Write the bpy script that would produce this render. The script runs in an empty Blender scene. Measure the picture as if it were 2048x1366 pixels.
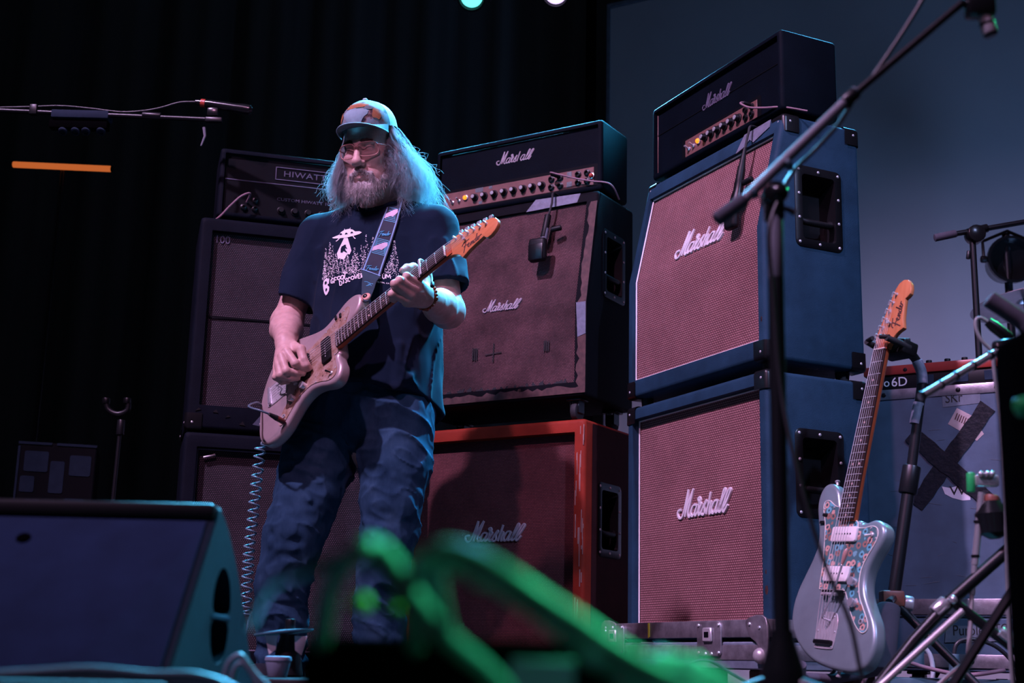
import bpy, bmesh, math, random
import numpy as np
from mathutils import Vector, Matrix
from mathutils.bvhtree import BVHTree

# ------------------------------------------------------------------ camera
F_PX, PITCH, ROLL, CAM_Z = 2765.66, math.radians(13.2), math.radians(1.38), 0.10
A3 = lambda *a: np.array(a, float)
_f = A3(0, math.cos(PITCH), math.sin(PITCH)); _u = A3(0, -math.sin(PITCH), math.cos(PITCH)); _x = A3(1, 0, 0)
CX = math.cos(ROLL)*_x + math.sin(ROLL)*_u
CU = -math.sin(ROLL)*_x + math.cos(ROLL)*_u
CF = _f
def at(px, py, Y):
    """world point at depth Y (metres in front of the camera) seen at photo position px, py"""
    d = CF + CX*(px-1024)/F_PX - CU*(py-683)/F_PX
    return A3(0, 0, CAM_Z) + d*(Y/d[1])

scene = bpy.context.scene
COL = scene.collection
cam_d = bpy.data.cameras.new('camera'); cam = bpy.data.objects.new('camera', cam_d); COL.objects.link(cam)
cam_d.sensor_width = 36; cam_d.sensor_fit = 'HORIZONTAL'; cam_d.lens = F_PX/2048*36
cam_d.clip_start = 0.02; cam_d.clip_end = 200
cam.matrix_world = Matrix(((CX[0], CU[0], -CF[0], 0), (CX[1], CU[1], -CF[1], 0), (CX[2], CU[2], -CF[2], CAM_Z), (0, 0, 0, 1)))
cam_d.dof.use_dof = True; cam_d.dof.focus_distance = 4.3; cam_d.dof.aperture_fstop = 4.3
scene.camera = cam

# ------------------------------------------------------------------ exposure, world, lights
vs = scene.view_settings
scene.display_settings.display_device = 'sRGB'
vs.view_transform = 'Standard'; vs.look = 'None'; vs.gamma = 1; vs.use_curve_mapping = False; vs.exposure = 0.0
world = bpy.data.worlds.new('world'); scene.world = world; world.use_nodes = True
bg = world.node_tree.nodes['Background']; bg.inputs[0].default_value = (0.45, 0.52, 0.75, 1); bg.inputs[1].default_value = 0.022

def spot(name, loc, target, power, color, size_deg, blend=0.4, radius=0.12):
    d = bpy.data.lights.new(name, 'SPOT'); d.energy = power; d.color = color
    d.spot_size = math.radians(size_deg); d.spot_blend = blend; d.shadow_soft_size = radius
    o = bpy.data.objects.new(name, d); COL.objects.link(o); o.location = loc
    o.rotation_euler = (Vector(target)-Vector(loc)).to_track_quat('-Z', 'Y').to_euler()
    return o
# front-of-house key from high on the left, lavender white
spot('front_spot', (-3.95, -0.6, 7.9), (0.20, 4.2, 0.95), 4500, (0.84, 0.55, 1.0), 46, 1.0, 0.13)
spot('front_spot', (-1.9, -2.6, 6.2), (0.15, 4.5, 0.9), 900, (1.0, 0.42, 0.78), 36, 1.0, 0.13)
# cooler front light from the right, mostly on the case, the blue sides and the silver guitar
spot('front_fill_spot', (3.2, -1.6, 5.2), (1.25, 4.1, 0.8), 1500, (0.42, 0.52, 1.0), 26, 1.0, 0.13)
# cyan back lights hung behind the amplifiers (their fixtures are built below)
BACK1 = at(944, -9, 7.2); BACK2 = at(1112, -16, 7.2)
spot('back_spot', BACK1+A3(0.0, -.14, -.07), (-0.5, 4.4, 1.75), 5500, (0.08, 0.58, 1.0), 17, 0.7, 0.07)
spot('back_spot', BACK2+A3(0.0, -.14, -.07), (0.25, 4.6, 1.95), 2600, (0.12, 0.55, 1.0), 19, 0.7, 0.07)
# steep cyan light high behind on the right: hair, shoulder and forearm
spot('side_back_spot', (1.75, 6.0, 4.9), (-0.27, 4.2, 1.50), 6500, (0.05, 0.52, 1.0), 15, 0.6, 0.10)
spot('side_back_spot', (0.55, 6.4, 5.6), (-0.30, 4.2, 1.50), 9500, (0.07, 0.55, 1.0), 18, 0.6, 0.10)
spot('side_back_spot', (2.2, 6.6, 5.2), (0.9, 4.3, 1.9), 2600, (0.08, 0.52, 1.0), 22, 0.8, 0.10)
# green lights from the right: cables at the stage edge, drum hardware
spot('green_spot', (1.2, 1.0, 1.7), (0.0, 0.58, 0.10), 300, (0.05, 1.0, 0.40), 19, 0.6, 0.05)
spot('green_spot', (2.9, 4.6, 2.9), (1.30, 2.6, 0.55), 300, (0.04, 1.0, 0.40), 32, 0.7, 0.06)
# cyclorama wash for the backdrop
spot('backdrop_wash', (2.9, 5.2, 0.3), (3.3, 7.0, 2.3), 120, (0.24, 0.44, 1.0), 120, 1.0, 0.4)
spot('backdrop_wash', (1.5, 6.5, 0.3), (1.7, 7.9, 1.7), 24, (0.26, 0.48, 1.0), 120, 1.0, 0.4)

# ------------------------------------------------------------------ materials
def lin(c):
    if isinstance(c, str):
        c = [int(c[i:i+2], 16)/255 for i in (0, 2, 4)]
        c = [x/12.92 if x <= .04045 else ((x+.055)/1.055)**2.4 for x in c]
    return (c[0], c[1], c[2], 1)
class NT:
    def __init__(s, name):
        s.m = bpy.data.materials.new(name); s.m.use_nodes = True; s.t = s.m.node_tree; s.t.nodes.clear()
        s.out = s.n('ShaderNodeOutputMaterial'); s.b = s.n('ShaderNodeBsdfPrincipled'); s.l(s.b.outputs[0], s.out.inputs[0])
    def n(s, t, **kw):
        x = s.t.nodes.new(t)
        for k, v in kw.items(): setattr(x, k, v)
        return x
    def l(s, a, b): s.t.links.new(a, b)
    def coord(s, scale=(1, 1, 1), rot=(0, 0, 0), what='Object'):
        c = s.n('ShaderNodeTexCoord'); m = s.n('ShaderNodeMapping')
        m.inputs['Scale'].default_value = scale; m.inputs['Rotation'].default_value = rot
        s.l(c.outputs[what], m.inputs[0]); return m.outputs[0]
    def noise(s, vec, scale, detail=3, rough=.55):
        x = s.n('ShaderNodeTexNoise'); x.inputs['Scale'].default_value = scale; x.inputs['Detail'].default_value = detail
        x.inputs['Roughness'].default_value = rough; s.l(vec, x.inputs['Vector']); return x.outputs[0]
    def ramp(s, fac, stops):
        r = s.n('ShaderNodeValToRGB'); e = r.color_ramp.elements
        while len(e) < len(stops): e.new(.5)
        for el, (p, c) in zip(e, stops): el.position = p; el.color = lin(c)
        s.l(fac, r.inputs[0]); return r.outputs[0]
    def mix(s, fac, a, b):
        x = s.n('ShaderNodeMix'); x.data_type = 'RGBA'
        for i, v in ((0, fac), (6, a), (7, b)):
            if hasattr(v, 'type'): s.l(v, x.inputs[i])
            else: x.inputs[i].default_value = v if i == 0 else lin(v)
        return x.outputs[2]
    def math(s, op, a, b=0.):
        x = s.n('ShaderNodeMath', operation=op)
        for i, v in ((0, a), (1, b)):
            if hasattr(v, 'type'): s.l(v, x.inputs[i])
            else: x.inputs[i].default_value = v
        return x.outputs[0]
    def bump(s, h, strength=.3, dist=.001):
        x = s.n('ShaderNodeBump'); x.inputs['Strength'].default_value = strength; x.inputs['Distance'].default_value = dist
        s.l(h, x.inputs['Height']); s.l(x.outputs[0], s.b.inputs['Normal'])
    def set(s, color=None, rough=None, metal=None, spec=None, emit=None, estr=0, **kw):
        B = s.b.inputs
        if color is not None:
            if hasattr(color, 'type'): s.l(color, B['Base Color'])
            else: B['Base Color'].default_value = lin(color)
        if rough is not None:
            if hasattr(rough, 'type'): s.l(rough, B['Roughness'])
            else: B['Roughness'].default_value = rough
        if metal is not None: B['Metallic'].default_value = metal
        if spec is not None: B['Specular IOR Level'].default_value = spec
        if emit is not None: B['Emission Color'].default_value = lin(emit); B['Emission Strength'].default_value = estr
        for k, v in kw.items(): B[k].default_value = v
        return s.m
M = {}
def plain(name, color, rough=.5, metal=0, spec=.5, var=.12, vscale=30, bump=0, bscale=400, **kw):
    t = NT(name); v = t.coord(); c = lin(color)
    n = t.noise(v, vscale, 4)
    col = t.ramp(n, [(.3, [x*(1-var) for x in c[:3]]), (.7, [min(1, x*(1+var)) for x in c[:3]])])
    if bump: t.bump(t.noise(v, bscale, 2), bump, .0015)
    M[name] = t.set(col, rough, metal, spec, **kw); return M[name]
def tolex(name, color, wear=None, wear_amt=.62, rough=.5):
    t = NT(name); v = t.coord(); c = lin(color)[:3]
    n = t.noise(v, 9, 5, .6)
    col = t.ramp(n, [(.3, [x*.75 for x in c]), (.75, [x*1.25 for x in c])])
    if wear is not None:
        w = t.noise(t.coord((1, 1, .55)), 14, 6, .75)
        k = t.ramp(w, [(wear_amt, (0, 0, 0)), (wear_amt+.035, (1, 1, 1))])
        col = t.mix(k, col, wear)
    t.bump(t.noise(v, 420, 2, .5), .55, .0012)
    M[name] = t.set(col, rough+.12, 0, .12 if max(c) > .05 else .05); return M[name]
def cloth(name, ca, cb, cm, bw, rh, offset=.5, mortar=.0011, stain=.25, bumps=.6, rot=0):
    """woven grille cloth: rows of short threads laid out in the plane of the front (local x, z)"""
    t = NT(name); c = t.n('ShaderNodeTexCoord'); sp = t.n('ShaderNodeSeparateXYZ'); t.l(c.outputs['Object'], sp.inputs[0])
    cb_ = t.n('ShaderNodeCombineXYZ'); t.l(sp.outputs[0], cb_.inputs[0]); t.l(sp.outputs[2], cb_.inputs[1])
    mp = t.n('ShaderNodeMapping'); mp.inputs['Rotation'].default_value = (0, 0, rot); t.l(cb_.outputs[0], mp.inputs[0])
    b = t.n('ShaderNodeTexBrick'); b.offset = offset; t.l(mp.outputs[0], b.inputs['Vector'])
    b.inputs['Color1'].default_value = lin(ca); b.inputs['Color2'].default_value = lin(cb); b.inputs['Mortar'].default_value = lin(cm)
    b.inputs['Scale'].default_value = 1; b.inputs['Mortar Size'].default_value = mortar; b.inputs['Mortar Smooth'].default_value = .3
    b.inputs['Brick Width'].default_value = bw; b.inputs['Row Height'].default_value = rh; b.inputs['Bias'].default_value = 0
    n = t.noise(c.outputs['Object'], 5, 5, .65)
    st = t.ramp(n, [(.28, [1-stain*1.3]*3), (.6, (1, 1, 1))])
    mx = t.n('ShaderNodeMix'); mx.data_type = 'RGBA'; mx.blend_type = 'MULTIPLY'; mx.inputs[0].default_value = 1
    t.l(b.outputs[0], mx.inputs[6]); t.l(st, mx.inputs[7])
    inv = t.math('SUBTRACT', 1.0, b.outputs['Fac'])
    t.bump(inv, bumps, .0012)
    M[name] = t.set(mx.outputs[2], .8, 0, .25); return M[name]
def emissive(name, color, strength):
    t = NT(name); v = t.coord(); n = t.noise(v, 60, 2)
    M[name] = t.set([x*.2 for x in lin(color)[:3]], .4, emit=color, estr=strength); return M[name]

tolex('tolex_black', (.0022, .0045, .0080)); tolex('tolex_blue', (.015, .046, .078)); tolex('tolex_worn', (.006, .006, .008), (.10, .060, .045), .66)
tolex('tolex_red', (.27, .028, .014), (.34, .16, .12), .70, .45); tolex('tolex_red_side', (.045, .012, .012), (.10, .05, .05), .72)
tolex('tolex_grey', (.005, .007, .012), (.03, .03, .035), .74)
cloth('cloth_salmon', (.42, .205, .205), (.36, .172, .174), (.085, .028, .032), .0105, .0072, .5, .00140, .18)
cloth('cloth_brown', (.230, .106, .116), (.165, .074, .082), (.030, .014, .012), .0062, .0052, .5, .0013, .55)
cloth('cloth_wine', (.30, .088, .086), (.235, .066, .064), (.045, .012, .014), .0062, .0052, .5, .0013, .30)
cloth('cloth_pepper', (.140, .098, .116), (.106, .072, .086), (.010, .009, .012), .0074, .0062, .5, .0019, .25)
plain('wood_bare', (.075, .032, .028), .7, var=.4, vscale=40, bump=.4); plain('black_metal', (.005, .005, .006), .32, 0, .4)
plain('black_plastic', (.006, .006, .007), .5, spec=.25); plain('black_rubber', (.014, .014, .016), .75, bump=.2)
plain('chrome', (.72, .72, .75), .22, .72, var=.05); plain('nickel', (.55, .53, .54), .36, .45, var=.1); plain('fret_wire', (.62, .60, .60), .35, .3)
plain('white_plastic', (.80, .76, .74), .45, var=.05); plain('piping_white', (.82, .80, .80), .5, var=.04)
plain('panel_gold', (.19, .088, .076), .5, .1, var=.15); plain('panel_black', (.003, .0035, .005), .6, spec=.1)
plain('grey_tape', (.16, .17, .22), .55, var=.2, vscale=60, bump=.4, bscale=90); plain('sparkle', (.55, .62, .68), .25, .8, var=.6, vscale=300)
plain('letter_dim', (.11, .10, .15), .5); plain('letter_white', (.75, .72, .75), .5); plain('pink_cable', (.26, .15, .18), .5)
plain('aluminium', (.33, .31, .33), .42, .75, var=.35, vscale=25, bump=.2, bscale=120); plain('ply_grey', (.13, .17, .21), .55, var=.2)
plain('letter_dim2', (.36, .31, .34), .5); plain('scratch_pale', (.36, .20, .17), .7); plain('ink_black', (.012, .010, .010), .8); plain('green_tape', (.02, .30, .06), .5); plain('yellow_tape', (.62, .60, .05), .5)
emissive('lens_cyan', (.12, .75, .70), 2.2); emissive('lens_violet', (.72, .55, 1.0), 1.8)
plain('void_black', (.002, .002, .0024), 1.0, spec=0.0)
emissive('lamp_amber', (1.0, .20, .010), 2.4); plain('red_plastic', (.40, .05, .03), .35)

# ------------------------------------------------------------------ mesh builder
def unit(v): v = np.asarray(v, float); return v/(np.linalg.norm(v)+1e-12)
def basis(d):
    d = unit(d); a = A3(0, 0, 1) if abs(d[2]) < .9 else A3(1, 0, 0)
    x = unit(np.cross(a, d)); return x, np.cross(d, x), d
class Fr:
    """local frame: origin and three axes"""
    def __init__(s, o=(0, 0, 0), x=(1, 0, 0), y=(0, 1, 0), z=(0, 0, 1)): s.o = A3(*o); s.R = np.stack([A3(*x), A3(*y), A3(*z)], 1)
    def __call__(s, p): return s.o + np.asarray(p, float) @ s.R.T
def smooth_path(pts, n=6, closed=False):
    """Catmull-Rom through points of any dimension"""
    P = np.asarray(pts, float); N = len(P)
    out = []
    for i in range(N if closed else N-1):
        p0, p1, p2, p3 = [P[j % N] if closed else P[min(max(j, 0), N-1)] for j in (i-1, i, i+1, i+2)]
        for k in range(n):
            t = k/n
            out.append(.5*((2*p1)+(-p0+p2)*t+(2*p0-5*p1+4*p2-p3)*t*t+(-p0+3*p1-3*p2+p3)*t**3))
    if not closed: out.append(P[-1])
    return np.array(out)
class MB:
    def __init__(s): s.v = []; s.f = []; s.n = 0
    def add(s, v, f, fr=None):
        v = np.asarray(v, float)
        if fr is not None: v = fr(v)
        s.v.append(v); k = s.n; s.f += [tuple(i+k for i in q) for q in f]; s.n += len(v); return s
    def box(s, lo, hi, fr=None):
        (a, b, c), (d, e, g) = lo, hi
        return s.add([(a, b, c), (d, b, c), (d, e, c), (a, e, c), (a, b, g), (d, b, g), (d, e, g), (a, e, g)],
                     [(0, 3, 2, 1), (4, 5, 6, 7), (0, 1, 5, 4), (1, 2, 6, 5), (2, 3, 7, 6), (3, 0, 4, 7)], fr)
    def rbox(s, lo, hi, r=.005, seg=2, fr=None):
        bm = bmesh.new(); bmesh.ops.create_cube(bm, size=1)
        lo, hi = np.array(lo, float), np.array(hi, float)
        for v in bm.verts: v.co = Vector((lo+hi)/2 + np.array(v.co)*(hi-lo))
        bmesh.ops.bevel(bm, geom=bm.edges[:], offset=min(r, .49*min(hi-lo)), segments=seg, affect='EDGES', profile=.5)
        return s.bm(bm, fr)
    def bm(s, bm, fr=None):
        bm.verts.index_update()
        v = [tuple(x.co) for x in bm.verts]; f = [tuple(y.index for y in x.verts) for x in bm.faces]; bm.free()
        return s.add(v, f, fr)
    def loft(s, loops, cap0=True, cap1=True, closed=True, fr=None):
        n = len(loops[0]); v = np.concatenate([np.asarray(l, float) for l in loops]); f = []
        for i in range(len(loops)-1):
            for j in range(n if closed else n-1):
                a, b = i*n+j, i*n+(j+1) % n; f.append((a, b, b+n, a+n))
        if cap0: f.append(tuple(range(n-1, -1, -1)))
        if cap1: f.append(tuple((len(loops)-1)*n+j for j in range(n)))
        return s.add(v, f, fr)
    def lathe(s, prof, p0=(0, 0, 0), axis=(0, 0, 1), n=16, fr=None):
        x, y, z = basis(axis); p0 = np.asarray(p0, float); a = np.arange(n)*2*np.pi/n
        ring = np.cos(a)[:, None]*x + np.sin(a)[:, None]*y
        return s.loft([p0+z*h+ring*max(r, 1e-5) for r, h in prof], fr=fr)
    def cyl(s, p0, p1, r0, r1=None, n=14, fr=None):
        p0, p1 = np.asarray(p0, float), np.asarray(p1, float); L = np.linalg.norm(p1-p0)
        return s.lathe([(r0, 0), (r0 if r1 is None else r1, L)], p0, p1-p0, n, fr)
    def rcyl(s, p0, p1, r, e=None, n=16, fr=None):
        p0, p1 = np.asarray(p0, float), np.asarray(p1, float); L = np.linalg.norm(p1-p0); e = e or r*.25
        return s.lathe([(r-e, 0), (r-e*.3, e*.3), (r, e), (r, L-e), (r-e*.3, L-e*.3), (r-e, L)], p0, p1-p0, n, fr)
    def tube(s, pts, r, n=8, closed=False, fr=None, flat=None):
        P = np.asarray(pts, float); N = len(P); rr = np.broadcast_to(np.asarray(r, float), (N,))
        T = np.array([unit((P[(i+1) % N] if (closed or i < N-1) else P[i])-(P[i-1] if (closed or i > 0) else P[i])) for i in range(N)])
        x, y, _ = basis(T[0]); loops = []; a = np.arange(n)*2*np.pi/n
        for i in range(N):
            x = unit(x-T[i]*(x@T[i])); y = np.cross(T[i], x)
            loops.append(P[i]+rr[i]*(np.cos(a)[:, None]*x+np.sin(a)[:, None]*y))
        if closed: loops.append(loops[0])
        return s.loft(loops, not closed, not closed, fr=fr)
    def sphere(s, c, r, n=16, m=10, fr=None):
        r = np.broadcast_to(np.asarray(r, float), (3,)); c = np.asarray(c, float); v = [c+r*A3(0, 0, -1)]; f = []
        for i in range(1, m):
            t = -math.pi/2+math.pi*i/m
            for j in range(n): q = 2*math.pi*j/n; v.append(c+r*A3(math.cos(t)*math.cos(q), math.cos(t)*math.sin(q), math.sin(t)))
        v.append(c+r*A3(0, 0, 1)); e = len(v)-1
        for j in range(n):
            f.append((0, 1+(j+1) % n, 1+j)); f.append((e, e-n+j, e-n+(j+1) % n))
            for i in range(m-2): a, b = 1+i*n+j, 1+i*n+(j+1) % n; f.append((a, b, b+n, a+n))
        return s.add(v, f, fr)
    def prism(s, poly, h0, h1, fr=None, bevel=0, seg=3):
        """outline in local x, y; thickness along local z; rounded rim when bevel > 0"""
        P = np.asarray(poly, float); n = len(P)
        if np.sum(P[:, 0]*np.roll(P[:, 1], -1)-np.roll(P[:, 0], -1)*P[:, 1]) < 0: P = P[::-1]
        def inset(d):
            a = np.roll(P, 1, 0); b = np.roll(P, -1, 0); t = b-a; t /= np.linalg.norm(t, axis=1)[:, None]+1e-12
            return P+np.stack([-t[:, 1], t[:, 0]], 1)*d
        L = []
        if bevel:
            for k in range(seg+1):
                q = math.pi/2*k/seg; L.append((inset(bevel*(1-math.sin(q))), h0+bevel*(1-math.cos(q))))
            for k in range(seg+1):
                q = math.pi/2*k/seg; L.append((inset(bevel*(1-math.cos(q))), h1-bevel*(1-math.sin(q))))
        else: L = [(P, h0), (P, h1)]
        return s.loft([np.c_[q, np.full(n, h)] for q, h in L], fr=fr)
    def stroke(s, pts, w, d0, d1, fr=None):
        """calligraphic line: flat bar of width w following local x, y points, between local z d0 and d1"""
        P = np.asarray(pts, float); N = len(P); ww = np.broadcast_to(np.asarray(w, float), (N,))/2; loops = []
        for i in range(N):
            t = unit(P[min(i+1, N-1)]-P[max(i-1, 0)]); q = A3(-t[1], t[0])*ww[i]
            a, b = P[i]+q, P[i]-q; a2, b2 = P[i]+q*.72, P[i]-q*.72
            loops.append([(a[0], a[1], d0), (b[0], b[1], d0), (b[0], b[1], d0+(d1-d0)*.6), (b2[0], b2[1], d1), (a2[0], a2[1], d1), (a[0], a[1], d0+(d1-d0)*.6)])
        return s.loft(loops, fr=fr)
    def text(s, body, size, depth=.0006, fr=None, align='CENTER', sx=1., space=1.):
        cu = bpy.data.curves.new('t', 'FONT'); cu.body = body; cu.size = size; cu.extrude = depth; cu.align_x = align; cu.align_y = 'CENTER'
        cu.resolution_u = 3; cu.space_character = space
        o = bpy.data.objects.new('t', cu); COL.objects.link(o)
        dg = bpy.context.evaluated_depsgraph_get(); me = bpy.data.meshes.new_from_object(o.evaluated_get(dg))
        v = [(p.co[0]*sx, p.co[1], p.co[2]) for p in me.vertices]; f = [tuple(p.vertices) for p in me.polygons]
        bpy.data.objects.remove(o); bpy.data.curves.remove(cu); bpy.data.meshes.remove(me)
        return s.add(v, f, fr)
    def mesh(s, name, sharp=38):
        me = bpy.data.meshes.new(name)
        me.from_pydata(np.concatenate(s.v).tolist() if s.v else [], [], s.f); me.validate(); me.update()
        bm = bmesh.new(); bm.from_mesh(me); bmesh.ops.recalc_face_normals(bm, faces=bm.faces[:]); bm.to_mesh(me); bm.free()
        me.polygons.foreach_set('use_smooth', [True]*len(me.polygons))
        if sharp < 179: me.set_sharp_from_angle(angle=math.radians(sharp))
        return me
    def build(s, name, mat, parent=None, sharp=38):
        me = s.mesh(name, sharp); me.materials.append(M[mat]); return link(name, me, parent)
def link(name, data, parent=None):
    o = bpy.data.objects.new(name, data); COL.objects.link(o)
    if parent is not None: o.parent = parent
    return o
def tag(o, label, cat, group=None):
    o['label'] = label; o['category'] = cat
    if group: o['group'] = group
    return o
def thing(name, label, cat, loc=(0, 0, 0), rz=0, group=None):
    o = link(name, None); o.location = loc; o.rotation_euler = (0, 0, rz); o.empty_display_size = .1
    return tag(o, label, cat, group)
def struct(o): o['kind'] = 'structure'; return o
def cut(o, mb):
    """subtract a closed shape from a mesh object"""
    c = bpy.data.objects.new('cut', mb.mesh('cut')); COL.objects.link(c)
    old = o.parent; o.parent = None
    md = o.modifiers.new('b', 'BOOLEAN'); md.object = c; md.operation = 'DIFFERENCE'; md.solver = 'EXACT'
    dg = bpy.context.evaluated_depsgraph_get(); me = bpy.data.meshes.new_from_object(o.evaluated_get(dg))
    o.modifiers.clear(); oldm = o.data; o.data = me; bpy.data.meshes.remove(oldm); bpy.data.objects.remove(c); o.parent = old
    me.polygons.foreach_set('use_smooth', [True]*len(me.polygons)); me.set_sharp_from_angle(angle=math.radians(38))
def rrect(x0, x1, z0, z1, r, k=4, extra_z=()):
    """rounded rectangle outline (x, z), counter-clockwise, with extra points on the upright sides"""
    P = []
    for cx, cz, a0 in ((x1-r, z0+r, -90), (x1-r, z1-r, 0), (x0+r, z1-r, 90), (x0+r, z0+r, 180)):
        for i in range(k+1):
            a = math.radians(a0+90*i/k); P.append((cx+r*math.cos(a), cz+r*math.sin(a)))
        if a0 == -90: P += [(x1, z) for z in sorted(extra_z)]
        if a0 == 90: P += [(x0, z) for z in sorted(extra_z, reverse=True)]
    return np.array(P)

# ------------------------------------------------------------------ lettering
_MAR = [[(350,800),(270,820),(240,900),(280,985),(345,985),(400,900),(470,680),(560,350)], [(560,350),(530,560),(450,955)],
 [(450,955),(560,640),(700,335)], [(700,335),(610,640),(540,860),(570,960),(640,890)], [(800,690),(700,700),(625,850),(655,940),(720,880),(812,680)],
 [(812,680),(740,870),(755,930),(830,830)], [(830,830),(865,640),(838,560),(880,525),(902,590),(850,650),(925,660),(850,820),(852,910),(920,850)],
 [(920,850),(1045,605),(1062,625),(1015,720),(1015,850),(965,905),(915,875)], [(1190,405),(1130,640),(1060,890)],
 [(1060,890),(1130,680),(1200,620),(1155,790),(1150,880),(1220,820)], [(1380,590),(1300,600),(1208,760),(1232,870),(1300,800),(1392,580)],
 [(1392,580),(1320,790),(1335,850),(1400,790)], [(1400,790),(1480,560),(1560,345),(1585,400),(1480,630),(1395,780),(1430,840),(1500,760)],
 [(1500,760),(1600,520),(1690,345),(1722,385),(1610,620),(1515,770),(1540,830),(1640,680)]]
def script_logo(mb, width, fr, d0=0, d1=.006, skip=()):
    for i, st in enumerate(_MAR):
        if i in skip: continue
        P = smooth_path([((x-980)/1480, -(y+.131*(x-320)-760)/1480*.72) for x, y in st], 5)*width
        mb.stroke(P, width*.030, d0, d1*(1+.02*i), fr)
_FEN = [[(.02,.62),(.10,.80),(.30,.86),(.42,.90)], [(.24,.84),(.18,.45),(.10,.02)], [(.10,.50),(.24,.54),(.32,.52)],
 [(.33,.36),(.42,.50),(.38,.58),(.33,.40),(.40,.26),(.48,.38)], [(.48,.38),(.53,.56),(.50,.28),(.58,.52),(.62,.50),(.60,.30),(.66,.38)],
 [(.76,.56),(.68,.50),(.68,.32),(.75,.36),(.80,.60),(.86,.92),(.78,.50),(.80,.34),(.85,.40)], [(.85,.40),(.92,.54),(.89,.62),(.85,.44),(.90,.34),(.96,.42)],
 [(.96,.42),(1.0,.62),(.99,.52),(1.05,.60),(1.10,.56)]]
def fender_logo(mb, width, fr, d0, d1, w=.055):
    for i, st in enumerate(_FEN):
        mb.stroke(smooth_path([((x-.55), (y-.5)*.62) for x, y in st], 4)*width, width*w, d0, d1*(1+.01*i), fr)

# ------------------------------------------------------------------ the setting
t = NT('stage_floor'); v = t.coord(); M['stage_floor'] = t.set(t.ramp(t.noise(v, 6, 6, .7), [(.3, (.008, .009, .012)), (.8, (.018, .019, .024))]), .5)
t = NT('black_drape'); v = t.coord((1, 1, .05)); M['black_drape'] = t.set(t.ramp(t.noise(v, 7, 4), [(.3, (.075, .085, .085)), (.8, (.11, .12, .12))]), .95, spec=.1)
t = NT('screen_cloth'); v = t.coord(); M['screen_cloth'] = t.set(t.ramp(t.noise(v, 1.2, 4, .6), [(.3, (.40, .44, .47)), (.7, (.46, .50, .52))]), .9, spec=.15)
mb = MB(); mb.box((-9, .36, -.06), (9, 12, 0)); struct(mb.build('floor', 'stage_floor'))
# black drape across the back with soft folds
mb = MB(); xs = np.linspace(-9, 9, 361); yy = 9.6+.07*np.sin(xs*11)+.04*np.sin(xs*23+1)
mb.loft([np.c_[xs, yy, np.full_like(xs, z)] for z in (0, 2, 4, 6.5)], False, False, False); o = struct(mb.build('wall_back', 'black_drape', sharp=180))
# blue-lit backdrop screen on the right, in a flat black batten frame
SL = at(1218, 17, 8.6); ST = SL[2]
scr = thing('backdrop_screen', 'large slate blue backdrop screen lit behind the blue amplifier stack', 'screen', (SL[0], 8.6, 0), math.radians(-30))
mb = MB(); mb.rbox((0, 0, .02), (5.6, .04, ST), .006, 1); mb.build('screen_panel', 'screen_cloth', scr)
mb = MB(); mb.rbox((-.012, -.012, 0), (.012, .05, ST+.012), .004, 1); mb.rbox((-.012, -.012, ST), (5.6, .05, ST+.03), .004, 1); mb.build('screen_frame', 'ply_grey', scr)
# ------------------------------------------------------------------ amplifiers
def cab_shell(w, h, d, lip, top, bot, recess, rr=.014, hb=None, slant=0.):
    """hollow-fronted cabinet shell: x across, y from front (0) to back (d), z up"""
    ex = [] if hb is None else [hb]
    sh = lambda z: 0 if hb is None else np.where(z > hb, slant*(z-hb)/(h-hb), 0)
    def loop(x0, x1, z0, z1, r, y, front=True):
        P = rrect(x0, x1, z0, z1, max(r, .0015), 4, ex)
        return np.c_[P[:, 0], np.full(len(P), y)+(sh(P[:, 1]) if front else 0), P[:, 1]]
    a = w/2; L = [loop(-a+rr, a-rr, rr, h-rr, rr, d, False)]
    for k in (1, 2, 3): q = math.pi/2*k/3; e = rr*(1-math.sin(q)); L.append(loop(-a+e, a-e, e, h-e, rr, d-rr*(1-math.cos(q)), False))
    for k in (0, 1, 2, 3): q = math.pi/2*k/3; e = rr*(1-math.cos(q)); L.append(loop(-a+e, a-e, e, h-e, rr, rr*(1-math.sin(q))))
    L.append(loop(-a+lip, a-lip, bot, h-top, .003, 0)); L.append(loop(-a+lip+.001, a-lip-.001, bot+.001, h-top-.001, .003, recess+.01))
    return MB().loft(L)
def grille(w, h, lip, top, bot, recess, hb=None, slant=0., puff=.004):
    sh = lambda z: 0 if hb is None else (slant*(z-hb)/(h-hb) if z > hb else 0)
    a = w/2-lip-.002; zs = sorted(set(list(np.linspace(bot+.002, h-top-.002, 12))+([hb] if hb else []))); xs = np.linspace(-a, a, 14)
    loops = [[(x, recess+sh(z)-puff*math.sin(math.pi*(x+a)/(2*a))*math.sin(math.pi*(z-bot)/(h-top-bot)), z) for x in xs] for z in zs]
    return MB().loft(loops, False, False, False)
def piping(w, h, lip, top, bot, recess, hb=None, slant=0., r=.0028):
    sh = lambda z: 0 if hb is None else (slant*(z-hb)/(h-hb) if z > hb else 0)
    a = w/2-lip-.004; b, c = bot+.004, h-top-.004
    P = [(-a, b)]+([(-a, hb)] if hb else [])+[(-a, c), (a, c)]+([(a, hb)] if hb else [])+[(a, b)]
    Q = [(x, recess-.004+sh(z), z) for x, z in P]; mb = MB()
    for i in range(len(Q)): mb.cyl(Q[i], Q[(i+1) % len(Q)], r, n=8)
    return mb
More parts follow.
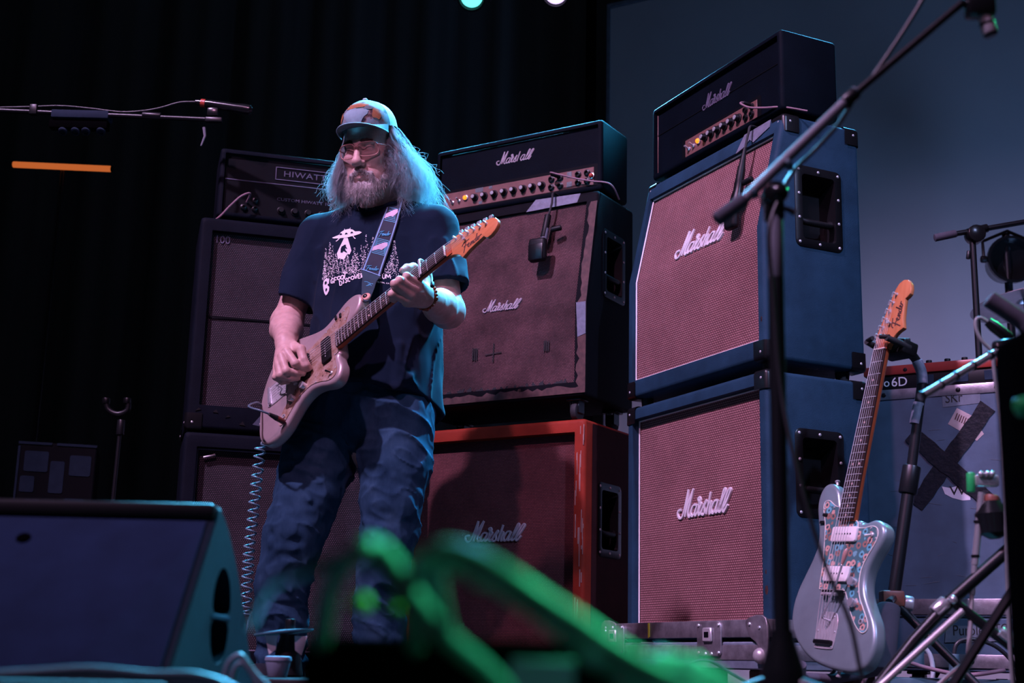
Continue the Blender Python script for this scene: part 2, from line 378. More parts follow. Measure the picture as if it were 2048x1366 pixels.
def corner(par, x, y, z, sx, sy, sz, r=.036, mat='black_metal'):
    """pressed corner protector wrapped over a cabinet corner, with screws"""
    mb = MB(); n = 7
    bm = bmesh.new(); bmesh.ops.create_cube(bm, size=2*r)
    bmesh.ops.bevel(bm, geom=bm.edges[:], offset=r*.38, segments=3, affect='EDGES', profile=.5)
    c = A3(x-sx*(r-.0035), y-sy*(r-.0035), z-sz*(r-.0035))
    for v in bm.verts: v.co = Vector(c+np.array(v.co))
    kill = [f for f in bm.faces if all((np.array(v.co)-c)[0]*sx < r*.05 or (np.array(v.co)-c)[1]*sy < r*.05 or (np.array(v.co)-c)[2]*sz < r*.05 for v in f.verts)]
    bmesh.ops.delete(bm, geom=kill, context='FACES'); mb.bm(bm)
    o = mb.build('corner_protector', mat, par)
    m2 = MB()
    for d, p in (((0, sy, 0), (x-sx*.022, y+sy*.003, z-sz*.022)), ((sx, 0, 0), (x+sx*.003, y-sy*.022, z-sz*.022))):
        m2.lathe([(.0042, -.002), (.0042, .001), (.002, .0025)], p, d, 8)
    m2.build('screw', 'nickel', o)['kind'] = 'stuff'
def side_handle(par, body, x, yc, zc, sx=1, w=.175, h=.255, dep=.075, screws=True):
    """recessed carrying handle let into a cabinet side"""
    cb = MB().box((min(x-sx*dep, x+sx*.05), yc-w/2+.024, zc-h/2+.024), (max(x-sx*dep, x+sx*.05), yc+w/2-.024, zc+h/2-.024)); cut(body, cb)
    fr = Fr((x, yc, zc), (0, sx, 0), (0, 0, 1), (sx, 0, 0))
    o1 = rrect(-w/2, w/2, -h/2, h/2, .02, 4); i1 = rrect(-w/2+.026, w/2-.026, -h/2+.026, h/2-.026, .012, 4); i2 = rrect(-w/2+.034, w/2-.034, -h/2+.034, h/2-.05, .012, 4)
    Z = lambda P, z: np.c_[P, np.full(len(P), z)]
    mb = MB(); mb.loft([Z(o1, -.001), Z(o1, .002), Z(rrect(-w/2+.002, w/2-.002, -h/2+.002, h/2-.002, .019, 4), .0035), Z(i1, .0035), Z(i2, -dep+.012)], False, True, fr=fr)
    hd = mb.build('handle_plate', 'black_metal', par)
    g = MB(); P = smooth_path([(-w/2+.03, -.035, -.020), (-w/4, -.045, -.008), (0, -.047, -.005), (w/4, -.045, -.008), (w/2-.03, -.035, -.020)], 4)
    g.tube(P, .010, 10, fr=fr); g.build('grip', 'black_plastic', hd)
    if screws:
        m = MB()
        for ux, uy in ((-1, 1), (0, 1), (1, 1), (-1, -1), (0, -1), (1, -1), (-1, .33), (1, .33), (-1, -.33), (1, -.33)):
            m.lathe([(.0048, 0), (.0046, .0015), (.0022, .003)], fr(A3(ux*(w/2-.014), uy*(h/2-.014), .0035)), (sx, 0, 0), 8)
        m.build('screw', 'nickel', hd)['kind'] = 'stuff'
def casters(par, w, d, zh, z0=0, mat='black_metal'):
    for sx in (-1, 1):
        for y in (.05, d-.05):
            mb = MB(); x = sx*(w/2-.06); zb = z0; rw = min(.034, zh*.45)
            mb.rbox((x-.03, y-.03, zb-.008), (x+.03, y+.03, zb), .003, 1); mb.rbox((x-.018, y-.022, zb-zh+rw*.8), (x-.013, y+.022, zb-.006), .002, 1); mb.rbox((x+.013, y-.022, zb-zh+rw*.8), (x+.018, y+.022, zb-.006), .002, 1)
            c = mb.build('caster', mat, par)
            MB().rcyl((x-.012, y, zb-zh+rw), (x+.012, y, zb-zh+rw), rw, .006).build('wheel', 'black_rubber', c)
def feet(par, w, d, zh, z0=0):
    for sx in (-1, 1):
        for y in (.05, d-.05): MB().lathe([(.014, -zh), (.019, -zh+.003), (.022, 0)], (sx*(w/2-.05), y, z0), (0, 0, 1), 12).build('foot', 'black_rubber', par)
def plate_frame(y0, zc, xc=0, slope=0):  # frame on a front face: local x across, y up, z out of the face
    c, s = math.cos(slope), math.sin(slope); return Fr((xc, y0, zc), (1, 0, 0), (0, s, c), (0, -c, s))

def make_cab(name, label, loc, rz, w, h, d, shell, clothm, lip, top, bot, recess, hb=None, slant=0, pip=None, logo=None, handle=True, corners='all', rr=.014, hz=.62, sides=(1,)):
    t = thing(name, label, 'speaker cabinet', loc, rz)
    body = cab_shell(w, h, d, lip, top, bot, recess, rr, hb, slant).build('cabinet_shell', shell, t)
    if handle:
        for sx in sides: side_handle(t, body, sx*w/2, d*.5+(slant*.25), h*hz, sx)
    grille(w, h, lip, top, bot, recess, hb, slant).build('grille_cloth', clothm, t, 60)
    if pip: piping(w, h, lip, top, bot, recess, hb, slant).build('piping', pip, t)
    if logo:
        x, z, wd, mt = logo; sl = math.atan2(slant, h-hb) if hb and z > hb else 0; y = recess-.0052+(slant*(z-hb)/(h-hb) if hb and z > hb else 0)
        mb = MB(); script_logo(mb, wd, plate_frame(y, z, x, sl), -.002, .0034); mb.build('script_logo', mt, t)
    for sx in (-1, 1):
        for sz in (-1, 1):
            for sy in (-1, 1):
                if corners == 'none' or (corners == 'bottom' and sz > 0): continue
                y = d if sy > 0 else (slant if sz > 0 else 0)
                corner(t, sx*w/2, y, h if sz > 0 else 0, sx, sy, sz, .036)
    return t, body
def place(X, Y, yaw, w, right=True):
    """front-centre position from the front corner of a stack"""
    a = A3(math.cos(yaw), math.sin(yaw), 0); return A3(X, Y, 0)+a*(-w/2 if right else w/2)
def offs(p, yaw, dx, dy, z): return A3(p[0]+math.cos(yaw)*dx-math.sin(yaw)*dy, p[1]+math.sin(yaw)*dx+math.cos(yaw)*dy, z)

# ---- blue stack on the right
YB = math.radians(-64.05); PB = place(.7266, 3.8532, YB, .77)
cabA, _ = make_cab('speaker_cabinet', 'straight blue speaker cabinet with salmon grille standing on the metal flight case', offs(PB, YB, 0, 0, .185), YB, .77, .757, .365, 'tolex_blue', 'cloth_salmon', .034, .040, .045, .030, pip='piping_white', logo=(.028, .405, .285, 'letter_white'))
cabB, _ = make_cab('speaker_cabinet', 'angled blue speaker cabinet with salmon grille, on top of the straight blue one', offs(PB, YB, 0, 0, .974), YB, .77, .7645, .365, 'tolex_blue', 'cloth_salmon', .032, .055, .058, .018, hb=.40, slant=.082, pip='piping_white', logo=(.025, .455, .285, 'letter_white'), hz=.63)
feet(cabB, .77, .365, .032)
def chips(par, pts):
    m = MB()
    for x, y, z, r, n in pts:
        P = [(x+random.Random(k).uniform(.5, 1)*r*math.cos(k), z+random.Random(k+9).uniform(.6, 1.4)*r*1.8*math.sin(k)) for k in np.linspace(0, 6.28, 9)[:-1]]
        m.prism(P, 0, .0012, Fr((0, y, 0), (1, 0, 0), (0, 0, 1), (0, -1, 0)))
    m.build('worn_chip', 'wood_bare', par)['kind'] = 'stuff'
chips(cabA, [(.367, .0012, .135, .008, 0), (.366, .0012, .185, .004, 0)]); chips(cabB, [(.366, .0012, .118, .005, 0)])
def knob(par, fr, x, y, r=.012, h=.017, mat='black_plastic', cap=True):
    mb = MB(); mb.lathe([(r*1.25, 0), (r*1.22, .003), (r*.95, .005), (r*.85, h-.002), (r*.75, h)], fr(A3(x, y, 0)), fr.R[:, 2], 14)
    k = mb.build('knob', mat, par)
    if cap: MB().lathe([(r*.62, 0), (r*.6, .0012), (r*.1, .0014)], fr(A3(x, y, h)), fr.R[:, 2], 12).build('knob_cap', 'nickel', k)
def jack(par, fr, x, y, r=.0095):
    MB().lathe([(r*1.2, 0), (r*1.2, .002), (r, .003), (r*.95, .008), (r*.55, .009), (r*.5, .003), (.001, .003)], fr(A3(x, y, 0)), fr.R[:, 2], 12).build('input_jack', 'black_metal', par)
def toggle(par, fr, x, y, r=.008):
    k = MB().lathe([(r, 0), (r*.9, .004), (r*.6, .005), (r*.5, .007)], fr(A3(x, y, 0)), fr.R[:, 2], 10).build('toggle_switch', 'chrome', par)
    MB().cyl(fr(A3(x, y, .004)), fr(A3(x, y+.008, .020)), .0028, .004, 8).build('lever', 'chrome', k)
def pilot(par, fr, x, y, mat='lamp_amber', r=.009):
    k = MB().lathe([(r*1.2, 0), (r*1.2, .004), (r, .005)], fr(A3(x, y, 0)), fr.R[:, 2], 14).build('lamp_bezel', 'chrome', par)
    MB().sphere(fr(A3(x, y, .005)), r*.92, 14, 8).build('pilot_lamp', mat, k)
def make_head(name, label, loc, rz, w, h, d, shell, lip=.018, recess=.014):
    t = thing(name, label, 'amplifier', loc, rz)
    cab_shell(w, h, d, lip, lip, lip, recess, .012).build('head_shell', shell, t)
    feet(t, w, d, .015)
    return t

# blue-stack head
hb_ = offs(PB, YB, .0106-.0+.0, .0807, 1.7535)
hd = make_head('amplifier_head', 'black script-badged amplifier head on top of the blue stack', hb_, YB, .74, .265, .215, 'tolex_black')
fr = plate_frame(.0135, .13)
MB().rbox((-.351, -.111, -.004), (.351, .111, .001), .001, 1, fr).build('front_panel', 'tolex_black', hd)
MB().rbox((-.350, .030, .0005), (.350, .034, .003), .001, 1, fr).build('piping', 'panel_black', hd)
MB().rbox((-.350, -.110, .0005), (-.346, .110, .003), .001, 1, fr).build('edge_trim', 'panel_gold', hd)
mb = MB(); script_logo(mb, .165, Fr(fr(A3(.012, .045, 0)), fr.R[:, 0], fr.R[:, 1], fr.R[:, 2]), .0005, .003); mb.build('script_logo', 'letter_dim', hd)
cp = MB().rbox((-.175, -.105, .0005), (.23, -.045, .003), .001, 1, fr).build('control_panel', 'panel_gold', hd)
MB().prism(rrect(-.195, .25, -.111, -.035, .012), .001, .0018, fr).build('panel_surround', 'panel_black', hd)
f2 = Fr(fr(A3(0, -.074, .003)), fr.R[:, 0], fr.R[:, 1], fr.R[:, 2])
toggle(hd, f2, -.150, -.008); toggle(hd, f2, -.122, -.006); pilot(hd, f2, -.092, 0, r=.0095)
for x in (-.055, -.018, .020, .058, .096, .134): knob(hd, f2, x, 0, .0125, .018)
for x in (.172, .205):
    for y in (-.013, .013): jack(hd, f2, x, y)
mb = MB(); mb.tube(smooth_path([(-.18, -.012, .008), (-.14, -.014, .01), (-.1, -.016, .012)], 3), .003, 6, fr=f2)
# plugged lead running over the cabinet edge
P = smooth_path([(.205, .016, .004), (.205, .020, .034), (.214, .010, .050), (.245, -.012, .040), (.30, -.030, .024), (.36, -.045, .0), (.40, -.06, -.06)], 6)
ld = tag(MB().tube([f2(p) for p in P], .0032, 8).build('speaker_lead', 'pink_cable'), 'thin pinkish lead plugged into the amplifier head of the blue stack', 'cable'); ld.location = hb_; ld.rotation_euler = (0, 0, YB)
MB().rcyl(f2(A3(.205, .016, 0)), f2(A3(.205, .020, .034)), .0065, .002, 10).build('plug', 'black_plastic', ld)

# ---- flight case lid under the blue stack
FW, FD = .88, .42
fcp = offs(PB, YB, -.015, -.040, 0)
fc = thing('flight_case', 'low scuffed metal-edged flight case under the blue cabinets', 'flight case', fcp, YB)
mb = MB()
mb.rbox((-FW/2, 0, .105), (FW/2, FD, .18), .004, 1); fb = mb.build('case_body', 'ply_grey', fc)
cut(fb, MB().box((-FW/2+.02, .02, .1845-.0005), (FW/2-.02, FD-.02, .30)))
for nm, z0, z1, e in (('edge_rail', .192, .240, .003), ('edge_rail', .130, .172, .003)):
    for a, b in (((-FW/2-e, -e, z0), (FW/2+e, .018, z1)), ((FW/2-.018, .018, z0), (FW/2+e, FD, z1)), ((-FW/2-e, .018, z0), (-FW/2+.018, FD, z1)), ((-FW/2, FD-.018, z0), (FW/2, FD+e, z1))):
        MB().rbox(a, b, .003, 2).build(nm, 'aluminium', fc)
ff = Fr((0, -.003, .032), (1, 0, 0), (0, 0, 1), (0, -1, 0))
for xc in (-.365, .17):
    lt = MB().prism(rrect(xc-.06, xc+.06, .108, .205, .016), .0, .006, ff, .002).build('butterfly_latch', 'aluminium', fc)
    MB().rbox((xc-.022, .148, .006), (xc+.022, .188, .014), .003, 1, ff).build('latch_lever', 'nickel', lt)
    MB().rbox((xc-.011, .160, .014), (xc+.011, .176, .0150), .0005, 1, ff).build('latch_slot', 'panel_black', lt)
    m = MB()
    for ux, uz in ((-.05, .118), (.05, .118), (-.05, .195), (.05, .195), (-.015, .115), (.015, .115)): m.lathe([(.005, 0), (.004, .003), (.001, .004)], ff(A3(xc+ux, uz, .006)), (0, -1, 0), 8)
    m.build('rivet', 'nickel', lt)['kind'] = 'stuff'
for sx in (-1, 1):
    x = sx*(FW/2-.025)
    c = MB().prism(smooth_path([(x-sx*.06, .208), (x+sx*.028, .210), (x+sx*.028, .10), (x-sx*.004, .098), (x-sx*.012, .14), (x-sx*.05, .165)], 4, True), 0, .007, ff, .002).build('ball_corner', 'aluminium', fc)
    m = MB()
    for ux, uz in ((-.045, .195), (.0, .185), (.01, .12)): m.lathe([(.005, 0), (.004, .003), (.001, .004)], ff(A3(x+sx*ux, uz, .007)), (0, -1, 0), 8)
    m.sphere(ff(A3(x, .110, .004)), .022, 12, 8); m.build('rivet', 'nickel', c)['kind'] = 'stuff'
MB().prism([(-.166, .205), (-.158, .207), (-.156, .165), (-.164, .160)], 0, .0015, Fr((0, -.0035, .032), (1, 0, 0), (0, 0, 1), (0, -1, 0))).build('yellow_tape', 'yellow_tape' if 'yellow_tape' in M else 'red_plastic', fc)
for sx in (-1, 1):
    for y in (.06, FD-.06):
        MB().rbox((sx*.36-.04, y-.04, .028), (sx*.36+.04, y+.04, .105), .004, 1).build('skid_block', 'wood_bare', fc)
MB().rbox((-FW/2+.02, .01, 0), (FW/2-.02, FD-.01, .028), .004, 1).build('base_board', 'black_plastic', fc)

# ---- middle stack
YM = math.radians(-31.7); PM = place(.2569, 4.6627, YM, .77)
cabC, _ = make_cab('speaker_cabinet', 'red-edged speaker cabinet with wine coloured grille, bottom of the middle stack', offs(PM, YM, 0, 0, .10), YM, .77, .831, .365, 'tolex_red', 'cloth_wine', .040, .045, .05, .036, logo=(.012, .452, .245, 'letter_dim2'), corners='none', hz=.60)
casters(cabC, .77, .365, .10)
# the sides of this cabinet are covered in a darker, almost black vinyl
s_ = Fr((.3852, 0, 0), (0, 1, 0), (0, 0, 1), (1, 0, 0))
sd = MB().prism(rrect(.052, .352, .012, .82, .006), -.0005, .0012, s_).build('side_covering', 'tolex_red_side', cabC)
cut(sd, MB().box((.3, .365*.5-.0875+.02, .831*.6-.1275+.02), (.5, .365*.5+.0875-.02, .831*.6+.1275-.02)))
mb = MB()
rnd = random.Random(3)
for k in range(34):
    z = rnd.uniform(.05, .60) if k < 26 else rnd.uniform(.6, .8); x = .3852-rnd.uniform(.004, .036); L = rnd.uniform(.01, .09)
    mb.rbox((x-.0012*rnd.uniform(.5, 1.6), -.0012, z), (x+.0012*rnd.uniform(.5, 2), .0006, z+L), .0004, 1)
mb.build('scratch', 'scratch_pale', cabC)['kind'] = 'stuff'
cabD, bodyD = make_cab('speaker_cabinet', 'battered angled speaker cabinet with torn edges and dirty brown grille in the middle stack', offs(PM, YM, 0, 0, 1.009), YM, .77, .7733, .365, 'tolex_worn', 'cloth_brown', .045, .040, .052, .012, hb=.335, slant=.084, logo=(.03, .362, .160, 'letter_dim2'), corners='none', hz=.66)
casters(cabD, .77, .365, .078)
# bare wood edge where the covering has gone, and the marker-pen marks on the cloth
fe = Fr((0, -.0012, 0), (1, 0, 0), (0, 0, 1), (0, -1, 0))
rn = random.Random(8)
def ragged(x0, x1, z0, z1, n=16, vert=True, amp=.008):
    if vert: return [(x0+rn.uniform(-amp, amp), z0+(z1-z0)*i/n) for i in range(n+1)]+[(x1, z1-(z1-z0)*i/n) for i in range(n+1)]
    return [(x0+(x1-x0)*i/n, z1+rn.uniform(-amp, amp)) for i in range(n+1)]+[(x1-(x1-x0)*i/n, z0) for i in range(n+1)]
MB().prism(ragged(.352, .384, .012, .335), -.001, .0012, fe).build('bare_wood_edge', 'wood_bare', cabD)
MB().prism(ragged(-.38, .384, .012, .036, 40, False, .007), -.001, .0014, fe).build('bare_wood_edge', 'wood_bare', cabD)
sl = math.atan2(.084, .7733-.335); fs = plate_frame(-.0012, .335, 0, sl)
MB().prism(ragged(.356, .384, .0, .40), -.001, .0012, fs).build('bare_wood_edge', 'wood_bare', cabD)
fg = Fr((0, .0125-.0065, 0), (1, 0, 0), (0, 0, 1), (0, -1, 0))
def ink(par, rects, strokes, mat='ink_black', fr=fg):
    m = MB()
    for x0, x1, z0, z1 in rects: m.box((x0, z0, 0), (x1, z1, .0008), fr)
    for st, w in strokes: m.stroke(st, w, 0, .0009, fr)
    m.build('ink_mark', mat, par)['kind'] = 'stuff'
ink(cabD, [], [([(-.088, .17), (-.086, .215)], .006), ([(-.079, .168), (-.078, .214)], .006), ([(-.070, .17), (-.070, .213)], .006), ([(-.035, .185), (.035, .188)], .004), ([(.0, .155), (.002, .225)], .005),
      ([(.213, .175), (.215, .212)], .006), ([(.222, .174), (.222, .212)], .006), ([(.230, .175), (.231, .210)], .006)])
mb = MB()
for k in range(26): # torn threads and flaps along the lower edge of the cloth
    x = -.33+.66*k/25+rn.uniform(-.01, .01); L = rn.uniform(.006, .03)
    mb.prism([(x, .048), (x+rn.uniform(.006, .02), .052), (x+rn.uniform(0, .015), .052+L*.6), (x-.004, .05+L*.3)], 0, .002, Fr((0, .003, 0), (1, 0, 0), (0, 0, 1), (0, -1, 0)))
mb.build('torn_flap', 'black_rubber', cabD)['kind'] = 'stuff'
MB().prism([(.338, .335), (.384, .36), (.378, .43), (.340, .44)], 0, .0015, Fr((0, -.004, 0), (1, 0, 0), (0, .19, .98), (0, -1, .19))).build('tape_patch', 'grey_tape', cabD)
MB().prism([(.352, .21), (.384, .22), (.383, .335), (.345, .335)], 0, .0015, Fr((0, -.0025, 0), (1, 0, 0), (0, 0, 1), (0, -1, 0))).build('tape_patch', 'grey_tape', cabD)

hm = offs(PM, YM, .005, .124, 1.797)
hd = make_head('amplifier_head', 'black amplifier head with gold control strip and broken script badge on the middle stack', hm, YM, .74, .275, .21, 'tolex_black')
fr = plate_frame(.0135, .1375)
MB().rbox((-.351, -.118, -.004), (.351, .118, .001), .001, 1, fr).build('front_panel', 'tolex_black', hd)
mb = MB(); script_logo(mb, .165, Fr(fr(A3(-.012, .058, 0)), fr.R[:, 0], fr.R[:, 1], fr.R[:, 2]), .0005, .003, skip=(9,)); mb.build('script_logo', 'letter_dim2', hd)
MB().prism(rrect(-.345, .348, -.119, -.028, .008), .0008, .0016, fr).build('panel_surround', 'panel_black', hd)
MB().rbox((-.335, -.110, .0005), (.330, -.040, .003), .002, 1, fr).build('control_panel', 'panel_gold', hd)
f2 = Fr(fr(A3(0, -.075, .003)), fr.R[:, 0], fr.R[:, 1], fr.R[:, 2])
toggle(hd, f2, -.292, -.006); toggle(hd, f2, -.262, -.004); pilot(hd, f2, -.232, .004, r=.0098)
for x in (-.188, -.145, -.100, -.056, -.014, .029, .070, .111): knob(hd, f2, x, -.002, .0125, .020)
for x in (.152, .190, .266, .304):
    for y in (-.017, .015): jack(hd, f2, x, y, .0115)
m = MB()
for x, y, w, h in ((-.17, .026, .018, .009), (-.118, .028, .008, .006), (.228, .020, .010, .012), (.228, -.018, .011, .011), (-.163, -.026, .008, .006)): m.rbox((x-w, y-h, 0), (x+w, y+h, .0008), .0003, 1, f2)
m.build('glitter_sticker', 'sparkle', hd)['kind'] = 'stuff'
pilot(hd, f2, .322, .0, 'red_plastic', .010)
P = smooth_path([(.190, .018, .006), (.170, .024, .030), (.178, .022, .050), (.21, .010, .045), (.27, -.008, .022), (.33, -.026, .016), (.40, -.045, .0), (.41, -.09, -.05)], 6)
ld = tag(MB().tube([f2(p) for p in P], .0032, 8).build('speaker_lead', 'pink_cable'), 'pinkish lead plugged into the gold-fronted middle amplifier head', 'cable'); ld.location = hm; ld.rotation_euler = (0, 0, YM)
MB().rcyl(f2(A3(.190, .017, .002)), f2(A3(.168, .024, .034)), .0075, .002, 10).build('plug', 'black_plastic', ld)

# ---- left stack
YL = math.radians(15.15); PL = place(-1.1174, 4.704, YL, .77, False)
cabE, _ = make_cab('speaker_cabinet', 'dark straight speaker cabinet with pepper grille at the bottom of the unlit left stack', offs(PL, YL, 0, 0, .075), YL, .77, .785, .365, 'tolex_grey', 'cloth_pepper', .045, .05, .05, .035, pip='letter_dim', handle=False, corners='bottom')
casters(cabE, .77, .365, .075)
cabF, _ = make_cab('speaker_cabinet', 'dark speaker cabinet with a number badge in its grille corner, in the unlit stack', offs(PL, YL, 0, 0, .8705), YL, .77, .7653, .365, 'tolex_grey', 'cloth_pepper', .042, .048, .085, .024, handle=False, corners='bottom')
feet(cabF, .77, .365, .0105)
mb = MB(); f3 = plate_frame(.0215, .69, -.305); mb.text('100', .042, .0012, f3, sx=.9); mb.build('number_badge', 'letter_dim', cabF)
mb = MB(); f3 = plate_frame(.019, .405); mb.box((-.34, -.003, 0), (.34, .003, .002), f3); mb.build('cloth_seam', 'panel_black', cabF)
mb = MB()
for k in range(14):
    x = -.36+.72*k/13+rn.uniform(-.02, .02); z = rn.uniform(.02, .07); L = rn.uniform(.008, .025)
    mb.prism([(x, z), (x+L, z+rn.uniform(-.006, .006)), (x+L*.6, z+L*.6)], 0, .0015, fe)
mb.build('torn_flap', 'black_plastic', cabF)['kind'] = 'stuff'
mb = MB(); mb.rcyl((-.315, .02, .70), (-.275, .02, .712), .004); mb.build('badge_bar', 'nickel', cabE)
hl = offs(PL, YL, .047, .03, 1.652)
hd = make_head('amplifier_head', 'wide black amplifier head with framed nameplate on the unlit stack behind the guitarist', hl, YL, .76, .262, .24, 'tolex_grey')
fr = plate_frame(.0135, .131)
MB().rbox((-.361, -.112, -.004), (.361, .112, .001), .001, 1, fr).build('front_panel', 'panel_black', hd)
MB().rbox((-.358, .015, .0008), (.358, .019, .003), .001, 1, fr).build('piping', 'letter_dim', hd)
np_ = MB(); x0, x1, z0, z1 = -.178, .178, .034, .084
for a, b in (((x0, z0), (x1, z0+.003)), ((x0, z1-.003), (x1, z1)), ((x0, z0), (x0+.003, z1)), ((x1-.003, z0), (x1, z1))): np_.box((a[0], a[1], .001), (b[0], b[1], .004), fr)
np_.text('HIWATT', .031, .0012, Fr(fr(A3(-.070, .059, .002)), fr.R[:, 0], fr.R[:, 1], fr.R[:, 2]), sx=1.28, space=1.05); np_.build('nameplate', 'letter_dim', hd)['kind'] = 'stuff'
m = MB(); m.text('CUSTOM HIWATT 100', .016, .0006, Fr(fr(A3(-.065, -.040, .002)), fr.R[:, 0], fr.R[:, 1], fr.R[:, 2]), sx=1.28); m.build('panel_lettering', 'letter_dim', hd)['kind'] = 'stuff'
f2 = Fr(fr(A3(0, -.075, .002)), fr.R[:, 0], fr.R[:, 1], fr.R[:, 2])
for x, y in ((-.285, -.01), (-.245, .02), (-.245, -.012)): jack(hd, f2, x, y, .010)
for x in (-.15, -.1, -.05, .0, .05, .1, .15, .2): knob(hd, f2, x, -.008, .012, .016, cap=False)
pilot(hd, f2, .27, .0, 'red_plastic', .010)
P = smooth_path([(-.305, .014, .004), (-.288, .020, .02), (-.30, .008, .05), (-.335, -.030, .05), (-.36, -.052, .03), (-.40, -.075, .0)], 6)
P = smooth_path([(-.275, .010, .003), (-.268, .030, .045), (-.30, .012, .055), (-.335, -.026, .050), (-.365, -.062, .035), (-.40, -.09, .01)], 6)
ld = tag(MB().tube([f2(p) for p in P], .0040, 8).build('guitar_lead', 'pink_cable'), 'short lead curving out of the unlit wide amplifier head', 'cable'); ld.location = hl; ld.rotation_euler = (0, 0, YL)

# ---- microphones hung over the cabinets on their leads, held with tape
def hung_mic(label, cabp, yaw, x, ytop, ztop, pts, body, group=None, kind='flat', tape=None):
    t = thing('hanging_microphone', label, 'microphone', cabp, yaw, group)
    MB().tube(smooth_path(pts, 6), .0038, 8).build('mic_lead', 'black_rubber', t)
    return t
# middle cabinet: flat side-address mic
t = thing('hanging_microphone', 'flat black microphone hung by its lead over the battered middle cabinet', 'microphone', offs(PM, YM, 0, 0, 1.009), YM)
y1 = lambda z: .012+.084*max(0, z-.335)/(.7733-.335)
MB().tube(smooth_path([(.20, .12, .785), (.205, .065, .782), (.208, .052, .74), (.205, .040, .70), (.200, .030, .66)], 5), .0042, 8).build('mic_lead', 'black_rubber', t)
MB().rcyl((.203, .036, .69), (.196, .016, .595), .0125, .004).build('lead_plug', 'black_plastic', t)
MB().lathe([(.0135, 0), (.0135, .045)], (.199, .026, .635), (-.06, -.2, -.97), 14).build('tape_wrap', 'grey_tape', t)
MB().rbox((.155, -.028, .500), (.225, .004, .590), .014, 3).build('mic_body', 'black_plastic', t)
m = MB(); m.rbox((.160, -.032, .505), (.220, -.024, .565), .006, 2); m.build('mic_grille', 'black_metal', t)
MB().rcyl((.225, .02, .625), (.262, .03, .632), .010, .003).build('clip', 'black_plastic', t)
# tape on the middle cab top edge
fT = plate_frame(.082, .757, 0, sl)
m = MB().prism([(.085, -.012), (.30, -.008), (.31, .028), (.12, .034)], .0, .0022, Fr((0, .079, .742), (1, 0, 0), (0, .19, .98), (0, -.98, .19)))
tp = tag(m.build('gaffer_tape', 'grey_tape'), 'wide grey tape strip holding the mic lead on the battered middle cabinet', 'tape'); tp.location = offs(PM, YM, 0, 0, 1.009); tp.rotation_euler = (0, 0, YM)
for k, (xx, lb) in enumerate(((-.275, 'narrow grey tape tab on the battered middle cabinet, behind the guitar headstock'), (-.325, 'short grey tape tab on the battered middle cabinet, behind the shoulder'))):
    m = MB().prism([(xx, -.012), (xx+.034, -.012), (xx+.042, .030), (xx+.012, .030)], .0, .0018, Fr((0, .079, .742), (1, 0, 0), (0, .19, .98), (0, -.98, .19)))
    tp = tag(m.build('gaffer_tape', 'grey_tape'), lb, 'tape'); tp.location = offs(PM, YM, 0, 0, 1.009); tp.rotation_euler = (0, 0, YM)
# blue cabinet mic
t = thing('hanging_microphone', 'slim black microphone hung by its lead over the angled blue cabinet', 'microphone', offs(PB, YB, 0, 0, .974), YB)
MB().tube(smooth_path([(.225, .13, .772), (.238, .070, .772), (.247, .052, .74), (.250, .040, .70), (.250, .034, .66)], 5), .0038, 8).build('mic_lead', 'black_rubber', t)
MB().lathe([(.005, 0), (.0105, .06), (.0125, .07), (.0135, .11), (.012, .13)], (.250, .036, .690), (-.05, -.16, -.98), 14).build('lead_plug', 'black_plastic', t)
MB().lathe([(.015, 0), (.0155, .03), (.020, .05), (.0215, .075)], (.245, .018, .578), (-.12, -.1, -.98), 14).build('mic_body', 'black_metal', t)
MB().lathe([(.0222, 0), (.0222, .008)], (.238, .012, .512), (-.12, -.1, -.98), 14).build('green_ring', 'green_tape', t)
MB().rbox((.205, -.020, .425), (.262, .008, .508), .013, 3).build('mic_head', 'black_plastic', t)
MB().rcyl((.255, .022, .57), (.295, .028, .575), .009, .003).build('clip', 'black_plastic', t)
m = MB().prism([(.16, -.030), (.205, -.022), (.225, -.004), (.25, -.022), (.325, .004), (.325, .030), (.19, .026)], 0, .0022, Fr((0, .0745, .735), (1, 0, 0), (0, .22, .976), (0, -.976, .22)))
tp = tag(m.build('gaffer_tape', 'grey_tape'), 'crumpled grey tape holding the mic lead on the angled blue cabinet', 'tape'); tp.location = offs(PB, YB, 0, 0, .974); tp.rotation_euler = (0, 0, YB)

# ---- hanging stage lamps at the back
for k, (B, mt, lb) in enumerate(((BACK1, 'lens_cyan', 'cyan glowing stage lamp hung high behind the amplifiers'), (BACK2, 'lens_violet', 'pale violet stage lamp hung high behind the amplifiers'))):
    t = thing('stage_lamp', lb, 'stage light', B); ax = unit(A3(-.4+.3*k, 4.3, 1.4)-B); x_, y_, z_ = basis(ax); fr = Fr((0, 0, 0), x_, y_, z_)
    MB().lathe([(.03, -.20), (.06, -.18), (.075, -.10), (.075, .03), (.083, .035), (.083, .05), (.070, .05), (.066, .0)], (0, 0, 0), ax, 24).build('housing', 'black_metal', t)
    MB().lathe([(.062, .028), (.060, .034), (.03, .040), (.002, .042)], (0, 0, 0), ax, 24).build('lens', mt, t)
    m = MB(); m.tube(smooth_path([(-.10, 0, -.06), (-.10, .06, .02), (-.06, .19, .05), (.06, .19, .05), (.10, .06, .02), (.10, 0, -.06)], 4), .008, 8, fr=Fr((0, 0, 0), x_, A3(0, 0, 1), unit(np.cross(x_, A3(0, 0, 1)))))
    m.cyl((0, 0, .18), (0, 0, .26), .012); m.build('yoke', 'black_metal', t)
tr = thing('lighting_truss', 'black tubular lighting bar carrying the stage lamps', 'truss', (BACK1[0]+.25, BACK1[1], BACK1[2]+.286))
MB().cyl((-3, 0, 0), (.43, 0, 0), .025, n=14).build('bar', 'black_metal', tr)
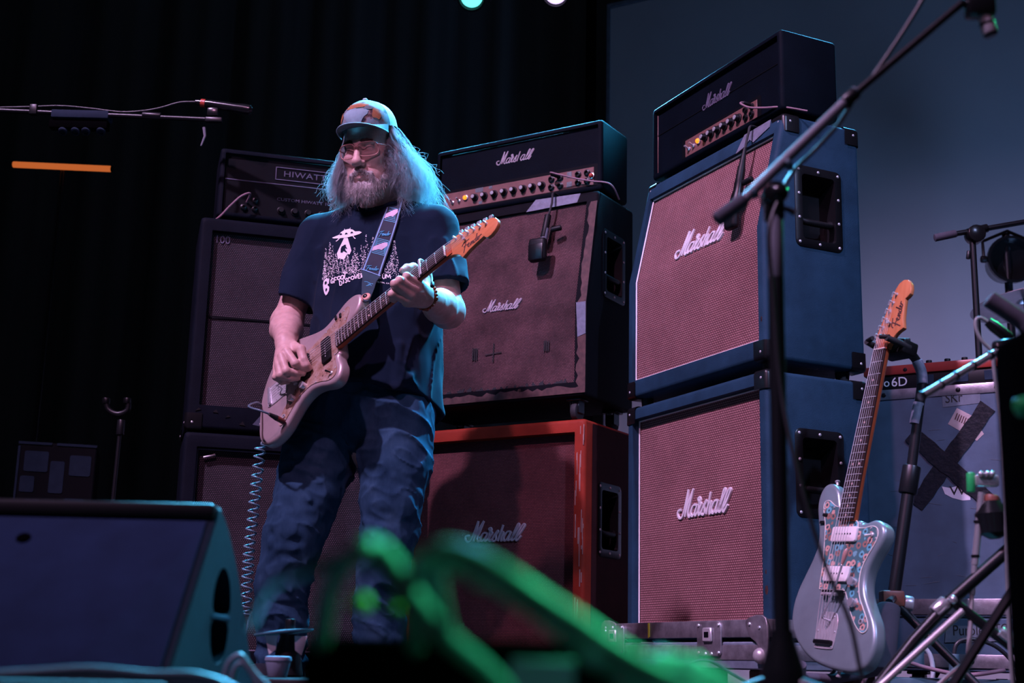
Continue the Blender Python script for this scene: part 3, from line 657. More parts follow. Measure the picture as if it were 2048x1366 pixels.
for x in (-3, .43): MB().cyl((x, 0, .02), (x, 0, -(BACK1[2]+.286)), .03, n=14).build('upright', 'void_black', tr)
# ------------------------------------------------------------------ organic shapes from distance fields
def _hash(i, j, k, s): 
    h = (i*374761393+j*668265263+k*2147483647+s*974711) & 0xffffffff
    h = ((h ^ (h >> 13))*1274126177) & 0xffffffff
    return ((h ^ (h >> 16)) & 0xffff)/65535.0
def vnoise(p, scale, seed=0):
    q = p*np.asarray(scale, float); i = np.floor(q).astype(np.int64); f = q-i; f = f*f*(3-2*f); r = 0
    for dx in (0, 1):
        for dy in (0, 1):
            for dz in (0, 1):
                w = (f[..., 0] if dx else 1-f[..., 0])*(f[..., 1] if dy else 1-f[..., 1])*(f[..., 2] if dz else 1-f[..., 2])
                r = r+w*_hash(i[..., 0]+dx, i[..., 1]+dy, i[..., 2]+dz, seed)
    return r*2-1
def sd_cap(p, a, b, ra, rb=None):
    a, b = np.asarray(a, float), np.asarray(b, float); rb = ra if rb is None else rb
    pa = p-a; ba = b-a; t = np.clip((pa@ba)/(ba@ba+1e-12), 0, 1)
    return np.linalg.norm(pa-t[..., None]*ba, axis=-1)-(ra+(rb-ra)*t)
def sd_ell(p, c, r, R=None):
    q = p-np.asarray(c, float)
    if R is not None: q = q@R
    r = np.asarray(r, float); k0 = np.linalg.norm(q/r, axis=-1); k1 = np.linalg.norm(q/(r*r), axis=-1)+1e-9
    return k0*(k0-1)/k1
def smin(a, b, k):
    h = np.clip(.5+.5*(b-a)/k, 0, 1); return b+(a-b)*h-k*h*(1-h)
def smax(a, b, k): return -smin(-a, -b, k)
def snet(fn, lo, hi, h):
    """surface nets: mesh of the zero level of a distance field"""
    lo = np.asarray(lo, float); n = np.ceil((np.asarray(hi)-lo)/h).astype(int)+1
    ax = [lo[i]+h*np.arange(n[i]) for i in range(3)]
    Bk = 8; nb = -(-n//Bk); cen = np.stack(np.meshgrid(*[lo[i]+h*(np.arange(nb[i])*Bk+(Bk-1)/2) for i in range(3)], indexing='ij'), -1)
    Fc = fn(cen); hot = np.abs(Fc) < h*Bk*1.35
    Fv = np.repeat(np.repeat(np.repeat(np.where(Fc < 0, -1., 1.).astype(np.float32), Bk, 0), Bk, 1), Bk, 2)
    H = np.argwhere(hot); loc = np.stack(np.meshgrid(*[np.arange(Bk)]*3, indexing='ij'), -1).reshape(-1, 3)
    for i in range(0, len(H), 600):
        ij = H[i:i+600, None]*Bk+loc[None]; Fv[ij[..., 0], ij[..., 1], ij[..., 2]] = fn(lo+h*ij)
    Fv = Fv[:n[0], :n[1], :n[2]]
    S = Fv < 0; c = np.zeros(n-1, np.int8); C = [(a, b, d) for a in (0, 1) for b in (0, 1) for d in (0, 1)]
    sl = lambda A, o: A[o[0]:n[0]-1+o[0], o[1]:n[1]-1+o[1], o[2]:n[2]-1+o[2]]
    for o in C: c += sl(S, o)
    act = np.argwhere((c > 0) & (c < 8)); idx = -np.ones(n-1, np.int64); idx[tuple(act.T)] = np.arange(len(act))
    val = np.stack([Fv[act[:, 0]+o[0], act[:, 1]+o[1], act[:, 2]+o[2]] for o in C], 1)
    acc = np.zeros((len(act), 3)); cnt = np.zeros(len(act))
    for a in range(8):
        for b in range(a+1, 8):
            d = np.array(C[b])-np.array(C[a])
            if np.abs(d).sum() != 1: continue
            m = (val[:, a] < 0) != (val[:, b] < 0); t = val[m, a]/(val[m, a]-val[m, b])
            acc[m] += np.array(C[a])+t[:, None]*d; cnt[m] += 1
    V = lo+h*(act+acc/cnt[:, None]); faces = []
    for x in range(3):
        y, z = (x+1) % 3, (x+2) % 3; A = [slice(None)]*3; B = [slice(None)]*3; A[x] = slice(0, n[x]-1); B[x] = slice(1, n[x])
        for q in (y, z): A[q] = slice(1, n[q]-1); B[q] = slice(1, n[q]-1)
        sa, sb = S[tuple(A)], S[tuple(B)]; e = np.argwhere(sa != sb); 
        if not len(e): continue
        flip = sa[tuple(e.T)]; e = e.copy(); e[:, y] += 1; e[:, z] += 1
        def cell(dy, dz): k = e.copy(); k[:, y] -= dy; k[:, z] -= dz; return idx[tuple(k.T)]
        Q = np.stack([cell(1, 1), cell(0, 1), cell(0, 0), cell(1, 0)], 1); Q[~flip] = Q[~flip][:, ::-1]; faces.append(Q)
    return V, np.concatenate(faces)
def np_mesh(name, parts, mat, parent, sharp=180):
    me = bpy.data.meshes.new(name); V = np.concatenate([p[0] for p in parts]); o = 0; Fs = []
    for v, f in parts: Fs += (np.asarray(f)+o).tolist(); o += len(v)
    me.from_pydata(V.tolist(), [], Fs); me.update(); me.polygons.foreach_set('use_smooth', [True]*len(me.polygons))
    me.materials.append(M[mat]); return link(name, me, parent)
def bvh_of(o, base):
    me = o.data; return BVHTree.FromPolygons([tuple(np.array(v.co)+base) for v in me.vertices], [tuple(p.vertices) for p in me.polygons])
def cam_hit(bvh, px, py, off):
    d = unit(CF + CX*(px-1024)/F_PX - CU*(py-683)/F_PX); h = bvh.ray_cast(Vector((0, 0, CAM_Z)), Vector(d))
    if h[0] is None: return None
    n = np.array(h[1]); n = -n if n@d > 0 else n
    return np.array(h[0])+n*off

# ------------------------------------------------------------------ materials of the person
t = NT('skin'); v = t.coord(); n = t.noise(v, 45, 5, .6)
M['skin'] = t.set(t.ramp(n, [(.3, (.50, .300, .265)), (.7, (.64, .41, .37))]), .48, 0, .4); t.bump(t.noise(v, 320, 3), .25, .0012); t.b.inputs['Subsurface Weight'].default_value = .08; t.b.inputs['Subsurface Radius'].default_value = (.01, .004, .002)
t = NT('shirt_cotton'); v = t.coord(); M['shirt_cotton'] = t.set(t.ramp(t.noise(v, 12, 4), [(.3, (.006, .012, .025)), (.75, (.010, .018, .036))]), .95, 0, .05); t.bump(t.noise(v, 900, 2), .3, .0006); t.b.inputs['Sheen Weight'].default_value = .03; t.b.inputs['Sheen Roughness'].default_value = .5
t = NT('denim'); v = t.coord((1, 1, .5)); n1 = t.noise(v, 11, 6, .65); w = t.n('ShaderNodeTexWave'); w.inputs['Scale'].default_value = 260; w.inputs['Distortion'].default_value = .6; t.l(t.coord(rot=(0, .8, .4)), w.inputs[0])
M['denim'] = t.set(t.mix(0.0, t.ramp(n1, [(.28, (.008, .025, .050)), (.52, (.020, .050, .088)), (.78, (.042, .088, .138))]), w.outputs[0]), .9, 0, .06); t.bump(t.noise(t.coord(), 600, 2), .35, .0008)
plain('nail', (.50, .30, .27), .4); plain('print_white', (.80, .76, .78), .8, var=.06); plain('leather_black', (.015, .017, .022), .45, bump=.2, bscale=300)
def hairmat(name, c, var=.2, tr=.5):
    t = NT(name); n = t.noise(t.coord(), 40, 3); col = t.ramp(n, [(.3, [x*(1-var) for x in c]), (.7, [min(1, x*(1+var)) for x in c])])
    d = t.n('ShaderNodeBsdfDiffuse'); q = t.n('ShaderNodeBsdfTranslucent'); g = t.n('ShaderNodeBsdfGlossy'); g.inputs['Roughness'].default_value = .45; g.inputs['Color'].default_value = (.5, .5, .5, 1)
    t.l(col, d.inputs[0]); t.l(col, q.inputs[0]); m = t.n('ShaderNodeMixShader'); m.inputs[0].default_value = tr; t.l(d.outputs[0], m.inputs[1]); t.l(q.outputs[0], m.inputs[2])
    m2 = t.n('ShaderNodeMixShader'); m2.inputs[0].default_value = .08; t.l(m.outputs[0], m2.inputs[1]); t.l(g.outputs[0], m2.inputs[2]); t.l(m2.outputs[0], t.out.inputs[0]); M[name] = t.m
hairmat('hair_white', (.64, .65, .68), .12, .78); hairmat('beard_grey', (.62, .56, .55), .35, .3); hairmat('brow_grey', (.10, .07, .06), .3, .2)
t = NT('cap_print'); v = t.coord(); n1 = t.noise(v, 28, 5, .6); M['cap_print'] = t.set(t.ramp(n1, [(.34, (.02, .014, .025)), (.43, (.16, .08, .075)), (.50, (.26, .25, .28)), (.58, (.17, .26, .30)), (.68, (.30, .12, .05))]), .8, 0, .2)
plain('cap_mesh', (.52, .48, .52), .85, var=.1, bump=.6, bscale=500); plain('cap_brim', (.10, .13, .14), .8, var=.3); plain('frame_pink', (.42, .22, .19), .3)
plain('patch_blue', (.22, .33, .38), .85, var=.2); plain('patch_orange', (.34, .13, .055), .85, var=.25); plain('amber_bead', (.30, .05, .02), .25)
t = NT('lens_glass'); tr = t.n('ShaderNodeBsdfTransparent'); g = t.n('ShaderNodeBsdfGlossy'); g.inputs['Roughness'].default_value = .05; fz = t.n('ShaderNodeFresnel'); fz.inputs[0].default_value = 1.5
m = t.n('ShaderNodeMixShader'); m.inputs[0].default_value = .05; t.l(tr.outputs[0], m.inputs[1]); t.l(g.outputs[0], m.inputs[2]); t.l(m.outputs[0], t.out.inputs[0]); tr.inputs[0].default_value = (.90, .88, .90, 1); M['lens_glass'] = t.m

# ------------------------------------------------------------------ the guitarist
BM = A3(-.43, 4.28, 0)
man = thing('person', 'long-haired bearded guitarist in trucker cap, dark printed t-shirt and jeans, playing', 'person', BM)
def P(px, py, Y): return at(px, py, Y)-BM
TX = A3(.866, -.5, 0); TY = A3(.5, .866, 0); TZ = A3(0, 0, 1)

# joints
SR, ER, WR = P(634, 478, 4.36), P(574, 645, 4.33), P(571, 683, 4.095)
SL_, EL, WL = P(872, 462, 4.19), P(895, 622, 4.13), P(853, 594, 3.885)
# ---- shirt
ROWS = [(398, 757, .060, .060, .02), (412, 757, .085, .075, .02), (430, 758, .140, .095, .015), (455, 759, .185, .118, .01), (500, 759, .200, .135, 0), (560, 759, .203, .147, -.005),
        (640, 758, .203, .158, -.01), (720, 754, .207, .166, -.014), (790, 750, .212, .170, -.012), (850, 748, .214, .170, -.008), (900, 748, .212, .168, -.008)]
_z = np.array([P(px, py, 4.28)[2] for py, px, *_ in ROWS])[::-1]; _c = np.array([P(px, py, 4.28) for py, px, *_ in ROWS])[::-1]; _a = np.array([r[2] for r in ROWS])[::-1]; _b = np.array([r[3] for r in ROWS])[::-1]; _o = np.array([r[4] for r in ROWS])[::-1]
def sd_torso(p, grow=0.):
    z = p[..., 2]; I = lambda A: np.interp(z, _z, A)
    dx, dy = p[..., 0]-I(_c[:, 0]), p[..., 1]-I(_c[:, 1]); o = I(_o)
    q = dx*TX[0]+dy*TX[1]; s = dx*TY[0]+dy*TY[1]-o; a, b = I(_a)+grow, I(_b)+grow
    e = 2.5; k = (np.abs(q/a)**e+np.abs(s/b)**e)**(1/e)
    d = (k-1)*np.minimum(a, b)
    return np.maximum(d, z-_z[-1]), q, s
SE_R = SR+(ER-SR)*.79; SE_L = SL_+(EL-SL_)*.72
def ridge(p, a, b, w, h):
    return h*np.exp(-(np.maximum(sd_cap(p, a, b, 0), 0)/w)**2)
HEM0 = P(748, 812, 4.28)[2]
def shirt_sdf(p, inner=False):
    d, q, s = sd_torso(p)
    for S, E, r0, r1 in ((SR, SE_R, .066, .088), (SL_, SE_L, .068, .090)):
        ax = unit(E-S); dd = np.maximum(sd_cap(p, S, E+ax*.06, r0, r1), (p-E)@ax)
        cav = sd_cap(p, E-ax*.05, E+ax*.2, .060, .064)
        d = smin(d, smax(dd, -cav, .004), .035)
    d = smin(d, sd_cap(p, P(728, 428, 4.31), SR+A3(.01, 0, .012), .050, .058), .05); d = smin(d, sd_cap(p, P(792, 424, 4.25), SL_+A3(-.01, 0, .012), .050, .060), .05)
    z = p[..., 2]
    hem = HEM0-(s*.26)+.006*np.sin(q*30)
    d = smax(d, hem-z, .006)
    # cloth folds: long soft drapes below the chest, pulls towards the strap and the elbows
    low = np.clip((_z[-1]-.16-z)/.4, 0, 1)
    d = d+.010*low*np.sin(q*34+3*vnoise(p, 5, 3)+z*5)*(.5+.5*vnoise(p, (5, 5, 2), 5))
    d = d+.006*vnoise(p, (9, 9, 5), 1)+.003*vnoise(p, (22, 22, 12), 2)
    lowf = .25+.75*low; d = d-.008*lowf*(1-np.abs(vnoise(p@np.array([[1, 0, .3], [0, 1, 0], [-.3, 0, 1]]), (13, 13, 5), 15)))**6+.001
    for a, b, w, h in SHIRT_FOLDS: d = d-ridge(p, a, b, w, h)
    nk = sd_ell(p, P(752, 388, 4.20), (.082, .075, .052)); d = smax(d, -nk, .006)
    return d
def PF(px, py, Y=4.13): return P(px, py, Y)
SHIRT_FOLDS = [(PF(640, 500, 4.27), PF(650, 620, 4.25), .010, .010), (PF(865, 480, 4.1), PF(858, 640, 4.1), .010, .010), (PF(622, 520, 4.3), PF(585, 580, 4.3), .010, .006), (PF(890, 480, 4.1), PF(915, 560, 4.06), .010, .007),
               (PF(840, 660, 4.1), PF(858, 800, 4.12), .012, .007), (PF(800, 690, 4.08), PF(790, 800, 4.08), .014, .010), (PF(735, 700, 4.1), PF(728, 775, 4.1), .010, .012), (PF(845, 740, 4.1), PF(790, 770, 4.08), .010, .007), (PF(860, 790, 4.12), PF(800, 740, 4.08), .009, .006),
               (PF(905, 470, 4.08), PF(880, 540, 4.06), .008, .006), (PF(610, 480, 4.3), PF(632, 560, 4.26), .009, .006), (PF(690, 600, 4.1), PF(660, 500, 4.15), .018, .004)]
V, Q = snet(shirt_sdf, P(540, 850, 4.28)*A3(1, 0, 1)+A3(0, -.30, 0), P(955, 385, 4.28)*A3(1, 0, 1)+A3(0, .32, 0), .0046)
shirt = np_mesh('t_shirt', [(V, Q)], 'shirt_cotton', man); SHIRT_BVH = bvh_of(shirt, BM)
mb = MB(); C = P(753, 398, 4.20); ring = []
for k in range(40):
    a = 2*math.pi*k/40; d = A3(math.cos(a)*.082, math.sin(a)*.075, 0); q = C+d; 
    h = SHIRT_BVH.find_nearest(Vector(q+BM+A3(0, 0, .0))); ring.append(np.array(h[0])-BM+A3(0, 0, .001))
mb.tube(smooth_path(ring, 2, True), .0075, 8, True); mb.build('collar', 'shirt_cotton', shirt, 180)
# ---- jeans
HZ = P(748, 800, 4.28)
LEG_R = [(P(668, 830, 4.31), .118), (P(636, 925, 4.27), .112), (P(613, 990, 4.24), .098), (P(588, 1075, 4.21), .090), (P(567, 1165, 4.21), .080), (P(560, 1235, 4.22), .074), (P(560, 1330, 4.24), .076)]
LEG_L = [(P(800, 830, 4.22), .116), (P(790, 925, 4.19), .108), (P(783, 1000, 4.17), .094), (P(777, 1065, 4.18), .086), (P(766, 1140, 4.21), .080), (P(757, 1235, 4.25), .076), (P(755, 1330, 4.27), .080)]
J_FOLD = []
rj = random.Random(5)
for L, n in ((LEG_R, 15), (LEG_L, 13)):
    for k in range(n):
        i = rj.choice([0, 1, 1, 2, 2, 2, 3, 3, 4, 4]); f = rj.random(); c = L[i][0]*(1-f)+L[i+1][0]*f; r = L[i][1]*.97
        a0 = rj.uniform(-1.0, 1.0); a1 = a0+rj.uniform(.7, 1.4)*rj.choice((-1, 1)); dz = rj.uniform(-.09, .02)
        pt = lambda a, z: c+A3(math.sin(a)*r, -math.cos(a)*r, z)
        J_FOLD.append((pt(a0, 0), pt(a1, dz), rj.uniform(.009, .014), rj.uniform(.004, .010)))
J_FOLD += [(P(545, 1068, 4.14), P(600, 1082, 4.13), .014, -.008), (P(545, 1090, 4.14), P(590, 1100, 4.12), .012, .010), (P(570, 950, 4.18), P(620, 1000, 4.13), .011, .010), (P(600, 905, 4.17), P(650, 930, 4.15), .012, .008), (P(735, 940, 4.12), P(790, 900, 4.1), .014, .008), (P(720, 930, 4.15), P(690, 870, 4.16), .010, .008),
           (P(722, 935, 4.15), P(760, 880, 4.1), .010, .007), (P(540, 1140, 4.15), P(585, 1180, 4.13), .010, .010), (P(535, 1200, 4.15), P(590, 1215, 4.14), .012, -.006)]
def jeans_sdf(p):
    d = sd_ell(p, P(740, 800, 4.28), (.195, .160, .19)); z = p[..., 2]
    for L in (LEG_R, LEG_L):
        l = None
        for (a, ra), (b, rb) in zip(L[:-1], L[1:]):
            c = sd_cap(p, a, b, ra, rb); l = c if l is None else smin(l, c, .02)
        d = smin(d, l, .022) if L is LEG_R else smin(d, l, .022)
    d = smax(d, z-(HZ[2]+.085), .005)
    d = d+.0055*vnoise(p, (11, 11, 8), 11)+.0028*vnoise(p, (26, 26, 20), 12)
    q = p@np.array([[.9, .1, .35], [-.1, 1, .2], [-.35, .2, .9]]); d = d-.010*(1-np.abs(vnoise(q, (8, 8, 15), 13)))**5-.005*(1-np.abs(vnoise(q, (17, 17, 30), 14)))**5+.003
    for a, b, w, h in J_FOLD: d = d-ridge(p, a, b, w, h)
    low = np.clip((.24-z)/.2, 0, 1); d = d-.007*low*np.sin(z*120+3*vnoise(p, 7, 9))
    return np.maximum(d, .045-z)
V, Q = snet(jeans_sdf, A3(-.36, -.26, .03), A3(.24, .24, HZ[2]+.10), .0052)
jeans = np_mesh('jeans', [(V, Q)], 'denim', man); JB = bvh_of(jeans, BM)
# fly seam
mb = MB(); pts = [cam_hit(JB, px, py, .001) for px, py in ((700, 795), (699, 820), (697, 845), (696, 870), (698, 890), (706, 912))]; pts = [q-BM for q in pts if q is not None]
if len(pts) > 2: mb.tube(smooth_path(pts, 3), .0016, 6); mb.build('fly_seam', 'denim', jeans, 180)
# ---- boots
for L, sgn in ((LEG_R, -1), (LEG_L, 1)):
    c = L[-1][0]*A3(1, 1, 0); fw = unit(A3(-.55 if sgn < 0 else -.25, -.85, 0)); 
    f = lambda p: np.maximum(smin(smin(sd_ell(p, c+fw*.09+A3(0, 0, .04), (.055, .055, .045)), sd_cap(p, c-fw*.045+A3(0, 0, .05), c+fw*.11+A3(0, 0, .036), .048, .042), .03), sd_cap(p, c-fw*.01+A3(0, 0, .05), c-fw*.02+A3(0, 0, .12), .048, .05), .03), .0-p[..., 2]+.012)
    V, Q = snet(f, c+A3(-.2, -.22, .0), c+A3(.2, .2, .18), .006); b = np_mesh('boot', [(V, Q)], 'leather_black', man)
    V, Q = snet(lambda p: np.maximum(np.maximum(f(p*A3(1, 1, 0)+A3(0, 0, .03))-.004, p[..., 2]-.016), -p[..., 2]), c+A3(-.2, -.22, -.006), c+A3(.2, .2, .022), .004); np_mesh('sole', [(V, Q)], 'black_rubber', b)

# ---- head frame
H0 = P(741, 309, 4.175); hy, hp, hr = math.radians(19), math.radians(17), math.radians(-3)
_Rz = np.array([[math.cos(hy), math.sin(hy), 0], [-math.sin(hy), math.cos(hy), 0], [0, 0, 1]])      # turn towards the camera's left
_Rx = np.array([[1, 0, 0], [0, math.cos(hp), -math.sin(hp)], [0, math.sin(hp), math.cos(hp)]])       # chin down
_Ry = np.array([[math.cos(hr), 0, math.sin(hr)], [0, 1, 0], [-math.sin(hr), 0, math.cos(hr)]])
HR = _Rz @ _Rx @ _Ry
hd_fr = Fr(H0, HR[:, 0], HR[:, 1], HR[:, 2])
def Hl(p): return (p-H0)@HR
def head_sdf(pw):
    p = Hl(pw); X = p*A3(1, 1, 1); X[..., 0] = np.abs(p[..., 0]); m = X
    d = sd_ell(p, (0, .022, .045), (.077, .098, .088)); d = smin(d, sd_ell(p, (0, -.022, -.025), (.066, .072, .090)), .03)
    d = smin(d, sd_ell(m, (.030, -.040, -.078), (.034, .045, .040)), .03); d = smin(d, sd_ell(p, (0, -.074, -.100), (.026, .022, .022)), .02)
    d = smin(d, sd_cap(m, (.008, -.090, .034), (.040, -.078, .032), .010, .009), .014)                       # brow
    d = smin(d, sd_ell(m, (.042, -.064, -.018), (.024, .022, .022)), .022)                                     # cheekbone
    d = smax(d, -sd_ell(m, (.032, -.104, .012), (.020, .020, .014)), .010)                                     # eye socket
    d = smin(d, sd_ell(m, (.032, -.0745, .010), (.0150, .0135, .0130)), .004)                                  # lowered eyelid
    d = smin(d, sd_cap(m, (.020, -.0885, .0045), (.043, -.083, .004), .0018, .0018), .003)                     # lash line
    d = smin(d, sd_ell(m, (.030, -.080, -.010), (.018, .010, .006)), .008)                                     # bag under the eye
    d = smin(d, sd_cap(p, (0, -.088, .026), (0, -.115, -.026), .0085, .0125), .012); d = smin(d, sd_ell(p, (0, -.114, -.030), (.0155, .0150, .0135)), .008)
    d = smin(d, sd_ell(m, (.0150, -.101, -.034), (.0085, .0110, .0085)), .006); d = smax(d, -sd_ell(m, (.0075, -.110, -.0445), (.0042, .0060, .0040)), .003)
    d = d+.0035*np.exp(-(np.maximum(sd_cap(m, (.020, -.095, -.038), (.040, -.075, -.066), 0), 0)/.006)**2)     # fold beside the mouth
    d = smin(d, sd_ell(p, (0, -.078, -.072), (.030, .026, .030)), .02)
    d = smin(d, sd_cap(m, (0, -.103, -.0655), (.022, -.092, -.070), .0055, .0035), .004); d = smin(d, sd_cap(m, (0, -.1025, -.0790), (.019, -.093, -.0770), .0072, .0040), .004)
    d = smax(d, -sd_cap(m, (0, -.112, -.0725), (.022, -.099, -.0735), .0022, .0015), .002)
    for z in (.052, .062, .072): d = d+.0012*np.exp(-(np.maximum(sd_cap(m, (0, -.086, z), (.035, -.076, z-.004), 0), 0)/.0028)**2)  # forehead lines
    ear = smax(sd_ell(m, (.080, .020, .0), (.010, .020, .032)), -sd_ell(m, (.092, .014, .004), (.008, .011, .018)), .004); d = smin(d, ear, .008)
    nb = P(764, 412, 4.27); d = smin(d, sd_cap(pw, hd_fr(A3(0, .035, -.06)), nb, .056, .066), .03)
    d = smin(d, sd_cap(pw, nb, nb+A3(.0, .0, -.10), .066, .10), .03)
    return d
headV = snet(head_sdf, H0-A3(.15, .17, .33), H0+A3(.17, .19, .17), .0029)
# ---- arms and hands
def chain(p, pts, k=.004):
    d = None
    for (a, ra), (b, rb) in zip(pts[:-1], pts[1:]):
        c = sd_cap(p, a, b, ra, rb); d = c if d is None else smin(d, c, k)
    return d
HAND_R = dict(thumb=[(P(584, 690, 4.07), .013), (P(602, 699, 4.035), .0145), (P(607, 719, 4.025), .0130), (P(613, 730, 4.025), .0115), (P(619, 736, 4.03), .0085)],
    f=[[(P(573, 703, 4.03), .0135), (P(590, 727, 4.012), .0125), (P(603, 734, 4.025), .0105), (P(614, 739, 4.035), .0085)],
       [(P(563, 712, 4.025), .0135), (P(572, 742, 4.005), .0125), (P(592, 746, 4.02), .0105), (P(607, 747, 4.035), .0088)],
       [(P(556, 720, 4.03), .0125), (P(560, 750, 4.01), .0118), (P(580, 757, 4.02), .0100), (P(595, 756, 4.035), .0085)],
       [(P(553, 728, 4.045), .0112), (P(552, 754, 4.02), .0105), (P(563, 764, 4.025), .0090), (P(576, 764, 4.04), .0078)]],
    palm=[(P(572, 688, 4.085), P(573, 704, 4.045), .027, .0165), (P(572, 688, 4.085), P(562, 716, 4.045), .027, .018), (P(570, 688, 4.088), P(556, 726, 4.055), .025, .015), (P(576, 690, 4.08), P(592, 700, 4.05), .022, .016)])
HAND_L = dict(thumb=[(P(848, 560, 3.875), .018), (P(842, 546, 3.865), .0150), (P(826, 535, 3.835), .0135), (P(814, 537, 3.815), .0128), (P(805, 541, 3.80), .0100)],
    f=[[(P(838, 569, 3.80), .0145), (P(813, 553, 3.765), .0118), (P(816, 563, 3.775), .0105), (P(822, 570, 3.79), .0090)],
       [(P(829, 580, 3.79), .0148), (P(799, 561, 3.745), .0122), (P(802, 574, 3.765), .0105), (P(808, 580, 3.785), .0090)],
       [(P(820, 591, 3.785), .0145), (P(789, 568, 3.74), .0118), (P(790, 582, 3.765), .0105), (P(796, 588, 3.785), .0088)],
       [(P(812, 601, 3.79), .0130), (P(784, 588, 3.755), .0112), (P(784, 597, 3.775), .0095), (P(788, 601, 3.79), .0080)]],
    palm=[(P(846, 590, 3.855), P(838, 571, 3.81), .030, .018), (P(846, 592, 3.855), P(829, 583, 3.80), .030, .020), (P(846, 594, 3.855), P(820, 594, 3.80), .030, .020), (P(843, 597, 3.855), P(814, 603, 3.80), .027, .017), (P(846, 585, 3.86), P(846, 560, 3.87), .028, .02)])
def hand_sdf(p, H, W, k=.010):
    d = None
    for a, b, ra, rb in H['palm']: c = sd_cap(p, a, b, ra, rb); d = c if d is None else smin(d, c, .010)
    for f in H['f']:
        c = chain(p, f, .004); kn = sd_ell(p, f[1][0], [f[1][1]*1.08]*3); d = smin(d, smin(c, kn, .003), .0045)
    return smin(d, chain(p, H['thumb'], .004), .007)
def arm_sdf(p, S, E, W, H, rs):
    d = sd_cap(p, S, E, rs[0], rs[1]); d = smin(d, sd_ell(p, E, [rs[1]*1.02]*3), .02); mid = E+(W-E)*.38
    f = smin(sd_cap(p, E, mid, rs[1]*.97, rs[2]), sd_cap(p, mid, W, rs[2], rs[3]), .02); d = smin(d, f, .025)
    return smin(d, hand_sdf(p, H, W), .014)+.0009*vnoise(p, 60, 4)
fR = lambda p: arm_sdf(p, SR, ER, WR, HAND_R, (.052, .046, .049, .031)); fL = lambda p: arm_sdf(p, SL_, EL, WL, HAND_L, (.052, .048, .049, .031))
pr = [q for f in HAND_R['f'] for q, _ in f]+[SR, ER, WR]+[q for q, _ in HAND_R['thumb']]; pl = [q for f in HAND_L['f'] for q, _ in f]+[SL_, EL, WL]+[q for q, _ in HAND_L['thumb']]
aR = snet(fR, np.min(pr, 0)-.065, np.max(pr, 0)+.065, .0031); aL = snet(fL, np.min(pl, 0)-.065, np.max(pl, 0)+.065, .0031)
# chest, hips and legs under the clothes
def under_sdf(p):
    d, q, s = sd_torso(p, -.022); z = p[..., 2]
    d = np.maximum(d, HEM0+.06-z)
    d = smin(d, sd_cap(p, SR, SL_, .05, .05), .04)
    d = smin(d, sd_ell(p, P(738, 850, 4.28), (.13, .10, .14)), .05)
    for L in (LEG_R, LEG_L):
        for (a, ra), (b, rb) in zip(L[:-1], L[1:]): d = smin(d, sd_cap(p, a, b, ra*.72, rb*.72), .02)
    return d
uV = snet(under_sdf, A3(-.36, -.24, .05), A3(.30, .24, 1.62), .011)
body = np_mesh('body', [headV, aR, aL, uV], 'skin', man)

# ---- nails on the picking hand, bracelet
def on_head(pts): return [hd_fr(A3(*q)) for q in pts]
mb = MB()
for (a, ra), (b, rb) in ((HAND_R['thumb'][-2], HAND_R['thumb'][-1]), (HAND_L['thumb'][-2], HAND_L['thumb'][-1])):
    d = unit(b-a); mb.sphere(b+A3(0, -1, .25)*rb*.62+d*rb*.1, (rb*.62, rb*.45, rb*.62), 10, 6)
mb.build('thumb_nail', 'nail', body) if 'nail' in M else mb.build('thumb_nail', 'skin', body)
ax = unit(WL-P(825, 585, 3.82)); x_, y_, z_ = basis(ax); cB = WL+(P(846, 591, 3.86)-WL)*.35
br = None
for k in range(22):
    a = 2*math.pi*k/22; r = .0052+.0022*(k % 4 == 0); q = cB+(x_*math.cos(a)*.0375+y_*math.sin(a)*.0375)
    m = MB().sphere(q, r, 10, 7); o = m.build('bead', 'amber_bead', man)
# ---- cap
def crown(k, th):
    """k 0..1 from rim to top, th angle (0 = front)"""
    f = math.cos(th); rx, ry = .0865, .102+.004*f
    e = (1-k**2.6)**.5 if k < 1 else 0
    z = .080-.010*max(-f, 0)+(.090+.006*max(f, 0)+.010*max(-f, 0))*k
    return A3(math.sin(th)*rx*e, .020-f*ry*e-.004*k, z)
N = 48; TH = [2*math.pi*i/N-math.pi for i in range(N)]
ks = [0, .12, .25, .4, .55, .68, .8, .9, .96, .992]
cap = None
def panel(i0, i1, close_top):
    loops = [[hd_fr(crown(k, TH[i % N])) for i in range(i0, i1+1)] for k in ks]
    return MB().loft(loops, False, False, False)
fi0, fi1 = N//2-10, N//2+10
capo = panel(fi1, fi0+N, True).build('cap', 'cap_mesh', man, 180)
panel(fi0, fi1, True).build('cap_front_panel', 'cap_print', capo, 180)
MB().sphere(hd_fr(crown(.985, 0)+A3(0, .016, .002)), (.008, .008, .005), 12, 8).build('cap_button', 'cap_mesh', capo)
br_l = []
for s in np.linspace(0, 1, 7):      # peaked brim, bowed down at the sides
    row = []
    for th in np.linspace(-1.22, 1.22, 25):
        p0 = crown(0, th); out = .058*s*(1-(abs(th)/1.35)**2.2); row.append(A3(p0[0]*(1+.10*s*(1-abs(th)/1.3)), p0[1]-out, p0[2]+.004-.030*s*(th/1.22)**2+.004*s))
    br_l.append(row)
top = [[hd_fr(q) for q in r] for r in br_l]; bot = [[hd_fr(q-A3(0, 0, .003)) for q in r] for r in br_l]
mb = MB(); mb.loft(top, False, False, False); mb.loft(bot, False, False, False); mb.loft([top[-1], bot[-1]], False, False, False); mb.build('cap_brim', 'cap_brim', capo, 180)
mb = MB(); mb.tube([q for q in top[-1]], .0022, 6); mb.build('brim_edge', 'patch_blue', capo, 180)
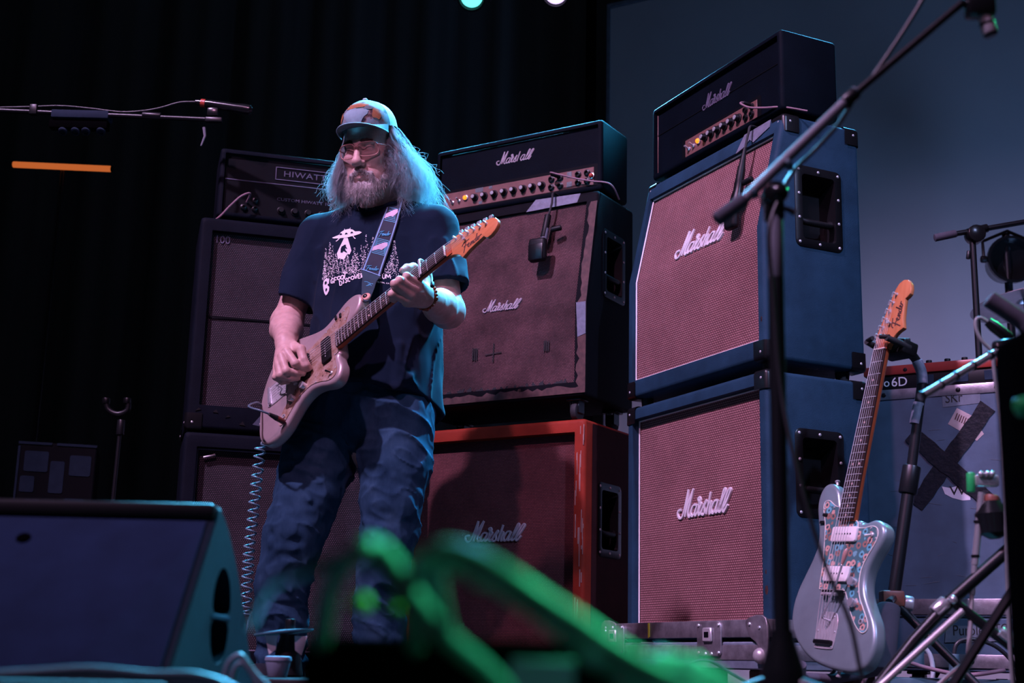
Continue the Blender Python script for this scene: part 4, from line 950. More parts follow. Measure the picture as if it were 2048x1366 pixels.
def cap_patch(name, mat, outline, lift):
    c = [crown(k, th)for th, k in outline]; n = len(c); ctr = np.mean(outline, 0); V_ = []; F_ = []; R = 5
    for r in range(R+1):
        for th, k in outline:
            tt, kk = ctr+(np.array((th, k))-ctr)*(r/R); q = crown(kk, tt); d = unit(q-A3(0, .02, .06)); V_.append(hd_fr(q+d*lift))
    for r in range(R):
        for j in range(n): F_.append((r*n+j, r*n+(j+1) % n, (r+1)*n+(j+1) % n, (r+1)*n+j))
    MB().add(V_, F_).build(name, mat, capo, 180)
blob = lambda cx, ck, rx, rk, s, n=18: [(cx+rx*(1+.22*math.sin(3*a+s))*math.cos(a), ck+rk*(1+.18*math.sin(4*a+s*2))*math.sin(a)) for a in np.linspace(0, 2*math.pi, n, endpoint=False)]
cap_patch('cap_patch', 'patch_blue', blob(-.05, .40, .52, .26, 0), .0016); cap_patch('cap_patch', 'patch_orange', blob(-.86, .42, .18, .16, 1), .0020); cap_patch('cap_patch', 'patch_orange', blob(-.05, .72, .55, .09, 2), .0022)
cap_patch('cap_patch', 'patch_orange', blob(.80, .40, .16, .20, 3), .0020); cap_patch('cap_patch', 'cap_brim', blob(.55, .62, .20, .07, 3), .0024)
# ---- glasses
gl = None
def lens_outline(cx, w=.030, h=.0215, n=28):
    out = []
    for k in range(n):
        a = 2*math.pi*k/n; c, s = math.cos(a), math.sin(a); e = 2/3.2
        out.append((cx+w*abs(c)**e*(1 if c > 0 else -1), h*abs(s)**e*(1 if s > 0 else -1)*(1.0 if s > 0 else 1.08)))
    return out
gY = lambda x: -.106+abs(x)**2*5.5
mb = MB()
for sx in (-1, 1): mb.tube([hd_fr(A3(x, gY(x), .008+z)) for x, z in lens_outline(sx*.0355)], .0017, 6, True)
mb.tube([hd_fr(A3(x, gY(x)-.003*(1-abs(x)/.008), .014+.003*(1-(x/.008)**2))) for x in np.linspace(-.008, .008, 6)], .0017, 6)
gl = mb.build('glasses', 'frame_pink', man, 180)
for sx in (-1, 1):
    o = lens_outline(sx*.0355, .0292, .0207); MB().add([hd_fr(A3(x, gY(x)-.0002, .008+z)) for x, z in o], [tuple(range(len(o)))]).build('lens', 'lens_glass', gl)
    MB().tube([hd_fr(A3(sx*x, y, z)) for x, y, z in ((.0645, -.086, .018), (.072, -.075, .017), (.080, -.02, .014), (.082, .03, .010))], .0018, 6).build('temple', 'frame_pink', gl, 180)
# ---- hair: loose long curls, and a core that keeps it full
HG = {-1: [(-.068, .020, .078), (-.082, .022, .010), (-.100, .026, -.045), (-.114, .030, -.095), (-.116, .034, -.140)], 1: [(.068, .025, .075), (.086, .034, .010), (.106, .042, -.045), (.118, .046, -.100), (.114, .048, -.160)]}
def hair_core(pw):
    p = Hl(pw); d = None
    for sx in (-1, 1):
        rad = (.008, .008, .008, .007, .005) if sx < 0 else (.008, .008, .008, .007, .005)
        for i in range(4):
            c = sd_cap(p, HG[sx][i], HG[sx][i+1], rad[i], rad[i+1]); d = c if d is None else smin(d, c, .02)
    d = smin(d, sd_ell(p, (0, .085, -.03), (.070, .035, .10)), .03)
    return d+.008*vnoise(p, (38, 38, 18), 6)+.004*vnoise(p, 80, 7)
hc = snet(hair_core, H0-A3(.21, .14, .30), H0+A3(.23, .24, .12), .0055)
rng = np.random.default_rng(4)
def strands(curves, rad):
    """thin three-sided tubes for an array of curves (n, k, 3)"""
    C_ = np.asarray(curves); n, k, _ = C_.shape; T = np.gradient(C_, axis=1); T /= np.linalg.norm(T, axis=2, keepdims=True)+1e-9
    a = np.cross(T, A3(.3, .5, .81)); a /= np.linalg.norm(a, axis=2, keepdims=True)+1e-9; b = np.cross(T, a)
    r = (np.asarray(rad).reshape(-1, 1)*np.linspace(1, .45, k)[None])[..., None]
    V_ = np.stack([C_+r*(math.cos(q)*a+math.sin(q)*b) for q in (0, 2.094, 4.189)], 2).reshape(-1, 3)
    i = np.arange(n)[:, None, None]; j = np.arange(k-1)[None, :, None]; s = np.arange(3)[None, None]
    A_ = (i*k+j)*3+s; B_ = (i*k+j)*3+(s+1) % 3
    return V_, np.stack([A_, B_, B_+3, A_+3], -1).reshape(-1, 4)
def hair_curves(nc, per):
    """wavy locks: clumps of strands that share a wave, with loose frizzy ends"""
    out = []; K = 20; tt = np.linspace(0, 1, K); t1 = tt[:, None]
    for c in range(nc):
        back = rng.random() < .16
        if back:
            x0 = rng.uniform(-.075, .075); g = np.array([(x0, .085, .05), (x0*1.15, .115, -.02), (x0*1.3, .12, -.09), (x0*1.4, .11, -.16)]); sp = .014
        else:
            sx = -1 if rng.random() < .45 else 1; g = np.array(HG[sx]); sp = .0150 if sx < 0 else .0175
        off = np.clip(rng.normal(0, 1, 3), -2, 2)*sp*A3(1, 2.0, .5); L0 = rng.uniform(.70, 1.22)
        A0 = rng.uniform(.0050, .0135); F0 = rng.uniform(2.2, 4.8); p0 = rng.uniform(0, 6.28, 3)
        for k in range(per):
            L = L0*rng.uniform(.75, 1.05); s_ = np.clip(tt*L, 0, 1.0)*(len(g)-1); ii = np.minimum(s_.astype(int), len(g)-2); f = (s_-ii)[:, None]
            base = g[ii]*(1-f)+g[ii+1]*f+np.maximum(tt*L-1, 0)[:, None]*A3(0, -.02, -.24)
            o2 = off+rng.normal(0, .0030, 3); w = (.25+.75*tt)
            wave = A0*w[:, None]*np.stack([np.sin(F0*6.28*tt+p0[0]), np.sin(F0*6.0*tt+p0[1]), .5*np.sin(F0*6.6*tt+p0[2])], 1)
            fz = rng.uniform(.0010, .0052)*tt[:, None]; q0 = rng.uniform(0, 6.28, 3); F1 = rng.uniform(6, 13)
            friz = fz*np.stack([np.sin(F1*6.28*tt+q0[0]), np.sin(F1*5.7*tt+q0[1]), np.sin(F1*6.1*tt+q0[2])], 1)
            fly = (rng.random() < .24)*t1**1.4*rng.normal(0, .022, 3)*A3(1, 1, .6)
            out.append(base+(.45+1.10*t1)*o2+wave+friz+fly)
    return hd_fr(np.array(out))
HN = 300*30; hv = strands(hair_curves(300, 30), rng.uniform(.00025, .00050, HN))
hair = np_mesh('hair', [hc], 'hair_white', man); hs = np_mesh('hair_strands', [hv], 'hair_white', hair); hs['kind'] = 'stuff'
# ---- beard and moustache
def beard_core(pw):
    p = Hl(pw); m = p.copy(); m[..., 0] = np.abs(p[..., 0])
    d = sd_cap(m, (.066, -.022, -.030), (.055, -.050, -.080), .007, .011); d = smin(d, sd_cap(m, (.055, -.050, -.080), (.020, -.080, -.112), .013, .022), .02)
    d = smin(d, sd_ell(p, (0, -.086, -.116), (.033, .024, .030)), .02); d = smin(d, sd_cap(m, (.004, -.106, -.0545), (.030, -.092, -.070), .0065, .0070), .006)
    d = smin(d, sd_cap(m, (.030, -.092, -.070), (.036, -.082, -.098), .0070, .010), .01)
    d = smax(d, -sd_ell(p, (0, -.116, -.0755), (.021, .030, .0095)), .004)
    return d+.003*vnoise(p, (110, 110, 45), 8)+.0018*vnoise(p, 170, 9)
bV = snet(beard_core, H0-A3(.10, .15, .20), H0+A3(.11, .10, .05), .0030)
bn = rng.choice(len(bV[0]), 3600); src = bV[0][bn]; loc = Hl(src); K = 8; tt = np.linspace(0, 1, K)[None, :, None]
gr = unit(A3(0, -.30, -1)); L = np.where(loc[:, 2] < -.09, rng.uniform(.010, .026, len(bn)), rng.uniform(.006, .016, len(bn)))[:, None, None]
outw = np.stack([loc[:, 0]*4, np.full(len(bn), -.25), np.zeros(len(bn))], 1)[:, None]
cur = loc[:, None]+(gr[None, None]+.75*outw+rng.normal(0, .34, (len(bn), 1, 3)))*L*tt+rng.normal(0, .0015, (len(bn), 1, 3))*np.sin(tt*rng.uniform(4, 9, (len(bn), 1, 1)))
beard = np_mesh('beard', [bV], 'beard_grey', man); bs = np_mesh('beard_strands', [strands(hd_fr(cur), rng.uniform(.0003, .0005, len(bn)))], 'beard_grey', beard); bs['kind'] = 'stuff'
cur = []
for i in range(420):
    sx = rng.choice((-1, 1)); u = rng.random(); r0 = A3(sx*(.012+.034*u), -.0985+.016*u, .034+.004*math.sin(u*3)+rng.normal(0, .0018)); d = unit(A3(sx*.9, -.15, .25-.7*u+rng.normal(0, .2)))
    cur.append([r0+d*.010*k/4 for k in range(5)])
eb = np_mesh('eyebrows', [strands(hd_fr(np.array(cur)), np.full(420, .0005))], 'brow_grey', man); eb['kind'] = 'stuff'
# ------------------------------------------------------------------ electric guitars
def metalflake(name, c, rough=.38, wear=None, amt=.66):
    t = NT(name); v = t.coord(); n = t.noise(v, 14, 5, .6); col = t.ramp(n, [(.3, [x*.9 for x in c]), (.7, [x*1.1 for x in c])])
    if wear is not None:
        k = t.ramp(t.noise(v, 26, 7, .75), [(amt, (0, 0, 0)), (amt+.04, (1, 1, 1))]); col = t.mix(k, col, wear)
    t.bump(t.noise(v, 1500, 2), .15, .0004)
    M[name] = t.set(col, rough, .35, .5); t.b.inputs['Coat Weight'].default_value = .35; t.b.inputs['Coat Roughness'].default_value = .2
metalflake('finish_champagne', (.43, .330, .325), .42, (.30, .20, .15), .70); metalflake('finish_silver', (.24, .31, .33), .34)
t = NT('guard_worn'); v = t.coord(); n1 = t.noise(v, 30, 7, .75); n2 = t.noise(v, 150, 4, .7)
c1 = t.ramp(n1, [(.32, (.16, .075, .04)), (.48, (.40, .24, .17)), (.62, (.50, .38, .33))]); k = t.ramp(n2, [(.60, (1, 1, 1)), (.68, (.45, .40, .42))]); mx = t.n('ShaderNodeMix'); mx.data_type = 'RGBA'; mx.blend_type = 'MULTIPLY'; mx.inputs[0].default_value = 1; t.l(c1, mx.inputs[6]); t.l(k, mx.inputs[7]); M['guard_worn'] = t.set(mx.outputs[2], .45, .3)
t = NT('guard_floral'); v = t.coord((1, 1, .001)); vo = t.n('ShaderNodeTexVoronoi'); vo.inputs['Scale'].default_value = 52; vo.inputs['Randomness'].default_value = .75
wob = t.noise(v, 90, 2); ad = t.n('ShaderNodeVectorMath', operation='ADD'); sc = t.n('ShaderNodeVectorMath', operation='SCALE'); sc.inputs['Scale'].default_value = .006
nz = t.n('ShaderNodeTexNoise'); nz.inputs['Scale'].default_value = 130; t.l(v, nz.inputs['Vector']); t.l(nz.outputs[1], sc.inputs[0]); t.l(v, ad.inputs[0]); t.l(sc.outputs[0], ad.inputs[1]); t.l(ad.outputs[0], vo.inputs['Vector'])
sp = t.n('ShaderNodeSeparateColor'); t.l(vo.outputs['Color'], sp.inputs[0])
pet = t.ramp(sp.outputs[0], [(.0, (.62, .36, .30)), (.34, (.62, .36, .30)), (.35, (.12, .42, .50)), (.62, (.16, .46, .52)), (.63, (.30, .16, .13)), (1, (.34, .18, .14))])
k1 = t.ramp(vo.outputs['Distance'], [(.20, (1, 1, 1)), (.23, (0, 0, 0))]); k2 = t.ramp(vo.outputs['Distance'], [(.46, (0, 0, 0)), (.50, (1, 1, 1))])
col = t.mix(k1, pet, (.045, .09, .10)); col = t.mix(k2, col, (.075, .17, .18)); M['guard_floral'] = t.set(col, .35, 0, .5)
t = NT('rosewood'); v = t.coord((3, 60, 60)); M['rosewood'] = t.set(t.ramp(t.noise(v, 4, 4), [(.3, (.014, .007, .007)), (.7, (.032, .015, .013))]), .6, spec=.2)
t = NT('maple'); v = t.coord((4, 40, 40)); M['maple'] = t.set(t.ramp(t.noise(v, 4, 5), [(.3, (.52, .17, .065)), (.7, (.62, .22, .09))]), .32)
plain('maple_dark', (.42, .085, .03), .35); plain('bone', (.74, .66, .58), .4); plain('dot_clay', (.62, .42, .36), .5); plain('pickup_black', (.005, .005, .006), .45, spec=.2); plain('pickup_white', (.82, .76, .74), .4, var=.03)
plain('steel_string', (.55, .53, .55), .35, .3); plain('strap_web', (.016, .022, .042), .8, bump=.3, bscale=600); plain('strap_blue', (.20, .36, .56), .7); plain('strap_pink', (.62, .46, .58), .7); plain('strap_cyan', (.10, .42, .62), .7); plain('strap_leather', (.03, .055, .075), .4); plain('ink_brown', (.07, .025, .02), .5); plain('button_pink', (.66, .33, .26), .35)

BODY = smooth_path([(.190, .033), (.215, .040), (.243, .052), (.268, .064), (.286, .084), (.293, .108), (.285, .128), (.262, .140), (.230, .140), (.195, .128), (.160, .114), (.125, .108), (.090, .116), (.050, .132), (.010, .148), (-.035, .155), (-.080, .147), (-.115, .122), (-.148, .080), (-.170, .032),
    (-.181, -.020), (-.187, -.075), (-.186, -.120), (-.170, -.155), (-.140, -.172), (-.105, -.174), (-.065, -.160), (-.030, -.134), (.000, -.112), (.030, -.100), (.062, -.099), (.095, -.111), (.125, -.128), (.150, -.136), (.172, -.130), (.186, -.110), (.190, -.088), (.184, -.066), (.182, -.048), (.190, -.034)], 4, True)
GUARD = smooth_path([(.196, .031), (.222, .040), (.228, .062), (.243, .090), (.238, .108), (.215, .104), (.180, .088), (.130, .076), (.080, .066), (.020, .060), (.010, .050), (.010, -.022), (.006, -.040), (-.020, -.058), (-.055, -.082), (-.080, -.106), (-.092, -.128), (-.084, -.142), (-.066, -.140), (-.034, -.116), (-.004, -.094), (.030, -.083), (.064, -.082), (.098, -.095), (.128, -.112), (.150, -.117), (.166, -.110), (.172, -.092), (.168, -.062), (.170, -.040), (.186, -.031)], 4, True)
HEADST = [(.650, .0215), (.664, .026), (.680, .034), (.700, .0315), (.716, .0265), (.755, .014), (.800, .002), (.822, -.006), (.836, -.016), (.843, -.031), (.840, -.047), (.828, -.059), (.812, -.065), (.798, -.065), (.790, -.058), (.786, -.050), (.775, -.0505), (.761, -.052), (.729, -.056), (.702, -.065), (.698, -.060), (.694, -.050), (.686, -.040), (.672, -.030), (.658, -.023), (.650, -.0215)]
NUT = .648; fret_u = lambda n: NUT*2**(-n/12)
def make_guitar(label, T, R, finish, guard, guard_edge, pick, pickup_u, dark_bridge=False):
    g = link('electric_guitar', None); g.matrix_world = Matrix(((R[0][0], R[1][0], R[2][0], T[0]), (R[0][1], R[1][1], R[2][1], T[1]), (R[0][2], R[1][2], R[2][2], T[2]), (0, 0, 0, 1))); tag(g, label, 'guitar'); g.empty_display_size = .1
    z0 = -.010
    MB().prism(BODY, -.050, z0, None, .011, 4).build('body', finish, g, 180 if False else 50)
    MB().prism(GUARD*1.0, z0, z0+.0022).build('pickguard', guard, g)
    if guard_edge:
        mb = MB(); mb.tube(np.c_[GUARD, np.full(len(GUARD), z0+.0016)], .0014, 6, True); mb.build('pickguard_edge', guard_edge, g, 180)
    m = MB()
    for i in range(0, len(GUARD), 9):
        c = GUARD[i]+(A3(.06, -.02)-GUARD[i])*.045; m.lathe([(.0030, 0), (.0026, .0012), (.0006, .0016)], (c[0], c[1], z0+.0022), (0, 0, 1), 8)
    m.build('guard_screw', 'nickel', g)['kind'] = 'stuff'
    # neck and headstock
    us = [.186, .21, .24, .30, .45, .60, .648, .668]; L = []
    for u in us:
        hw = np.interp(u, [.15, .648], [.0290, .0212]); th = .021 if u > .3 else .021+(.3-u)*.05
        L.append([(u, hw*math.cos(a), -.001-(th if math.sin(a) > 0 else 0)*max(0, math.sin(a))**.8) for a in np.linspace(0, math.pi, 13)])
    MB().loft(L).build('neck', 'maple_dark', g)
    bl = []
    for u in (.187, .648):
        hw = np.interp(u, [.15, .648], [.0290, .0212]); bl.append([(u, -hw, -.001), (u, -hw, .0035)]+[(u, hw*s, .0035+.0015*(1-s*s)) for s in np.linspace(-.9, .9, 7)]+[(u, hw, .0035), (u, hw, -.001)])
    MB().loft(bl).build('fretboard', 'rosewood', g)
    for n in range(1, 22):
        u = fret_u(n); hw = np.interp(u, [.15, .648], [.0290, .0212])
        MB().tube([(u, hw*s, .0047+.0015*(1-s*s)) for s in np.linspace(-1, 1, 7)], .00095, 6).build('fret', 'fret_wire', g)
    for n in (3, 5, 7, 9, 12, 15, 17, 19, 21):
        u = (fret_u(n)+fret_u(n-1))/2
        for v in ((-.012, .012) if n == 12 else (0,)): MB().lathe([(.0032, 0), (.0031, .0004), (.0004, .0005)], (u, v, .0049), (0, 0, 1), 10).build('inlay_dot', 'dot_clay', g)
    MB().rbox((.646, -.0208, .001), (.650, .0208, .0075), .001, 1).build('nut', 'bone', g)
    hs = MB().prism(HEADST, -.017, -.004, None, .0025, 2).build('headstock', 'maple', g)
    mb = MB(); d = unit(A3(.142, -.0, 0)); fx = unit(A3(.97, -.13, 0)); fender_logo(mb, .070, Fr((.742, -.0365, -.0045), fx, (-fx[1], fx[0], 0), (0, 0, 1)), .0006, .0010, .05); mb.build('headstock_script', 'ink_brown', hs)['kind'] = 'stuff'
    for k in range(6):
        u, v = .690+.0226*k, .0205-.0070*k
        tn = MB().lathe([(.0055, -.004), (.0055, -.0025), (.0036, -.002), (.0032, .008), (.0024, .010)], (u, v, 0), (0, 0, 1), 10).build('tuner', 'chrome', g)
        dv = unit(A3(.28, .96, 0)); p0 = A3(u, v, -.020); MB().cyl(p0+dv*.004, p0+dv*.024, .0028, n=8).build('tuner_shaft', 'nickel', tn)
        b = p0+dv*.030; MB().rbox((-.0075, -.006, -.0045), (.0075, .0085, .0045), .003, 2, Fr(b, (dv[1], -dv[0], 0), dv, (0, 0, 1))).build('tuner_key', 'chrome', tn)
        MB().rbox((u-.009, v-.008, -.026), (u+.009, v+.012, -.0165), .003, 1).build('tuner_housing', 'nickel', tn)
    MB().lathe([(.0030, -.004), (.0030, .004), (.0055, .005), (.0050, .007)], (.722, -.012, 0), (0, 0, 1), 10).build('string_tree', 'nickel', g)
    # pickups, bridge, tailpiece
    for u in pickup_u:
        pu = MB().prism(rrect(u-.0195, u+.0195, -.0465, .0465, .006), z0+.002, .0005, None, .0022, 2).build('pickup', pick, g); m = MB()
        for k in range(6): m.lathe([(.0024, 0), (.0023, .0008), (.0004, .001)], (u, -.026+.0104*k, .0004), (0, 0, 1), 8)
        m.build('pole_piece', 'black_plastic' if pick == 'pickup_white' else 'nickel', pu)['kind'] = 'stuff'
    br = MB().rbox((-.008, -.040, z0+.004), (.008, .040, z0+.013), .003, 2).build('bridge', 'black_metal' if dark_bridge else 'nickel', g)
    for k in range(6): MB().rcyl((-.005, -.026+.0104*k-.004, z0+.0155), (-.005, -.026+.0104*k+.004, z0+.0155), .0045, .001, 10).build('saddle', 'nickel', br)
    plate = smooth_path([(-.046, -.012), (-.050, -.026), (-.070, -.036), (-.105, -.0375), (-.132, -.035), (-.138, -.026), (-.138, .026), (-.132, .035), (-.105, .0375), (-.070, .036), (-.050, .026), (-.046, .012)], 3, True)
    tp = MB().prism(plate, z0, z0+.0028, None, .0008, 1).build('tailpiece_plate', 'nickel', g)
    MB().rbox((-.128, -.033, z0+.002), (-.117, .033, z0+.012), .003, 2).build('string_anchor', 'chrome' if not dark_bridge else 'black_metal', tp)
    m = MB()
    for u, v in ((-.058, .020), (-.058, -.020), (-.095, .031), (-.095, -.031), (-.132, .028), (-.132, -.028), (-.075, .0)): m.lathe([(.003, 0), (.0025, .0012), (.0006, .0016)], (u, v, z0+.0028), (0, 0, 1), 8)
    m.build('plate_screw', 'nickel', tp)['kind'] = 'stuff'
    MB().lathe([(.0052, 0), (.0052, .0006), (.0040, .0007), (.0040, .0002)], (-.085, .004, z0+.0029), (0, 0, 1), 16).build('maker_stamp', 'chrome', tp)
    arm = smooth_path([(-.068, -.004, z0), (-.068, -.004, z0+.022), (-.060, -.008, z0+.028), (-.03, -.022, z0+.030), (.02, -.040, z0+.034), (.066, -.053, z0+.038)], 5) if dark_bridge else smooth_path([(-.068, -.004, z0), (-.068, -.004, z0+.020), (-.066, -.010, z0+.027), (-.045, -.018, z0+.032), (-.015, -.024, z0+.036), (.010, -.026, z0+.040)], 5)
    ar = MB().tube(arm, .0027, 8).build('tremolo_arm', 'chrome', g, 180); e = arm[-1]; dd = unit(arm[-1]-arm[-3])
    MB().lathe([(.0028, -.002), (.0042, .006), (.0062, .022), (.0056, .034), (.002, .039)], e, dd, 12).build('arm_tip', 'white_plastic' if not dark_bridge else 'frame_pink', ar)
    for u, v in ((.030, -.066), (-.022, -.080)):
        MB().lathe([(.0112, 0), (.0115, .012), (.0105, .0145), (.001, .015)], (u, v, z0+.0022), (0, 0, 1), 16).build('control_knob', 'chrome', g)
    sw = MB().lathe([(.0062, 0), (.0058, .003), (.003, .005)], (.150, -.098, z0+.0022), (0, 0, 1), 12).build('selector_switch', 'nickel', g)
    MB().lathe([(.0016, 0), (.0022, .006), (.0032, .014), (.0026, .018)], (.150, -.098, z0+.006), (-.45, .30, .85), 8).build('switch_tip', 'black_plastic' if not dark_bridge else 'bone', sw)
    MB().lathe([(.0075, 0), (.007, .003), (.004, .003), (.004, -.002)], (-.066, -.118, z0+.0022), (0, 0, 1), 14).build('output_jack', 'nickel', g)
    m = MB()
    for (u, v) in ((.185, .100), (.205, .094)): m.rbox((u-.004, v-.0085, z0+.002), (u+.004, v+.0085, z0+.006), .001, 1)
    m.build('roller_switch', 'black_plastic', g)['kind'] = 'stuff'
    sb = MB().lathe([(.004, 0), (.004, .008), (.007, .011), (.006, .014)], (.291, .098, -.030), unit(A3(.9, .35, 0)), 12).build('strap_button', 'nickel', g)
    MB().lathe([(.004, 0), (.004, .008), (.007, .011), (.006, .014)], (-.185, -.05, -.030), (-1, 0, 0), 12).build('strap_button', 'nickel', g)
    for k in range(6):
        vb, vn = -.026+.0104*k, -.0175+.0070*k; tk = 5-(5-k); j = 5-k
        u, v = .690+.0226*(5-k), .0205-.0070*(5-k)
        MB().tube([(-.122, vb, z0+.010), (-.005, vb, z0+.0205), (.648, vn, .0078), (u-.003, v-.002, .003)], .00034+.00012*k, 5).build('string', 'steel_string', g)
    return g
GT = A3(-.6513, 4.084, .9404); GR = [(.7073, -.5483, .4462), (-.1565, .494, .8552), (-.6893, -.6748, .2636)]
guitar = make_guitar('worn champagne electric guitar with dark pickups, played by the guitarist', GT, GR, 'finish_champagne', 'guard_worn', None, 'pickup_black', (.137, .042))
G2T = A3(.8044, 3.4642, .2946); G2R = [(.2383, .0538, .9697), (-.448, .892, .0606), (-.8617, -.4489, .2367)]
guitar2 = make_guitar('silver electric guitar with flowered pickguard and white pickups on a floor stand', G2T, G2R, 'finish_silver', 'guard_floral', 'bone', 'pickup_white', (.151, .049), True)
GRm = np.array(GR).T
def to_g(p): return (np.asarray(p)-GT)@GRm
# strap lock button, big and pink, on the horn
MB().lathe([(.006, 0), (.0155, .001), (.0165, .004), (.0150, .007), (.007, .008), (.006, .006), (.001, .006)], (.300, .106, -.026), unit(A3(.35, .15, .85)), 20).build('strap_lock', 'button_pink', guitar)
MB().lathe([(.0075, 0), (.007, .004), (.004, .006), (.001, .006)], (.3025, .107, -.0195), unit(A3(.35, .15, .85)), 14).build('strap_lock_core', 'black_metal', guitar)
m = MB(); rn = random.Random(21)
for k in range(30): # screw holes, lost screws and dings on the worn guitar
    i = rn.randrange(len(GUARD)); c = GUARD[i]+(A3(.06, -.01)-GUARD[i])*rn.uniform(-.02, .35); r = rn.uniform(.001, .0028); m.lathe([(r, 0), (r*.9, .0003)], (c[0], c[1], -.0078), (0, 0, 1), 7)
m.build('wear_mark', 'ink_brown', guitar)['kind'] = 'stuff'
# sprung capo
cu = .556; cp = thing('guitar_capo', 'small metal sprung capo clamped on the played guitar neck', 'capo'); cp.matrix_world = guitar.matrix_world.copy()
MB().rbox((cu-.004, -.026, .0095), (cu+.004, .034, .014), .003, 2).build('capo_bar', 'nickel', cp)
MB().tube(smooth_path([(cu, .030, .012), (cu, .040, .004), (cu, .038, -.016), (cu, .020, -.030), (cu, -.01, -.034), (cu, -.032, -.030)], 4), .0035, 8).build('capo_spring', 'chrome', cp, 180)
MB().rcyl((cu, -.030, -.034), (cu, -.048, -.030), .006, .002).build('capo_lever', 'black_plastic', cp)

# ---- strap: lies on the shirt, over the shoulder, across the back to the tail button
EDGE_L = [(726, 543), (737, 513), (749, 483), (761, 452), (773, 421), (783, 398)]; EDGE_R = [(762, 556), (772, 523), (782, 492), (792, 459), (801, 428), (808, 404)]
def row(e, n, off):
    e = smooth_path(e, n); out = []
    for px, py in e:
        h = cam_hit(SHIRT_BVH, px, py, off); out.append(h)
    good = [i for i, h in enumerate(out) if h is not None]
    for i in range(len(out)):
        if out[i] is None: out[i] = out[min(good, key=lambda j: abs(j-i))]
    return np.array(out)
rl, rr_ = row(EDGE_L, 6, .007), row(EDGE_R, 6, .007)
def sm(A_):
    for _ in range(4): A_[1:-1] = (A_[:-2]+2*A_[1:-1]+A_[2:])/4
    return A_
rl, rr_ = sm(rl), sm(rr_); nS = len(rl)
def strap_pt(s, t, lift=0.):
    """s 0..1 across, t 0..1 upwards"""
    x = t*(nS-1); i = min(int(x), nS-2); f = x-i; a, b = rl[i]*(1-f)+rl[i+1]*f, rr_[i]*(1-f)+rr_[i+1]*f
    n = unit(np.cross(b-a, rl[i+1]-rl[i])); n = n if n[1] < 0 else -n
    return a*(1-s)+b*s+n*lift
sh_top, sh_top2 = rl[-1], rr_[-1]
bk = [SL_*.45+A3(-.02, .03, .02)+A3(0, 0, .0)]
over = []
for q in (A3(-.30, 4.23, 1.60), A3(-.28, 4.31, 1.58), A3(-.31, 4.42, 1.47), A3(-.42, 4.50, 1.30), A3(-.55, 4.46, 1.14), A3(-.64, 4.36, 1.02)):
    h = SHIRT_BVH.find_nearest(Vector(q)); over.append(np.array(h[0])+unit(q-np.array(h[0]))*.008)
over.append(GT+GRm@A3(-.20, -.05, -.03))
ext_l = [o+A3(-.025, 0, 0) for o in over]; ext_r = [o+A3(.025, .0, -.01) for o in over]
Lp = np.concatenate([rl, smooth_path([rl[-1]]+ext_l, 4)[1:]]); Rp = np.concatenate([rr_, smooth_path([rr_[-1]]+ext_r, 4)[1:]])
loops = []
for i in range(len(Lp)):
    a, b = Lp[i], Rp[i]; d = unit(np.cross(b-a, Lp[min(i+1, len(Lp)-1)]-Lp[max(i-1, 0)])); loops.append([to_g(q) for q in (a+d*.001, b+d*.001, b-d*.001, a-d*.001)])
strap = MB().loft(loops).build('strap', 'strap_web', guitar, 60)
def on_strap(name, mat, polys, lift=.0018):
    mb = MB()
    for poly in polys:
        n = len(poly); mb.add([to_g(strap_pt(s, t, lift)) for s, t in poly], [tuple(range(n))])
    return mb.build(name, mat, strap)
on_strap('edge_stripe', 'strap_blue', [[(s0, t), (s1, t), (s1, t+.05), (s0, t+.05)] for s0, s1 in ((.05, .12), ) for t in np.arange(0, .99, .05)])['kind'] = 'stuff'
on_strap('edge_stripe', 'strap_blue', [[(s0, t), (s1, t), (s1, t+.05), (s0, t+.05)] for s0, s1 in ((.88, .95), ) for t in np.arange(0, .99, .05)])['kind'] = 'stuff'
for t0 in (.27, .68):
    pl = []
    for k in range(4):
        e = .035*k; x0, x1, y0, y1 = .16+e, .86-e, t0-.02+e*.55, t0+.17-e*.55; w = .013
        pl += [[(x0, y0), (x1, y0), (x1, y0+w*.5), (x0, y0+w*.5)], [(x0, y1-w*.5), (x1, y1-w*.5), (x1, y1), (x0, y1)], [(x1-w*1.6, y0), (x1, y0), (x1, y1), (x1-w*1.6, y1)], [(x0, y0), (x0+w*1.2, y0), (x0+w*1.2, y1), (x0, y1)]]
    on_strap('woven_square', 'strap_cyan', pl)['kind'] = 'stuff'
    on_strap('woven_wave', 'strap_pink', [[(.14, t0), (.30, t0+.02), (.50, t0+.045), (.62, t0+.04), (.75, t0+.075), (.86, t0+.11), (.80, t0+.145), (.62, t0+.135), (.40, t0+.10), (.14, t0+.055)]], .0026)
for t0 in (.07, .50, .92):
    mb = MB()
    for st in _FEN:
        q = smooth_path([(.5+(x-.55)*.60, t0+(y-.5)*.085+.02*(x-.5)) for x, y in st], 4); pts = [to_g(strap_pt(s, min(t, .999), .0024)) for s, t in q]; mb.tube(pts, .0012, 5)
    mb.build('woven_script', 'strap_cyan', strap, 180)['kind'] = 'stuff'
